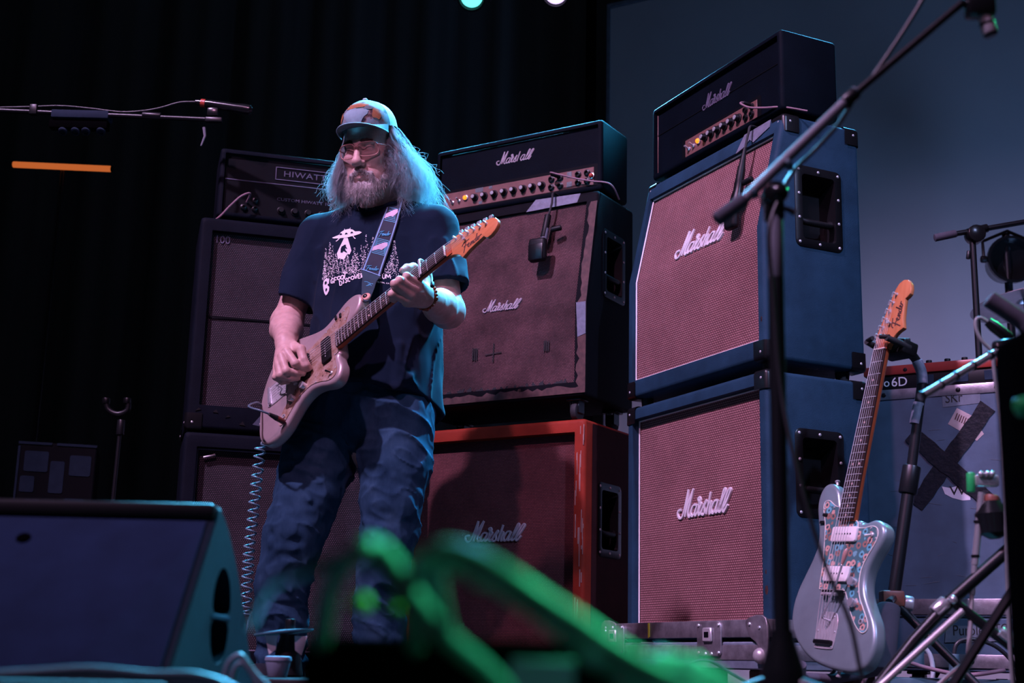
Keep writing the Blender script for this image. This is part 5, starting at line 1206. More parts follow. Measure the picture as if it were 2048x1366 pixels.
# leather end down to the lock
c0, c1 = to_g(strap_pt(0, 0, .003)), to_g(strap_pt(1, 0, .003)); e_ = A3(.300, .106, -.024)
d0 = unit(c1-c0); lo = [[c0-d0*.001, c1+d0*.001]]; mid = (c0+c1)/2
for k, hw in ((.25, .026), (.5, .024), (.75, .020), (.95, .017), (1.08, .012), (1.15, .004)): q = mid+(e_-mid)*k; lo.append([q-d0*hw, q+d0*hw])
nn = unit(np.cross(d0, e_-mid)); lp = [[a+nn*.0016, b+nn*.0016, b-nn*.0016, a-nn*.0016] for a, b in lo]
lth = MB().loft(lp).build('strap_leather_end', 'strap_leather', guitar, 60)
MB().add([q for q in (c0-d0*.003+nn*-.003+unit(c0-e_)*.006, c1+d0*.003-nn*.003+unit(c0-e_)*.006, c1+d0*.003-nn*.003, c0-d0*.003-nn*.003)], [(0, 1, 2, 3)]).build('strap_keeper', 'strap_blue', lth)
sgn = -1 if (GRm@nn)[1] > 0 else 1
mb = MB(); q0 = mid+(e_-mid)*.48; up = unit(mid-e_); fx = Fr(q0+nn*sgn*.0022, d0, up, nn*sgn)
for st in ([(-.016, .006), (-.006, .012), (.008, .009), (.017, .012)], [(.008, .009), (.003, -.004), (-.006, -.014)], [(-.002, .0), (.006, .001), (.013, -.002)]): mb.stroke(smooth_path(st, 4), .0024, 0, .0008, fx)
mb.build('letter_mark', 'strap_cyan', lth)['kind'] = 'stuff'

# ---- printed shirt artwork lying on the cloth
def on_shirt(polys, strokes=(), off=.0022, sub=2):
    V_, F_ = [], []
    def put(pl):
        bm = bmesh.new(); vs = [bm.verts.new((x, y, 0)) for x, y in pl]
        try: bm.faces.new(vs)
        except ValueError: bm.free(); return
        bmesh.ops.triangulate(bm, faces=bm.faces[:])
        for _ in range(sub):
            el = [e for e in bm.edges if e.calc_length() > 7]
            if el: bmesh.ops.subdivide_edges(bm, edges=el, cuts=1); bmesh.ops.triangulate(bm, faces=bm.faces[:])
        bm.verts.index_update(); H = [cam_hit(SHIRT_BVH, v.co.x, v.co.y, off) for v in bm.verts]
        if all(h is not None for h in H):
            k = len(V_); V_.extend([h-BM for h in H]); F_.extend([tuple(k+v.index for v in f.verts) for f in bm.faces])
        bm.free()
    for pl in polys: put(pl)
    for pts, w in strokes:
        q = smooth_path(pts, 4)
        for i in range(len(q)-1):
            d = unit(q[i+1]-q[i]); n = A3(-d[1], d[0])*w/2; put([tuple(q[i]+n-d*.2), tuple(q[i]-n-d*.2), tuple(q[i+1]-n+d*.2), tuple(q[i+1]+n+d*.2)])
    return MB().add(V_, F_) if V_ else None
K = lambda x, y: (620+x*.12448, 440+y*.12448)
def put_print(name, mb, mat='print_white'):
    if mb: o = mb.build(name, mat, shirt, 60); o['kind'] = 'stuff'
ufo = [K(*q) for q in ((362, 290), (400, 275), (470, 245), (500, 205), (560, 165), (630, 150), (690, 160), (730, 190), (800, 186), (838, 205), (800, 230), (700, 262), (580, 290), (450, 302), (385, 302))]
put_print('print_saucer', on_shirt([ufo], [([K(560, 170), K(562, 148)], 1), ([K(645, 155), K(655, 130)], 1), ([K(478, 300), K(450, 330), K(425, 345)], 1.6), ([K(700, 268), K(722, 295), K(735, 300)], 1.6)]))
put_print('print_window', on_shirt([[K(x-22, y+10), K(x-16, y-12), K(x, y-20), K(x+16, y-14), K(x+22, y+4)] for x, y in ((505, 240), (592, 232), (680, 215))], off=.0032), 'shirt_cotton')
put_print('print_beam', on_shirt([[K(*q) for q in ((552, 298), (612, 292), (672, 495), (640, 560), (610, 545), (575, 600), (545, 640), (520, 590), (480, 620), (455, 640), (440, 540), (470, 470))]]))
put_print('print_walker', on_shirt([[K(*q) for q in ((560, 405), (588, 402), (586, 430), (606, 462), (590, 470), (575, 455), (578, 490), (606, 520), (596, 530), (560, 492), (545, 500), (530, 530), (500, 528), (520, 512), (535, 480), (530, 450), (515, 478), (504, 470), (520, 430), (545, 420))]], off=.0034), 'shirt_cotton')
rp = random.Random(12); tree = []
for x, yt, yb, w, dens in ((330, 350, 930, 70, 1), (262, 460, 960, 50, .7), (420, 520, 850, 60, 1), (375, 420, 840, 40, .35), (500, 610, 850, 55, .9), (560, 560, 850, 50, .9), (612, 540, 860, 55, 1), (720, 440, 860, 75, 1), (765, 530, 840, 50, .8), (880, 470, 820, 65, 1), (905, 240, 560, 60, .4), (1015, 270, 600, 55, .4), (830, 400, 700, 40, .3), (940, 540, 800, 45, .8), (1355, 330, 900, 100, 1.1), (1300, 560, 850, 80, .9), (240, 640, 980, 40, .8), (680, 620, 870, 60, .8), (1240, 700, 860, 60, .6)):
    for k in range(int((yb-yt)/600*150*dens)):
        f = rp.random()**.8; y = yt+(yb-yt)*f; hw = w*(.08+.95*f); dx = rp.uniform(-1, 1)*hw; a, b = rp.uniform(9, 20), rp.uniform(3.5, 7); sl2 = .45*(1 if dx > 0 else -1)
        tree.append([K(x+dx-a/2-.2*f*0, y-b/2-sl2*a/2+abs(dx)*.4), K(x+dx+a/2, y-b/2+sl2*a/2+abs(dx)*.4), K(x+dx+a/2-2, y+b/2+sl2*a/2+abs(dx)*.4), K(x+dx-a/2+2, y+b/2-sl2*a/2+abs(dx)*.4)])
put_print('print_trees', on_shirt(tree, sub=0))
lets = {'I': [[(0, 0), (0, 1)]], 'G': [[(.9, .85), (.5, 1), (.05, .6), (.2, .1), (.8, .1), (.85, .45), (.5, .45)]], 'F': [[(.9, 1), (.1, 1), (.1, 0)], [(.1, .55), (.7, .55)]], 'O': [[(.5, 1), (.08, .7), (.1, .2), (.5, 0), (.9, .3), (.9, .8), (.5, 1)]], 'T': [[(0, 1), (1, 1)], [(.5, 1), (.45, 0)]], 'D': [[(.1, 0), (.1, 1), (.7, .85), (.9, .5), (.65, .1), (.1, 0)]],
        'S': [[(.9, .9), (.4, 1), (.15, .75), (.5, .52), (.85, .3), (.5, 0), (.05, .12)]], 'C': [[(.9, .85), (.5, 1), (.08, .6), (.15, .15), (.55, 0), (.9, .15)]], 'V': [[(0, 1), (.45, 0), (.95, 1)]], 'E': [[(.9, 1), (.1, 1), (.1, 0), (.9, 0)], [(.1, .52), (.7, .52)]], 'R': [[(.1, 0), (.1, 1), (.8, .95), (.85, .65), (.1, .5), (.9, 0)]], 'Y': [[(0, 1), (.45, .5), (.9, 1)], [(.45, .5), (.4, 0)]], 'M': [[(0, 0), (.12, 1), (.5, .3), (.85, 1), (1, 0)]], 'U': [[(.05, 1), (.08, .25), (.5, 0), (.9, .3), (.95, 1)]], 'L': [[(.1, 1), (.1, 0), (.85, 0)]], 'N': [[(.05, 0), (.05, 1), (.9, 0), (.9, 1)]], 'A': [[(0, 0), (.5, 1), (1, 0)], [(.2, .4), (.8, .4)]], ',': [[(.3, .1), (.2, -.2)]]}
def word(s, spots, w):
    out = []
    for ch, (x, y, lw, lh, sk) in zip(s, spots):
        for st in lets[ch]:
            pts = [K(x+a*lw+sk*(b-.5)*lh, y+lh-b*lh) for a, b in st]
            dense = [pts[0]]
            for p_, q_ in zip(pts[:-1], pts[1:]): dense += [tuple(np.array(p_)*(1-f)+np.array(q_)*f) for f in (.5, 1)]
            out.append((dense, w))
    return out
bf = [(308, 945, 8, 80, .1), (342, 940, 45, 82, .1), (395, 925, 52, 90, .1), (445, 905, 52, 60, .1), (500, 890, 52, 66, .1), (535, 855, 62, 95, .1)]
dc = [(478, 980, 50, 75, -.1), (545, 960, 10, 65, 0), (570, 940, 40, 70, .1), (612, 925, 42, 68, 0), (660, 905, 56, 56, 0), (718, 880, 50, 66, 0), (775, 872, 45, 66, 0), (825, 866, 40, 66, 0), (870, 862, 42, 66, 0)]
mu = [(960, 858, 55, 70, 0), (1020, 862, 40, 70, 0), (1062, 866, 40, 70, 0), (1105, 868, 45, 70, 0), (1165, 875, 50, 72, 0), (1222, 878, 75, 66, 0)]
ft = [(1075, 990, 14, 16, 0), (1095, 992, 14, 16, 0), (1116, 994, 12, 16, 0), (1135, 997, 14, 16, 0), (1155, 1000, 18, 16, 0), (1180, 1004, 16, 16, 0), (1202, 1008, 8, 16, 0), (1228, 1010, 18, 18, 0), (1252, 1014, 22, 18, 0)]
put_print('print_lettering', on_shirt([], word('IGFOOT', bf, 2.1)+word('DISCOVERY', dc, 1.9)+word('MUSEUM', mu, 1.8)+word('FELTON,CA', ft, .8)))
foot = [K(*q) for q in ((255, 950), (285, 935), (308, 960), (305, 1010), (290, 1050), (318, 1080), (312, 1140), (285, 1195), (262, 1215), (238, 1180), (222, 1110), (216, 1050), (225, 990))]
put_print('print_footprint', on_shirt([foot]+[[K(x-a, y+b), K(x, y-b), K(x+a, y-b*.6), K(x+a*.3, y+b)] for x, y, a, b in ((307, 870, 12, 22), (282, 905, 7, 13), (262, 920, 6, 11), (240, 940, 6, 10), (224, 965, 5, 10))]))
put_print('print_hole', on_shirt([[K(*q) for q in ((250, 1000), (275, 985), (282, 1010), (262, 1040), (246, 1040))], [K(*q) for q in ((265, 1105), (285, 1100), (284, 1130), (266, 1158), (258, 1140))]], off=.0034), 'shirt_cotton')

# ---- instrument lead: plug, loop and the long coil hanging behind the body
JK = GT+GRm@A3(-.066, -.118, -.006); pA, pB = at(567, 843, 4.045), at(541, 829, 4.02)
lead = thing('coiled_guitar_lead', 'coiled dark blue guitar lead hanging from the played guitar', 'cable', (0, 0, 0))
plain('plug_red', (.16, .035, .025), .4); plain('coil_blue', (.10, .16, .20), .35)
MB().rcyl(at(568, 844, 4.05), at(553, 836, 4.03), .0085, .002, 14).build('plug_barrel', 'plug_red', lead)
MB().lathe([(.0085, 0), (.0070, .012), (.0050, .030)], at(553, 836, 4.03), at(540, 829, 4.01)-at(553, 836, 4.03), 12).build('plug_boot', 'black_rubber', lead)
pts = [at(*q) for q in ((541, 829, 4.015), (520, 821, 4.0), (503, 816, 4.02), (497, 812, 4.06), (505, 807, 4.10), (518, 806, 4.16), (530, 822, 4.24), (534, 850, 4.25), (528, 875, 4.23), (522, 888, 4.22))]
hx = []; axp = smooth_path([at(*q) for q in ((521, 892, 4.22), (513, 960, 4.22), (506, 1030, 4.22), (498, 1100, 4.22), (494, 1160, 4.22), (491, 1230, 4.22))], 60); turns = 20
for i, c in enumerate(axp):
    a = 2*math.pi*turns*i/len(axp); R_ = .0155; hx.append(c+A3(math.cos(a)*R_, math.sin(a)*R_, 0))
MB().tube(np.concatenate([smooth_path(pts, 5), hx[::1], smooth_path([hx[-1], at(480, 1290, 4.2), A3(-.86, 4.1, .006), A3(-1.2, 3.6, .005)], 6)[1:]]), .0032, 6).build('lead_coil', 'coil_blue', lead, 180)
# ------------------------------------------------------------------ stage hardware and clutter
plain('stand_black', (.010, .011, .013), .35, .2); plain('stand_grey', (.17, .165, .20), .5); plain('foam_grey', (.075, .075, .10), .9, bump=.3); plain('clamp_brown', (.22, .07, .045), .45)
plain('mic_silver', (.55, .52, .54), .4, .1); plain('cable_black', (.02, .021, .024), .4); plain('cable_grey', (.26, .28, .28), .42); plain('cable_white', (.55, .56, .60), .5); plain('cable_teal', (.05, .11, .14), .5); plain('cup_grey', (.17, .19, .25), .6); plain('lead_pale', (.16, .20, .25), .5)
plain('case_blue', (.055, .095, .140), .5, var=.25, vscale=8, bump=.2, bscale=60); plain('tape_black', (.011, .012, .016), .3, var=.3, vscale=80, bump=.9, bscale=70); plain('sticker_tan', (.42, .32, .31), .7, var=.12); plain('sticker_white', (.66, .60, .66), .6); plain('label_grey', (.12, .14, .17), .7, var=.2)
plain('key_red', (.30, .035, .025), .35); plain('wedge_grille', (.010, .022, .058), .85, spec=.12, var=.15, vscale=18, bump=.5, bscale=500); plain('wedge_side', (.010, .017, .030), .75, spec=.12, bump=.3, bscale=300)
plain('brass_cymbal', (.42, .36, .38), .3, .7, var=.15, vscale=20); plain('dark_gloss', (.008, .009, .010), .2); emissive('orange_tube', (.66, .15, .035), .75); plain('lilac_label', (.78, .68, .90), .7); plain('bright_green', (.03, .45, .12), .3); plain('crate_grey', (.018, .030, .050), .8, spec=.1)
def strip(name, mat, parent, *pts, r=.004, n=8, k=6): return MB().tube(smooth_path(pts, k), r, n).build(name, mat, parent, 180)

# ---- boom microphone stand close to the camera
S_ = at(1565, 1300, 1.75); bs_ = thing('boom_microphone_stand', 'tall thin boom microphone stand in front of the blue stack', 'microphone stand', (S_[0], 1.75, 0)); o0 = A3(S_[0], 1.75, 0)
W = lambda px, py, Y=1.75: at(px, py, Y)-o0
jt = W(1548, 392); kn = W(1552, 556)
MB().lathe([(.018, .040), (.026, .048), (.030, .075), (.026, .105), (.016, .135), (.0135, .150)], (0, 0, 0), (0, 0, 1), 18).build('hub', 'dark_gloss', bs_)
MB().cyl((0, 0, .09), kn, .0105, n=16).build('lower_tube', 'stand_black', bs_)
MB().rcyl(kn-A3(0, 0, .002), W(1550, 420), .0105, .003, 16).build('height_clutch', 'stand_grey', bs_)
MB().cyl(W(1550, 425), jt, .0062, n=12).build('upper_tube', 'stand_black', bs_)
for a in (200, 320, 80):
    a = math.radians(a); d = A3(math.cos(a), math.sin(a), 0)
    lg = MB().tube([A3(0, 0, .088)+d*.02, A3(0, 0, .060)+d*.12, A3(0, 0, .012)+d*.30], [.0085, .0075, .007], 10).build('leg', 'stand_black', bs_)
    MB().rcyl(A3(0, 0, .014)+d*.285, A3(0, 0, .010)+d*.32, .010, .003, 10).build('rubber_foot', 'black_rubber', lg)
jn = MB(); jn.sphere(jt+A3(.004, -.012, .0), .0135, 14, 10); jn.rcyl(jt+A3(0, -.018, 0), jt+A3(0, .020, 0), .0165, .003); jn.rbox(jt+A3(-.013, -.010, -.035), jt+A3(.013, .012, .0), .004, 2); jn.build('boom_joint', 'dark_gloss', bs_)
MB().tube([jt+A3(.012, -.01, -.02), jt+A3(.026, -.014, -.028)], [.003, .005], 8).build('wing_screw', 'stand_black', bs_)
b0, b1, b2 = W(1432, 441), W(1490, 398), W(1922, 8)
MB().rcyl(b0, b1, .0098, .003, 14).build('boom_grip', 'foam_grey', bs_); MB().cyl(b1, W(1705, 190), .0072, n=12).build('boom_tube', 'stand_grey', bs_); MB().cyl(W(1700, 196), b2, .0054, n=12).build('boom_extension', 'stand_black', bs_)
MB().rcyl(W(1688, 206), W(1712, 185), .0095, .002).build('boom_collar', 'stand_black', bs_)
for px, py in ((1503, 389), (1572, 331), (1706, 189)): MB().lathe([(.0088, 0), (.0090, .006)], W(px, py), W(px+20, py-17)-W(px, py), 12).build('cable_tie', 'cable_teal', bs_)
mc = thing('condenser_microphone', 'pale slim pencil microphone on the end of the tall boom', 'microphone', o0)
MB().rcyl(W(1963, 18), W(1981, 68), .0105, .002, 16).build('mic_body', 'mic_silver', mc); MB().lathe([(.0108, 0), (.0108, .004)], W(1973, 46), W(1981, 68)-W(1963, 18), 16).build('mic_ring', 'black_metal', mc); MB().lathe([(.0105, 0), (.0085, .003), (.001, .0035)], W(1981, 68), W(1981, 68)-W(1963, 18), 16).build('mic_capsule', 'black_metal', mc)
m = MB(); m.rbox(W(1955, 22)-A3(.016, .014, .010), W(1970, 2)+A3(.012, .014, .012), .006, 2); m.tube([b2, W(1950, 6)], .006, 8); m.build('mic_clip', 'dark_gloss', mc)
strip('mic_lead', 'cable_black', mc, W(1962, 14), W(1940, -30), W(1890, -50), W(1855, -20), W(1838, 12), W(1790, 88), W(1740, 160), W(1708, 200), W(1680, 245), W(1630, 300), W(1585, 345), W(1556, 402, 1.735), W(1538, 470, 1.725), W(1547, 600, 1.725), W(1562, 780, 1.72), W(1592, 930, 1.70), W(1645, 1115, 1.68), W(1700, 1245, 1.66), W(1745, 1400, 1.64), W(1900, 1530, 1.6), r=.0030)

# ---- guitar stand holding the silver guitar
gs = thing('guitar_stand', 'black guitar stand with taped neck and foam rests under the silver guitar', 'guitar stand', (1.0, 3.66, 0)); o1 = A3(1.0, 3.66, 0); W = lambda px, py, Y=3.66: at(px, py, Y)-o1
MB().cyl(W(1844, 770), W(1822, 945), .0135, n=14).build('upper_tube', 'stand_black', gs); MB().cyl(W(1820, 960), W(1786, 1205, 3.64), .0165, n=14).build('main_tube', 'stand_black', gs)
MB().rcyl(W(1824, 932), W(1815, 988), .0245, .004, 16).build('height_clutch', 'stand_black', gs)
strip('gooseneck', 'stand_black', gs, W(1795, 695, 3.62), W(1815, 703, 3.64), W(1832, 720), W(1842, 745), W(1845, 775), r=.0125, n=12)
strip('tape_wrap', 'grey_tape', gs, W(1834, 722), W(1843, 745), W(1845, 768), r=.0145, n=12); MB().cyl(W(1838, 806), W(1830, 848), .0150, n=14).build('tape_wrap', 'grey_tape', gs)
nk = G2T+np.array(G2R).T@A3(.668, 0, -.006)-o1; e1, e2, e3 = [np.array(r) for r in G2R]
yk = Fr(nk, e1, e2, e3)
MB().rbox((-.020, -.048, -.075), (.018, .048, -.024), .006, 2, yk).build('yoke_block', 'black_plastic', gs)
for s in (-1, 1):
    ya = MB().tube([yk(A3(0, s*.040, -.05)), yk(A3(0, s*.042, -.01)), yk(A3(0, s*.038, .026))], [.010, .009, .008], 10).build('yoke_arm', 'black_rubber', gs)
    MB().tube([yk(A3(.004, s*.040, .020)), yk(A3(.006, s*.014, .028))], [.007, .006], 8).build('yoke_latch', 'black_plastic', ya)
MB().tube([yk(A3(0, -.01, -.06)), W(1795, 695, 3.62)], [.019, .016], 12).build('yoke_neck', 'black_plastic', gs)
MB().rbox(W(1805, 690, 3.62)-A3(.018, .018, .016), W(1805, 690, 3.62)+A3(.018, .018, .016), .004, 2).build('yoke_clamp', 'black_plastic', gs)
cl = W(1788, 1196, 3.63)
m = MB(); m.rbox(cl+A3(-.034, -.024, -.022), cl+A3(.022, .024, .018), .005, 2); m.build('clamp', 'clamp_brown', gs)
MB().rcyl(cl+A3(.022, -.01, -.012), cl+A3(.045, -.012, -.016), .020, .004).build('clamp_knob', 'nickel', gs)
MB().rcyl(W(1777, 1212, 3.50), W(1765, 1345, 3.44), .0300, .006, 16).build('foam_rest', 'foam_grey', gs)
MB().tube([cl, W(1778, 1205, 3.50)], .010, 8).build('rest_arm', 'stand_black', gs)
bd = G2T+np.array(G2R).T@A3(-.185, .02, -.03)-o1
MB().tube([W(1768, 1340, 3.46), bd+A3(.03, 0, -.022), bd+A3(-.05, -.02, -.020), bd+A3(-.06, -.06, .01)], .0125, 10).build('foam_rest', 'foam_grey', gs)
for p in ((-.26, -.16), (.22, -.20), (.05, .28)):
    MB().tube([cl+A3(.0, 0, -.01), A3(p[0], p[1], .012)], [.0125, .010], 10).build('leg', 'stand_black', gs); MB().rcyl(A3(p[0]*.96, p[1]*.96, .0), A3(p[0]*1.03, p[1]*1.03, .022), .013, .003, 10).build('rubber_foot', 'black_rubber', gs)

# ---- flight case with the keyboard on it
YK = math.radians(-30); c0 = A3(1.16, 4.545, 0); KW, KD = .86, .55
fk = thing('flight_case', 'tall blue-grey flight case with a taped black cross, under the red keyboard', 'flight case', c0, YK)
MB().rbox((0, 0, .28), (KW, KD, 1.005), .004, 1).build('case_lid', 'case_blue', fk); MB().rbox((.002, .002, .115), (KW-.002, KD-.002, .278), .004, 1).build('case_base', 'case_blue', fk)
for z0, z1 in ((.985, 1.020), (.288, .338), (.126, .168)):
    MB().rbox((-.004, -.004, z0), (KW+.004, .022, z1), .003, 2).build('edge_rail', 'aluminium', fk); MB().rbox((-.004, .022, z0), (.02, KD, z1), .003, 2).build('edge_rail', 'aluminium', fk); MB().rbox((KW-.02, .022, z0), (KW+.004, KD, z1), .003, 2).build('edge_rail', 'aluminium', fk)
fk_f = Fr((0, -.0005, 0), (1, 0, 0), (0, 0, 1), (0, -1, 0)); rail = Fr((0, -.004, 0), (1, 0, 0), (0, 0, 1), (0, -1, 0))
for i, (x, z) in enumerate([(x, z) for z in (1.002, .146) for x in (.09, .21, .33, .45, .60)]): MB().lathe([(.008, 0), (.006, .003), (.001, .004)], rail(A3(x, z, 0)), (0, -1, 0), 10).build('rivet', 'black_metal', fk)
for x in (.05, KW-.05):
    for y in (.07, KD-.07):
        cs = MB().rbox((x-.035, y-.035, .105), (x+.035, y+.035, .116), .003, 1).build('caster', 'black_metal', fk); MB().rcyl((x-.016, y, .050), (x+.016, y, .050), .050, .008).build('wheel', 'black_rubber', cs); MB().rbox((x-.022, y-.02, .05), (x+.022, y+.02, .108), .004, 1).build('fork', 'black_metal', cs)
# positions of flat marks on the front face found from where they show in the photo
def on_case(px, py):
    o = A3(0, 0, CAM_Z); d = CF+CX*(px-1024)/F_PX-CU*(py-683)/F_PX; n = A3(math.sin(YK), -math.cos(YK), 0); s = ((c0-o)@n)/(d@n); q = o+d*s-c0
    return A3(q@A3(math.cos(YK), math.sin(YK), 0), q[2])
def mark(name, mat, poly, h=.0012, lift=0.): return MB().prism([on_case(*q) for q in poly], lift, lift+h, fk_f).build(name, mat, fk)
rt = random.Random(6)
def tape(a, b, w, lift):
    a, b = np.array(a, float), np.array(b, float); d = unit(b-a); n = A3(-d[1], d[0]); L = []; R_ = []
    for k in range(15): q = a+(b-a)*k/14; L.append(tuple(q+n*(w/2+rt.uniform(-2, 2)))); R_.append(tuple(q-n*(w/2+rt.uniform(-2, 2))))
    return mark('tape_cross', 'tape_black', L+R_[::-1], .0018, lift)
tape((1976, 812), (1832, 1012), 34, .0006); tape((1822, 868), (1990, 1012), 34, .0030)
mark('label', 'label_grey', [(1884, 786), (1960, 778), (1961, 806), (1886, 815)], .0008); mark('shipping_sticker', 'sticker_tan', [(1914, 816), (1945, 832), (1968, 868), (1954, 882), (1922, 863), (1896, 848)], .0005); 
for k in range(7): mark('barcode_bar', 'ink_brown', [(1914+k*4.4, 826+k*2.2), (1916+k*4.4, 827+k*2.2), (1911+k*4.4, 840+k*2.2), (1909+k*4.4, 839+k*2.2)], .0004, .0006)
mark('round_sticker', 'sticker_white', [(1884, 973), (1900, 976), (1915, 972), (1930, 976), (1940, 974), (1941, 1000), (1925, 1001), (1905, 996), (1890, 988)], .0006)
q = on_case(1916, 982); m = MB().text('W', .042, .0003, Fr(fk_f(A3(q[0], q[1], .0010)), (1, 0, 0), (0, 0, 1), (0, -1, 0)), sx=1.2); m.build('sticker_letter', 'ink_black', fk)
mark('label', 'label_grey', [(1892, 1252), (2012, 1250), (2012, 1282), (1890, 1285)], .0008)
def scrawl(txt, px, py, size): q = on_case(px, py); MB().text(txt, size, .0003, Fr(fk_f(A3(q[0], q[1], .0012)), (1, 0, .03), (0, 0, 1), (0, -1, 0)), 'LEFT', .8).build('handwriting', 'ink_black', fk)['kind'] = 'stuff'
scrawl('PurpleTx', 1905, 1262, .046); scrawl('TOP', 1988, 1258, .040); scrawl('SKr', 1890, 798, .046)
m = MB()
for k in range(26):
    px, py = rt.uniform(1770, 1985), rt.uniform(830, 1190); L = rt.uniform(6, 34); a = on_case(px, py); b = on_case(px+L, py+rt.uniform(-5, 5)); m.stroke([a, b], .0011, 0, .0005, fk_f)
m.build('scratch', 'label_grey', fk)['kind'] = 'stuff'
kb = thing('keyboard', 'red stage keyboard seen from behind, lying on the tall flight case', 'keyboard', c0+A3(0, 0, 1.020), YK)
MB().rbox((.03, .02, .004), (.98, .36, .052), .004, 2).build('chassis', 'black_plastic', kb); MB().rbox((.02, .012, .052), (.99, .37, .084), .005, 2).build('top_panel', 'key_red', kb)
kf = Fr((0, .0195, 0), (1, 0, 0), (0, 0, 1), (0, -1, 0)); MB().text('electro', .040, .0006, Fr(kf(A3(.106, .027, .0006)), (1, 0, 0), (0, 0, 1), (0, -1, 0)), 'RIGHT', .95).build('model_lettering', 'letter_white', kb)['kind'] = 'stuff'; MB().text('6D', .044, .0006, Fr(kf(A3(.110, .027, .0006)), (1, 0, 0), (0, 0, 1), (0, -1, 0)), 'LEFT', 1.0).build('model_number', 'letter_white', kb)['kind'] = 'stuff'
for x0, x1 in ((.20, .25), (.30, .36), (.41, .52)): MB().rbox((x0, .012, 0), (x1, .044, .002), .001, 1, kf).build('rear_panel', 'crate_grey', kb)
for x in (.16, .47): MB().lathe([(.007, 0), (.005, .003), (.001, .0035)], (x, .012, .066), (0, -1, 0), 10).build('case_screw', 'black_metal', kb)
for x in (.23, .29, .345, .40, .46, .51, .56): MB().rcyl((x, .05, .084), (x, .05, .099), .010, .002, 12).build('control_knob', 'black_plastic', kb)
for x in (.1, .9):
    for y in (.05, .32): MB().cyl((x, y, 0), (x, y, .006), .012).build('foot', 'black_rubber', kb)
# ---- drum-side hardware at the right
hs_ = thing('cymbal_stand', 'dark straight cymbal boom stand behind the red keyboard', 'cymbal stand', (at(1955, 640, 5.1)[0], 5.1, 0)); o2 = A3(at(1955, 640, 5.1)[0], 5.1, 0); W = lambda px, py, Y=5.1: at(px, py, Y)-o2
tp = W(1945, 478); MB().cyl((0, 0, .3), tp, .014, .012).build('pole', 'stand_black', hs_); MB().rcyl(W(1950, 470)+A3(0, -.03, 0), W(1950, 470)+A3(0, .03, 0), .035, .006).build('tilter', 'dark_gloss', hs_)
MB().rcyl(W(1869, 476), W(1912, 467), .015, .003).build('boom_grip', 'foam_grey', hs_); MB().cyl(W(1910, 468), W(2060, 442), .0105).build('boom_arm', 'stand_black', hs_); MB().rcyl(W(1935, 466), W(1975, 456), .017, .003).build('boom_clamp', 'dark_gloss', hs_)
MB().rcyl(W(1938, 502), W(1936, 518), .008).build('wing_nut', 'stand_black', hs_)
for a in (30, 150, 270):
    a = math.radians(a); MB().tube([A3(0, 0, .42), A3(math.cos(a)*.28, math.sin(a)*.28, .012)], .011, 8).build('leg', 'stand_black', hs_)
cy = at(2052, 606, 5.5); cym = thing('cymbal', 'tilted bronze cymbal half out of view beside the dark boom stand', 'cymbal', cy); n_ = unit(A3(-.12, .10, 1)); MB().lathe([(.004, .030), (.030, .026), (.040, .012), (.12, .006), (.225, -.006), (.225, -.0075), (.12, .0045), (.040, .010), (.028, .022), (.004, .026)], (0, 0, 0), n_, 40).build('cymbal_plate', 'brass_cymbal', cym); MB().rcyl((0, 0, .02), (0, 0, .06), .010).build('felt', 'foam_grey', cym)
MB().cyl((0, 0, .03), (0, 0, -cy[2]+.02), .010).build('rod', 'stand_black', cym); MB().lathe([(.16, 0), (.16, .012), (.02, .03)], (0, 0, -cy[2]), (0, 0, 1), 20).build('round_base', 'stand_black', cym)
pl_ = at(2022, 520, 6.6); pr_ = thing('stage_lamp', 'unlit round black stage lamp on a pole near the screen', 'stage light', (pl_[0], 6.6, 0)); MB().lathe([(.05, .18), (.09, .12), (.115, .02), (.122, .0), (.122, -.02), (.108, -.02), (.100, .03), (.02, .05)], (0, 0, pl_[2]), (0, 1, 0), 26).build('lamp_can', 'dark_gloss', pr_); MB().rcyl((-.122, 0, pl_[2]), (-.150, 0, pl_[2]), .018).build('tilt_knob', 'black_plastic', pr_); MB().tube([(-.135, 0, pl_[2]), (-.13, .02, pl_[2]+.10), (0, .03, pl_[2]+.16), (.13, .02, pl_[2]+.10), (.135, 0, pl_[2])], .009, 8).build('yoke', 'black_metal', pr_); MB().cyl((.0, .05, 0), (.0, .05, pl_[2]+.15), .02).build('pole', 'stand_black', pr_); MB().lathe([(.25, 0), (.25, .012), (.03, .03)], (0, .05, 0), (0, 0, 1), 20).build('round_base', 'stand_black', pr_)
# chrome hardware stand with its braced tripod legs
o3 = A3(at(1945, 1200, 2.75)[0], 2.75, 0); ch = thing('drum_hardware_stand', 'chrome and black drum hardware stand with crossed braced legs', 'cymbal stand', o3); W = lambda px, py, Y=2.75: at(px, py, Y)-o3
MB().cyl(W(1963, 985), W(1950, 1130), .0072).build('chrome_tube', 'chrome', ch); MB().cyl(W(1950, 1128), W(1944, 1190), .0060).build('chrome_tube', 'chrome', ch); MB().tube(smooth_path([W(1944, 1188), W(1938, 1290), W(1932, 1322), W(1905, 1345), W(1860, 1385)], 4), .0048, 8).build('lower_rod', 'nickel', ch)
for px, py in ((1956, 1046), (1951, 1115)): MB().lathe([(.0085, 0), (.0085, .005)], W(px, py), (0, 0, 1), 12).build('memory_lock', 'black_metal', ch)
MB().rbox(W(1972, 962)-A3(.024, .012, .012), W(1972, 962)+A3(.024, .012, .012), .005, 2).build('clamp', 'chrome', ch); MB().rcyl(W(1941, 945), W(1942, 985), .0085, .003).build('wing_bolt', 'bright_green', ch)
for px in (1962, 1974, 1984): MB().sphere(W(px, 948, 2.735), .0065, 10, 7).build('lug_nut', 'chrome', ch)
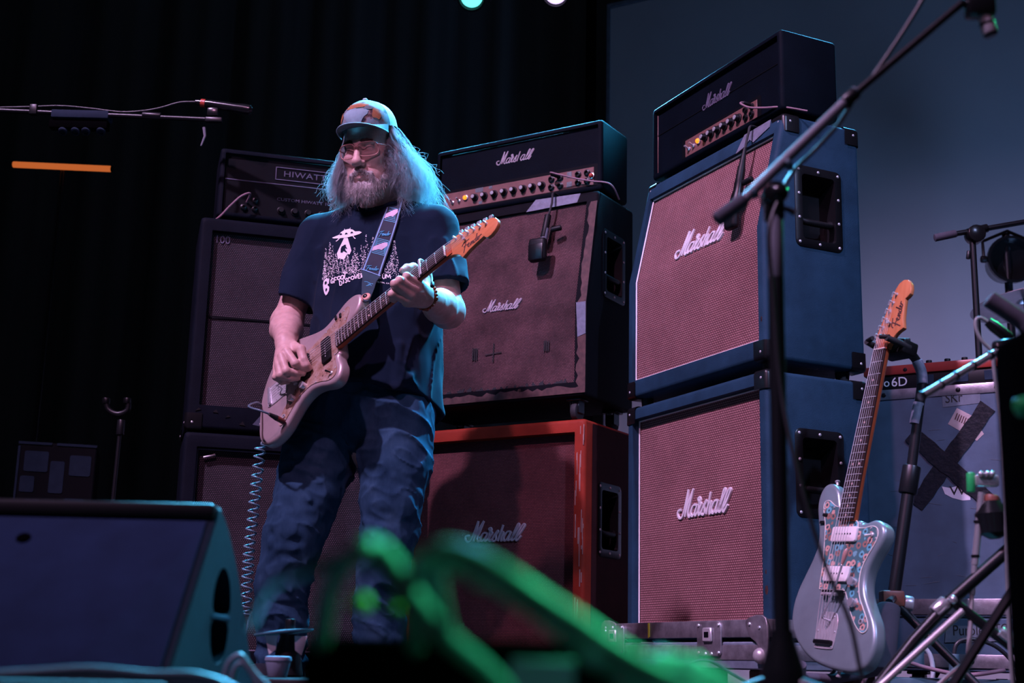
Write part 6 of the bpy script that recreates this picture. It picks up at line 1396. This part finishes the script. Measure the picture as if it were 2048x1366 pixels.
MB().rcyl(W(1984, 990), W(1982, 1012), .015, .004).build('rubber_bush', 'clamp_brown', ch); MB().lathe([(.010, 0), (.030, .012), (.034, .05), (.018, .075)], W(1990, 1078), W(1983, 1020)-W(1990, 1078), 16).build('clutch_cup', 'dark_gloss', ch)
jn = W(1902, 1200)
MB().cyl(W(2040, 1078), W(1900, 1202), .0125).build('leg', 'stand_black', ch); MB().tube([W(1900, 1202), W(1828, 1280), W(1745, 1385)], [.0125, .0115, .011], 10).build('leg', 'stand_black', ch); MB().cyl(W(1906, 1203), W(2055, 1318), .0105).build('brace', 'stand_black', ch); MB().cyl(W(1925, 1222, 2.72), W(1760, 1372, 2.70), .0070).build('brace', 'nickel', ch)
MB().rcyl(W(1893, 1203), W(1868, 1226), .0145, .003).build('chrome_sleeve', 'chrome', ch); MB().sphere(jn+A3(0, -.014, 0), .0085, 12, 8).build('pivot_bolt', 'chrome', ch); MB().rcyl(W(2000, 1262, 2.74), W(2035, 1290, 2.74), .0110, .002).build('chrome_sleeve', 'chrome', ch)
for e in (W(1745, 1385), W(1760, 1372, 2.70), W(2055, 1318), W(1860, 1385)): MB().tube([e, e*A3(1.05, 1, 0)+A3(0, 0, .01)], [.011, .012], 8).build('rubber_foot', 'black_rubber', ch)
o4 = A3(at(2010, 700, 2.45)[0], 2.45, 0); rd = thing('cymbal_boom', 'chrome ringed cymbal boom rod slanting past the keyboard', 'cymbal stand', o4); W = lambda px, py, Y=2.45: at(px, py, Y)-o4
MB().cyl(W(1842, 793, 2.30), W(2002, 698), .0078, .0062, 14).build('boom_rod', 'chrome', rd)
for f in (.0, .22, .40, .62, .84): p_ = W(1842, 793, 2.30)*(1-f)+W(2002, 698)*f; MB().lathe([(.0086, 0), (.0086, .004)], p_, W(2002, 698)-W(1842, 793, 2.30), 12).build('groove_ring', 'black_metal', rd)
MB().rcyl(W(2000, 700)-A3(.01, 0, 0), W(2035, 690), .016, .004).build('tilter', 'dark_gloss', rd); MB().cyl(W(2035, 692), A3(.03, .02, .0), .0115).build('pole', 'stand_black', rd)
for a in (60, 180, 300):
    a = math.radians(a); MB().tube([A3(.03, .02, .30), A3(.03+math.cos(a)*.2, .02+math.sin(a)*.2, .01)], .009, 8).build('leg', 'stand_black', rd)
o5 = A3(at(2010, 640, 2.6)[0], 2.6, 0); dm = thing('drum_microphone', 'dark drum microphone with a looped lead next to the cymbal', 'microphone', o5); W = lambda px, py, Y=2.6: at(px, py, Y)-o5
MB().lathe([(.009, 0), (.0115, .015), (.0115, .05), (.008, .058)], W(1975, 643), W(2012, 672)-W(1975, 643), 14).build('connector', 'black_metal', dm); MB().rcyl(W(2010, 671), W(2022, 681), .010, .002).build('connector_ring', 'chrome', dm)
strip('mic_lead', 'cable_grey', dm, W(1976, 644), W(1962, 636), W(1952, 640), W(1952, 658), W(1964, 682), W(1985, 705), W(1988, 740), W(2005, 900), W(2020, 1300), W(2040, 1500), r=.0038)
MB().tube(smooth_path([W(1976, 596, 2.2), W(1990, 606, 2.2), W(2020, 626, 2.2), W(2055, 655, 2.2), W(2080, 720, 2.2)], 5), [.006]+[.0145]*20, 12).build('gooseneck', 'foam_grey', dm, 180); MB().cyl(W(2080, 715, 2.2), A3(W(2080, 715, 2.2)[0], W(2080, 715, 2.2)[1], 0), .010).build('pole', 'stand_black', dm); MB().lathe([(.10, 0), (.10, .01), (.02, .02)], A3(W(2080, 715, 2.2)[0], W(2080, 715, 2.2)[1], 0), (0, 0, 1), 18).build('round_base', 'stand_black', dm)
# black side-fill box, close to the camera at the right
o6 = A3(at(2012, 1000, 1.40)[0], 1.30, 0); sf = thing('loudspeaker', 'tall black loudspeaker box at the very edge beside the drum hardware', 'loudspeaker', o6); zt = at(2008, 705, 1.45)[2]
MB().rbox((0, 0, .0), (.30, .12, zt), .012, 3).build('cabinet', 'void_black', sf); MB().rbox((.02, -.006, .03), (.28, .004, zt-.03), .004, 1).build('front_grille', 'void_black', sf)
gx = thing('glint_connector', 'added connector coloured green for a blurred glint, hanging over the black loudspeaker box', 'connector', at(2046, 818, 1.30)); MB().rcyl((-.006, 0, 0), (.03, .004, .012), .010, .003, 14).build('connector_shell', 'bright_green', gx); strip('lead', 'cable_black', gx, (.028, .004, .011), (.05, .01, .04), (.06, .06, .10), (.07, .16, zt-.818+.33 if False else .06), r=.004)  # connector is added; its green colour stands in for a blurred green highlight

# ---- wedge monitor at the left front
XR = at(440, 1012, 1.9)[0]; wz = at(440, 1012, 1.9)[2]
wd = thing('floor_monitor', 'wedge-shaped floor monitor with a pale blue-violet face and side handle holes', 'floor monitor', (XR, 1.9, 0))
prof = [(-.300, .0), (-.012, wz-.016), (-.004, wz-.004), (.012, wz)]+[tuple(q) for q in smooth_path([(.012, wz), (.07, wz-.022), (.16, wz-.075), (.26, wz-.155), (.34, wz-.235), (.375, .0)], 4)[1:]]
WL_ = .64; loops = [[(x, y, z) for y, z in prof] for x in (-WL_, -.004)]; inner = [(y*.985+.0, z*.985) for y, z in prof]
mb = MB(); mb.loft([[(-WL_, y, z) for y, z in inner]]+loops+[[(0, y, z) for y, z in inner]]); shell = mb.build('cabinet', 'wedge_side', wd)
def hole(cy_, cz_, ry, rz, top_round):
    P_ = [(cy_+ry*math.cos(a), cz_+rz*(math.sin(a) if (math.sin(a) > 0) == top_round else .35*math.sin(a))) for a in np.linspace(0, 2*math.pi, 24, endpoint=False)]
    m = MB(); m.loft([[(x, y, z) for y, z in P_] for x in (-.06, .02)]); return m
cut(shell, hole(.060, .172, .062, .052, True)); cut(shell, hole(.055, .140, .062, .048, False))
MB().rbox((-WL_, -.022, wz-.022), (-.003, .016, wz+.0015), .006, 2).build('top_trim', 'black_plastic', wd)
f0, f1 = A3(-.296, .004), A3(-.013, wz-.018); fn_ = unit(A3(-(f1-f0)[1], (f1-f0)[0])); L = []
for x in (-WL_+.012, -.012): L.append([(x, *(f0+(f1-f0)*.03+fn_*.004)), (x, *(f0+(f1-f0)*.97+fn_*.004)), (x, *(f0+(f1-f0)*.97-fn_*.002)), (x, *(f0+(f1-f0)*.03-fn_*.002))])
MB().loft(L).build('face_panel', 'wedge_grille', wd); MB().rbox((-.005, -.01, .152), (.001, .125, .160), .002, 1).build('handle_bar', 'wedge_grille', wd)
q = f0+(f1-f0)*.86+fn_*.004; MB().lathe([(.010, 0), (.009, .002), (.004, .003)], (-.245, q[0], q[1]), (0, fn_[0], fn_[1]), 12).build('panel_screw', 'void_black', wd)
ml = thing('monitor_lead', 'pale blue lead looping out at the lower end of the floor monitor', 'cable', (XR, 1.62, 0)); o7 = A3(XR, 1.62, 0); W = lambda px, py, Y=1.62: at(px, py, Y)-o7
strip('lead', 'lead_pale', ml, W(452, 1400), W(450, 1362), W(458, 1328), W(478, 1312), W(492, 1325), W(512, 1352), W(560, 1400), W(600, 1470), r=.0040); strip('lead', 'lead_pale', ml, W(470, 1400), W(464, 1365), W(472, 1335), W(490, 1330), W(520, 1380), W(540, 1480), r=.0040)
fl = thing('floor_cable', 'dim blue cables lying along the foot of the floor monitor', 'cable', (-.6, 1.3, 0)); o8 = A3(-.6, 1.3, 0); W = lambda px, py, Y=1.3: at(px, py, Y)-o8
for k in range(3): strip('lead', 'cable_teal', fl, W(-60, 1352+k*8), W(60, 1346+k*9), W(180, 1340+k*10), W(300, 1350+k*9), W(390, 1352+k*10), W(470, 1380+k*6), W(560, 1450), r=.0045)
MB().rbox((-.25, -.03, 0), (.30, .05, .078), .006, 2).build('cable_ramp', 'black_rubber', fl)

# ---- pedal board, small stand and cup at the guitarist's feet
pb = thing('pedal_board', 'low black pedal board on the floor at the guitarist feet', 'pedal board', (-.30, 2.92, 0)); MB().rbox((-.36, -.16, .02), (.62, .22, .066), .006, 2).build('board', 'black_plastic', pb)
for x in (-.3, .55):
    for y in (-.1, .16): MB().cyl((x, y, 0), (x, y, .022), .015).build('foot', 'black_rubber', pb)
for x, w, mt in ((-.02, .07, 'black_metal'), (.09, .08, 'dark_gloss'), (.21, .07, 'black_metal'), (.33, .07, 'dark_gloss')):
    p_ = MB().rbox((x, -.06, .066), (x+w, .06, .100), .006, 2).build('pedal', mt, pb); MB().rcyl((x+w/2, -.04, .098), (x+w/2, -.04, .112), .009).build('foot_switch', 'nickel', p_)
    for kx in (.25, .75): MB().rcyl((x+w*kx, .035, .098), (x+w*kx, .035, .113), .008).build('pedal_knob', 'black_plastic', p_)
cp_ = at(556, 1330, 2.9); cup = thing('cup', 'small pale cup with a lid standing by the guitarist foot', 'cup', (cp_[0], 2.9, .066)); MB().lathe([(.018, 0), (.0195, .002), (.0255, .030), (.0255, .034)], (0, 0, 0), (0, 0, 1), 24).build('cup_wall', 'cup_grey', cup); MB().lathe([(.0272, .033), (.0275, .036), (.0262, .041), (.020, .0425), (.001, .0425)], (0, 0, 0), (0, 0, 1), 24).build('cup_lid', 'cup_grey', cup)
ds = thing('desk_stand', 'short dark stand with a round plate at the guitarist foot', 'stand', (cp_[0], 3.02, .066)); zz = at(560, 1262, 3.02)[2]-.066
MB().lathe([(.030, 0), (.034, .004), (.026, .05), (.018, zz-.012), (.020, zz-.006)], (0, 0, 0), (0, 0, 1), 18).build('cone', 'black_plastic', ds); MB().lathe([(.060, zz-.005), (.063, zz-.003), (.063, zz), (.010, zz+.004)], (0, 0, 0), unit(A3(-.12, 0, 1)), 26).build('plate', 'cable_teal', ds); MB().rcyl((.002, 0, zz), (.002, 0, zz+.026), .011, .003).build('post', 'black_metal', ds)
for sx in (-1, 1): MB().prism([(sx*.018, zz-.01), (sx*.045, zz-.01), (sx*.034, zz-.05), (sx*.020, zz-.04)], -.002, .002, Fr((0, -.034, 0), (1, 0, 0), (0, 0, 1), (0, -1, 0)), .001, 1).build('side_fin', 'mic_silver', ds)

# ---- stage box and its cables right in front of the camera
Yb = .66; b0_, b1_ = at(600, 1285, Yb), at(1235, 1285, Yb)
sb = thing('stage_box', 'small black stage box with a lilac label at the stage edge', 'stage box', ((b0_[0]+b1_[0])/2, Yb, 0)); hw = (b1_[0]-b0_[0])/2
MB().rbox((-hw, 0, .004), (hw, .11, .112), .006, 2).build('box', 'void_black', sb); lq0, lq1 = at(1022, 1318, Yb), at(1148, 1366, Yb)
MB().rbox((lq0[0]-sb.location[0], -.001, .082), (lq1[0]-sb.location[0], .001, lq0[2]), .0005, 1).build('label', 'lilac_label', sb)
for k in range(4): MB().lathe([(.011, -.002), (.011, .001), (.009, .002), (.007, .0)], (-hw+.02+k*.021, 0, .075), (0, -1, 0), 16).build('socket', 'black_metal', sb)
for sx in (-1, 1): MB().rbox((sx*hw*.8-.012, .02, 0), (sx*hw*.8+.012, .09, .006), .002, 1).build('foot', 'black_rubber', sb)
def fcable(label, pts, plugs=(), r=.0042, mat='cable_grey', yel=()):
    o = A3(0, .55, 0); t_ = thing('microphone_cable', label, 'cable', o); P_ = [at(*q)-o for q in pts]; S2 = smooth_path(P_, 8); MB().tube(S2, r, 10).build('lead', mat, t_, 180)
    for px, py, Y, qx, qy in plugs: MB().rcyl(at(px, py, Y)-o, at(qx, qy, Y)-o, r*1.45, r*.4, 14).build('connector', 'mic_silver', t_)
    for px, py, Y in yel: MB().sphere(at(px, py, Y)-o, r*1.1, 12, 8).build('yellow_tag', 'yellow_tape', t_)
    return t_
fcable('green-lit cable arching high out of the stage box in one long slope', [(830, 1300, .66), (828, 1200, .60), (845, 1135, .56), (885, 1102, .54), (940, 1112, .53), (1010, 1150, .52), (1090, 1205, .52), (1160, 1250, .52), (1240, 1305, .52), (1330, 1352, .52), (1460, 1390, .53), (1700, 1500, .6)], [(948, 1135, .535, 985, 1152)])
fcable('green-lit cable running under the long arching one', [(900, 1290, .67), (872, 1160, .60), (890, 1130, .57), (950, 1140, .56), (1020, 1180, .55), (1090, 1232, .55), (1150, 1280, .55), (1200, 1320, .55), (1290, 1365, .55), (1500, 1480, .6)], [(1095, 1222, .54, 1130, 1250), (1188, 1300, .54, 1203, 1318), (872, 1128, .56, 884, 1138)])
fcable('short green-lit cable bent over beside the guitarist leg', [(640, 1300, .67), (660, 1180, .60), (700, 1115, .56), (742, 1092, .55), (775, 1115, .55), (808, 1165, .55), (850, 1225, .55), (905, 1285, .56), (960, 1330, .58), (1010, 1380, .6)], [(722, 1092, .545, 738, 1112)], yel=[(722, 1207, .60)])
fcable('thin dark cable curving low over the stage box', [(500, 1250, .75), (540, 1170, .66), (600, 1145, .62), (690, 1120, .60), (760, 1130, .60), (800, 1190, .62), (860, 1260, .64), (880, 1300, .66)], [], .0026, 'cable_black', [(790, 1215, .62), (862, 1228, .62)])
fcable('green-lit cable end lying at the foot of the metal flight case', [(1230, 1420, .62), (1280, 1345, .60), (1330, 1325, .59), (1390, 1335, .60), (1440, 1365, .62), (1480, 1420, .62)], [(1310, 1325, .585, 1330, 1330), (1372, 1332, .59, 1398, 1345)])
# thin cables on the floor behind
for lb, pts, mt, r in (('thin teal cable looping in front of the metal flight case', [(1350, 1400, 3.0), (1362, 1345, 3.0), (1385, 1324, 3.0), (1420, 1322, 3.0), (1460, 1345, 3.0), (1520, 1380, 3.0)], 'cable_teal', .0032),
    ('pale cable bundle on the floor behind the silver guitar', [(1712, 1400, 3.9), (1742, 1340, 3.9), (1790, 1318, 3.9), (1850, 1335, 3.9), (1930, 1350, 3.9), (2010, 1340, 3.9)], 'pink_cable', .006),
    ('white mains cable hanging in front of the tall flight case', [(1843, 1290, 4.0), (1860, 1310, 4.0), (1866, 1345, 4.0), (1860, 1400, 4.0)], 'cable_white', .007),
    ('black lead curving over the lower half of the tall flight case', [(1908, 1330, 3.9), (1912, 1290, 3.9), (1940, 1278, 3.9), (1990, 1292, 3.9), (2030, 1330, 3.9), (2060, 1380, 3.9)], 'cable_black', .006)):
    t_ = thing('floor_cable', lb, 'cable', at(*pts[0])*A3(1, 1, 0)); o = A3(*t_.location); strip('lead', mt, t_, *[at(*q)-o for q in pts], r=r)
    if mt == 'cable_black': MB().rcyl(at(1908, 1345, 3.9)-o, at(1909, 1308, 3.9)-o, .014, .003).build('plug', 'cable_teal', t_)
    if mt == 'cable_white': MB().rcyl(at(1835, 1300, 4.0)-o, at(1836, 1335, 4.0)-o, .018, .004).build('plug', 'cable_teal', t_)
pw = thing('power_strip', 'teal-edged flat power strip on the floor under the tall flight case', 'power strip', at(1960, 1345, 3.95)*A3(1, 1, 0)); MB().rbox((-.26, -.03, 0), (.25, .05, .095), .006, 2).build('strip_body', 'cable_teal', pw)
for k in range(4): MB().lathe([(.016, 0), (.016, .002), (.012, .002), (.012, -.003)], (-.18+k*.12, 0, .095), (0, 0, 1), 14).build('socket', 'black_plastic', pw)

# ---- dim things at the left back
o9 = A3(at(225, 1000, 5.4)[0], 5.4, 0); W = lambda px, py, Y=5.4: at(px, py, Y)-o9
st = thing('guitar_stand', 'empty dim guitar stand standing in the dark beside the unlit stack', 'guitar stand', o9); MB().cyl(W(225, 1010), W(241, 850), .008).build('pole', 'stand_black', st); MB().cyl(W(225, 1010), (0, 0, .25), .012).build('lower_pole', 'stand_black', st); MB().rcyl(W(240, 870), W(243, 840), .016, .003).build('neck_block', 'stand_black', st)
m = MB(); m.tube(smooth_path([W(213, 798), W(216, 818), W(235, 828), W(255, 820), W(256, 798)], 4), .012, 10); m.build('yoke', 'stand_black', st)
for px in (212, 254): MB().rcyl(W(px, 808), W(px+1, 796), .016, .004).build('yoke_post', 'stand_black', st)
for a in (30, 150, 270):
    a = math.radians(a); MB().tube([A3(0, 0, .28), A3(math.cos(a)*.3, math.sin(a)*.3, .012)], .011, 8).build('leg', 'stand_black', st)
cr0 = at(38, 882, 6.0); crt = thing('equipment_crate', 'dim stickered equipment crate in the dark left corner', 'crate', (cr0[0], 6.0, 0), math.radians(14)); cw = .33
MB().rbox((0, 0, .0), (cw, .4, cr0[2]), .006, 1).build('crate_body', 'panel_black', crt); cf = Fr((0, -.001, cr0[2]), (1, 0, 0), (0, 0, 1), (0, -1, 0))
for a, b in (((0, -.012), (.14, 0)), ((.16, -.012), (cw, 0)), ((0, -.30), (.010, -.02))): MB().rbox((a[0], a[1], 0), (b[0], b[1], .003), .001, 1, cf).build('edge_rail', 'crate_grey', crt)
for (x, z, w, h) in ((.03, -.13, .10, .09), (.02, -.22, .06, .07), (.14, -.22, .06, .14), (.22, -.14, .09, .09), (.21, -.30, .085, .06), (.045, -.28, .065, .03)): MB().prism(rrect(x, x+w, z, z+h, .008), 0, .0015, cf).build('sticker', 'crate_grey', crt)
ob = thing('tube_light', 'glowing orange tube light floating in the dark left background', 'tube light', at(124, 333, 7.0)); ob['label'] = 'glowing orange tube light on a thin dark post in the left background'; e0, e1_ = at(26, 329, 7)-at(124, 333, 7), at(222, 338, 7)-at(124, 333, 7)
MB().rcyl(e0, e1_, .0165, .004, 16).build('glow_tube', 'orange_tube', ob); 
for e in (e0, e1_): MB().rcyl(e*1.0, e*1.03, .017, .003, 14).build('end_cap', 'black_plastic', ob)
MB().cyl((0, .02, -.01), (0, .02, -at(124, 333, 7)[2]), .012).build('post', 'black_metal', ob); MB().lathe([(.2, 0), (.2, .012), (.03, .03)], (0, .02, -at(124, 333, 7)[2]), (0, 0, 1), 20).build('round_base', 'black_metal', ob)
# overhead boom microphone on the left
oa = A3(at(-120, 300, 4.6)[0], 4.6, 0); W = lambda px, py, Y=4.6: at(px, py, Y)-oa
om = thing('overhead_boom_stand', 'long level boom stand reaching in from the dark left side', 'microphone stand', oa); MB().cyl(W(-160, 214), W(445, 240), .0085).build('boom_tube', 'stand_black', om); MB().cyl(W(-120, 216), (0, 0, .02), .012).build('pole', 'stand_black', om); MB().lathe([(.22, 0), (.22, .015), (.03, .03)], (0, 0, 0), (0, 0, 1), 24).build('round_base', 'stand_black', om)
m = MB(); m.rbox(W(68, 222)-A3(.014, .014, .016), W(68, 222)+A3(.014, .014, .022), .004, 2); m.build('boom_clamp', 'stand_black', om); MB().rcyl(W(285, 230), W(322, 232), .012, .002).build('boom_collar', 'stand_black', om)
MB().rbox(W(428, 240)-A3(.03, .012, .01), W(428, 240)+A3(.03, .012, .008), .004, 2).build('clip_swivel', 'stand_black', om); MB().tube([W(408, 255), W(410, 272), W(402, 292)], [.006, .005, .003], 8).build('wing_screw', 'stand_grey', om)
lm = thing('overhead_microphone', 'dark microphone with a red band on the long level boom', 'microphone', oa); MB().lathe([(.010, 0), (.013, .03), (.0155, .05), (.0165, .14), (.019, .17), (.018, .195), (.008, .205)], W(392, 204), W(512, 222)-W(392, 204), 18).build('mic_body', 'dark_gloss', lm); MB().lathe([(.0152, 0), (.0158, .016)], W(402, 206), W(512, 222)-W(392, 204), 18).build('red_band', 'red_plastic', lm); MB().rbox(W(425, 222)-A3(.018, .01, .02), W(425, 222)+A3(.022, .01, .01), .004, 2).build('mic_clip', 'dark_gloss', lm)
strip('mic_lead', 'cable_black', lm, W(394, 204), W(360, 205), W(320, 216), W(285, 222), W(240, 224), W(180, 217), W(120, 212), W(60, 214), W(-20, 216), W(-110, 222), W(-118, 260), W(-119, 700), W(-100, 1290), r=.0042)
ls = thing('rack_bar', 'dim flat bar with four small lamps hung from the level boom', 'light bar', oa); MB().rbox(W(106, 240, 4.62)+A3(0, -.03, 0), W(222, 229, 4.62)+A3(0, .03, .004), .005, 2).build('bar_body', 'crate_grey', ls); MB().rbox(W(100, 258, 4.62)+A3(0, -.02, 0), W(218, 244, 4.62)+A3(0, .02, 0), .004, 2).build('bar_rail', 'void_black', ls)
for px in (128, 153, 174, 204): MB().lathe([(.014, 0), (.016, .004), (.016, .018), (.011, .020), (.010, .012)], W(px, 252, 4.62)+A3(0, 0, -.012), unit(A3(0, -.55, -.85)), 16).build('small_lamp', 'crate_grey', ls)
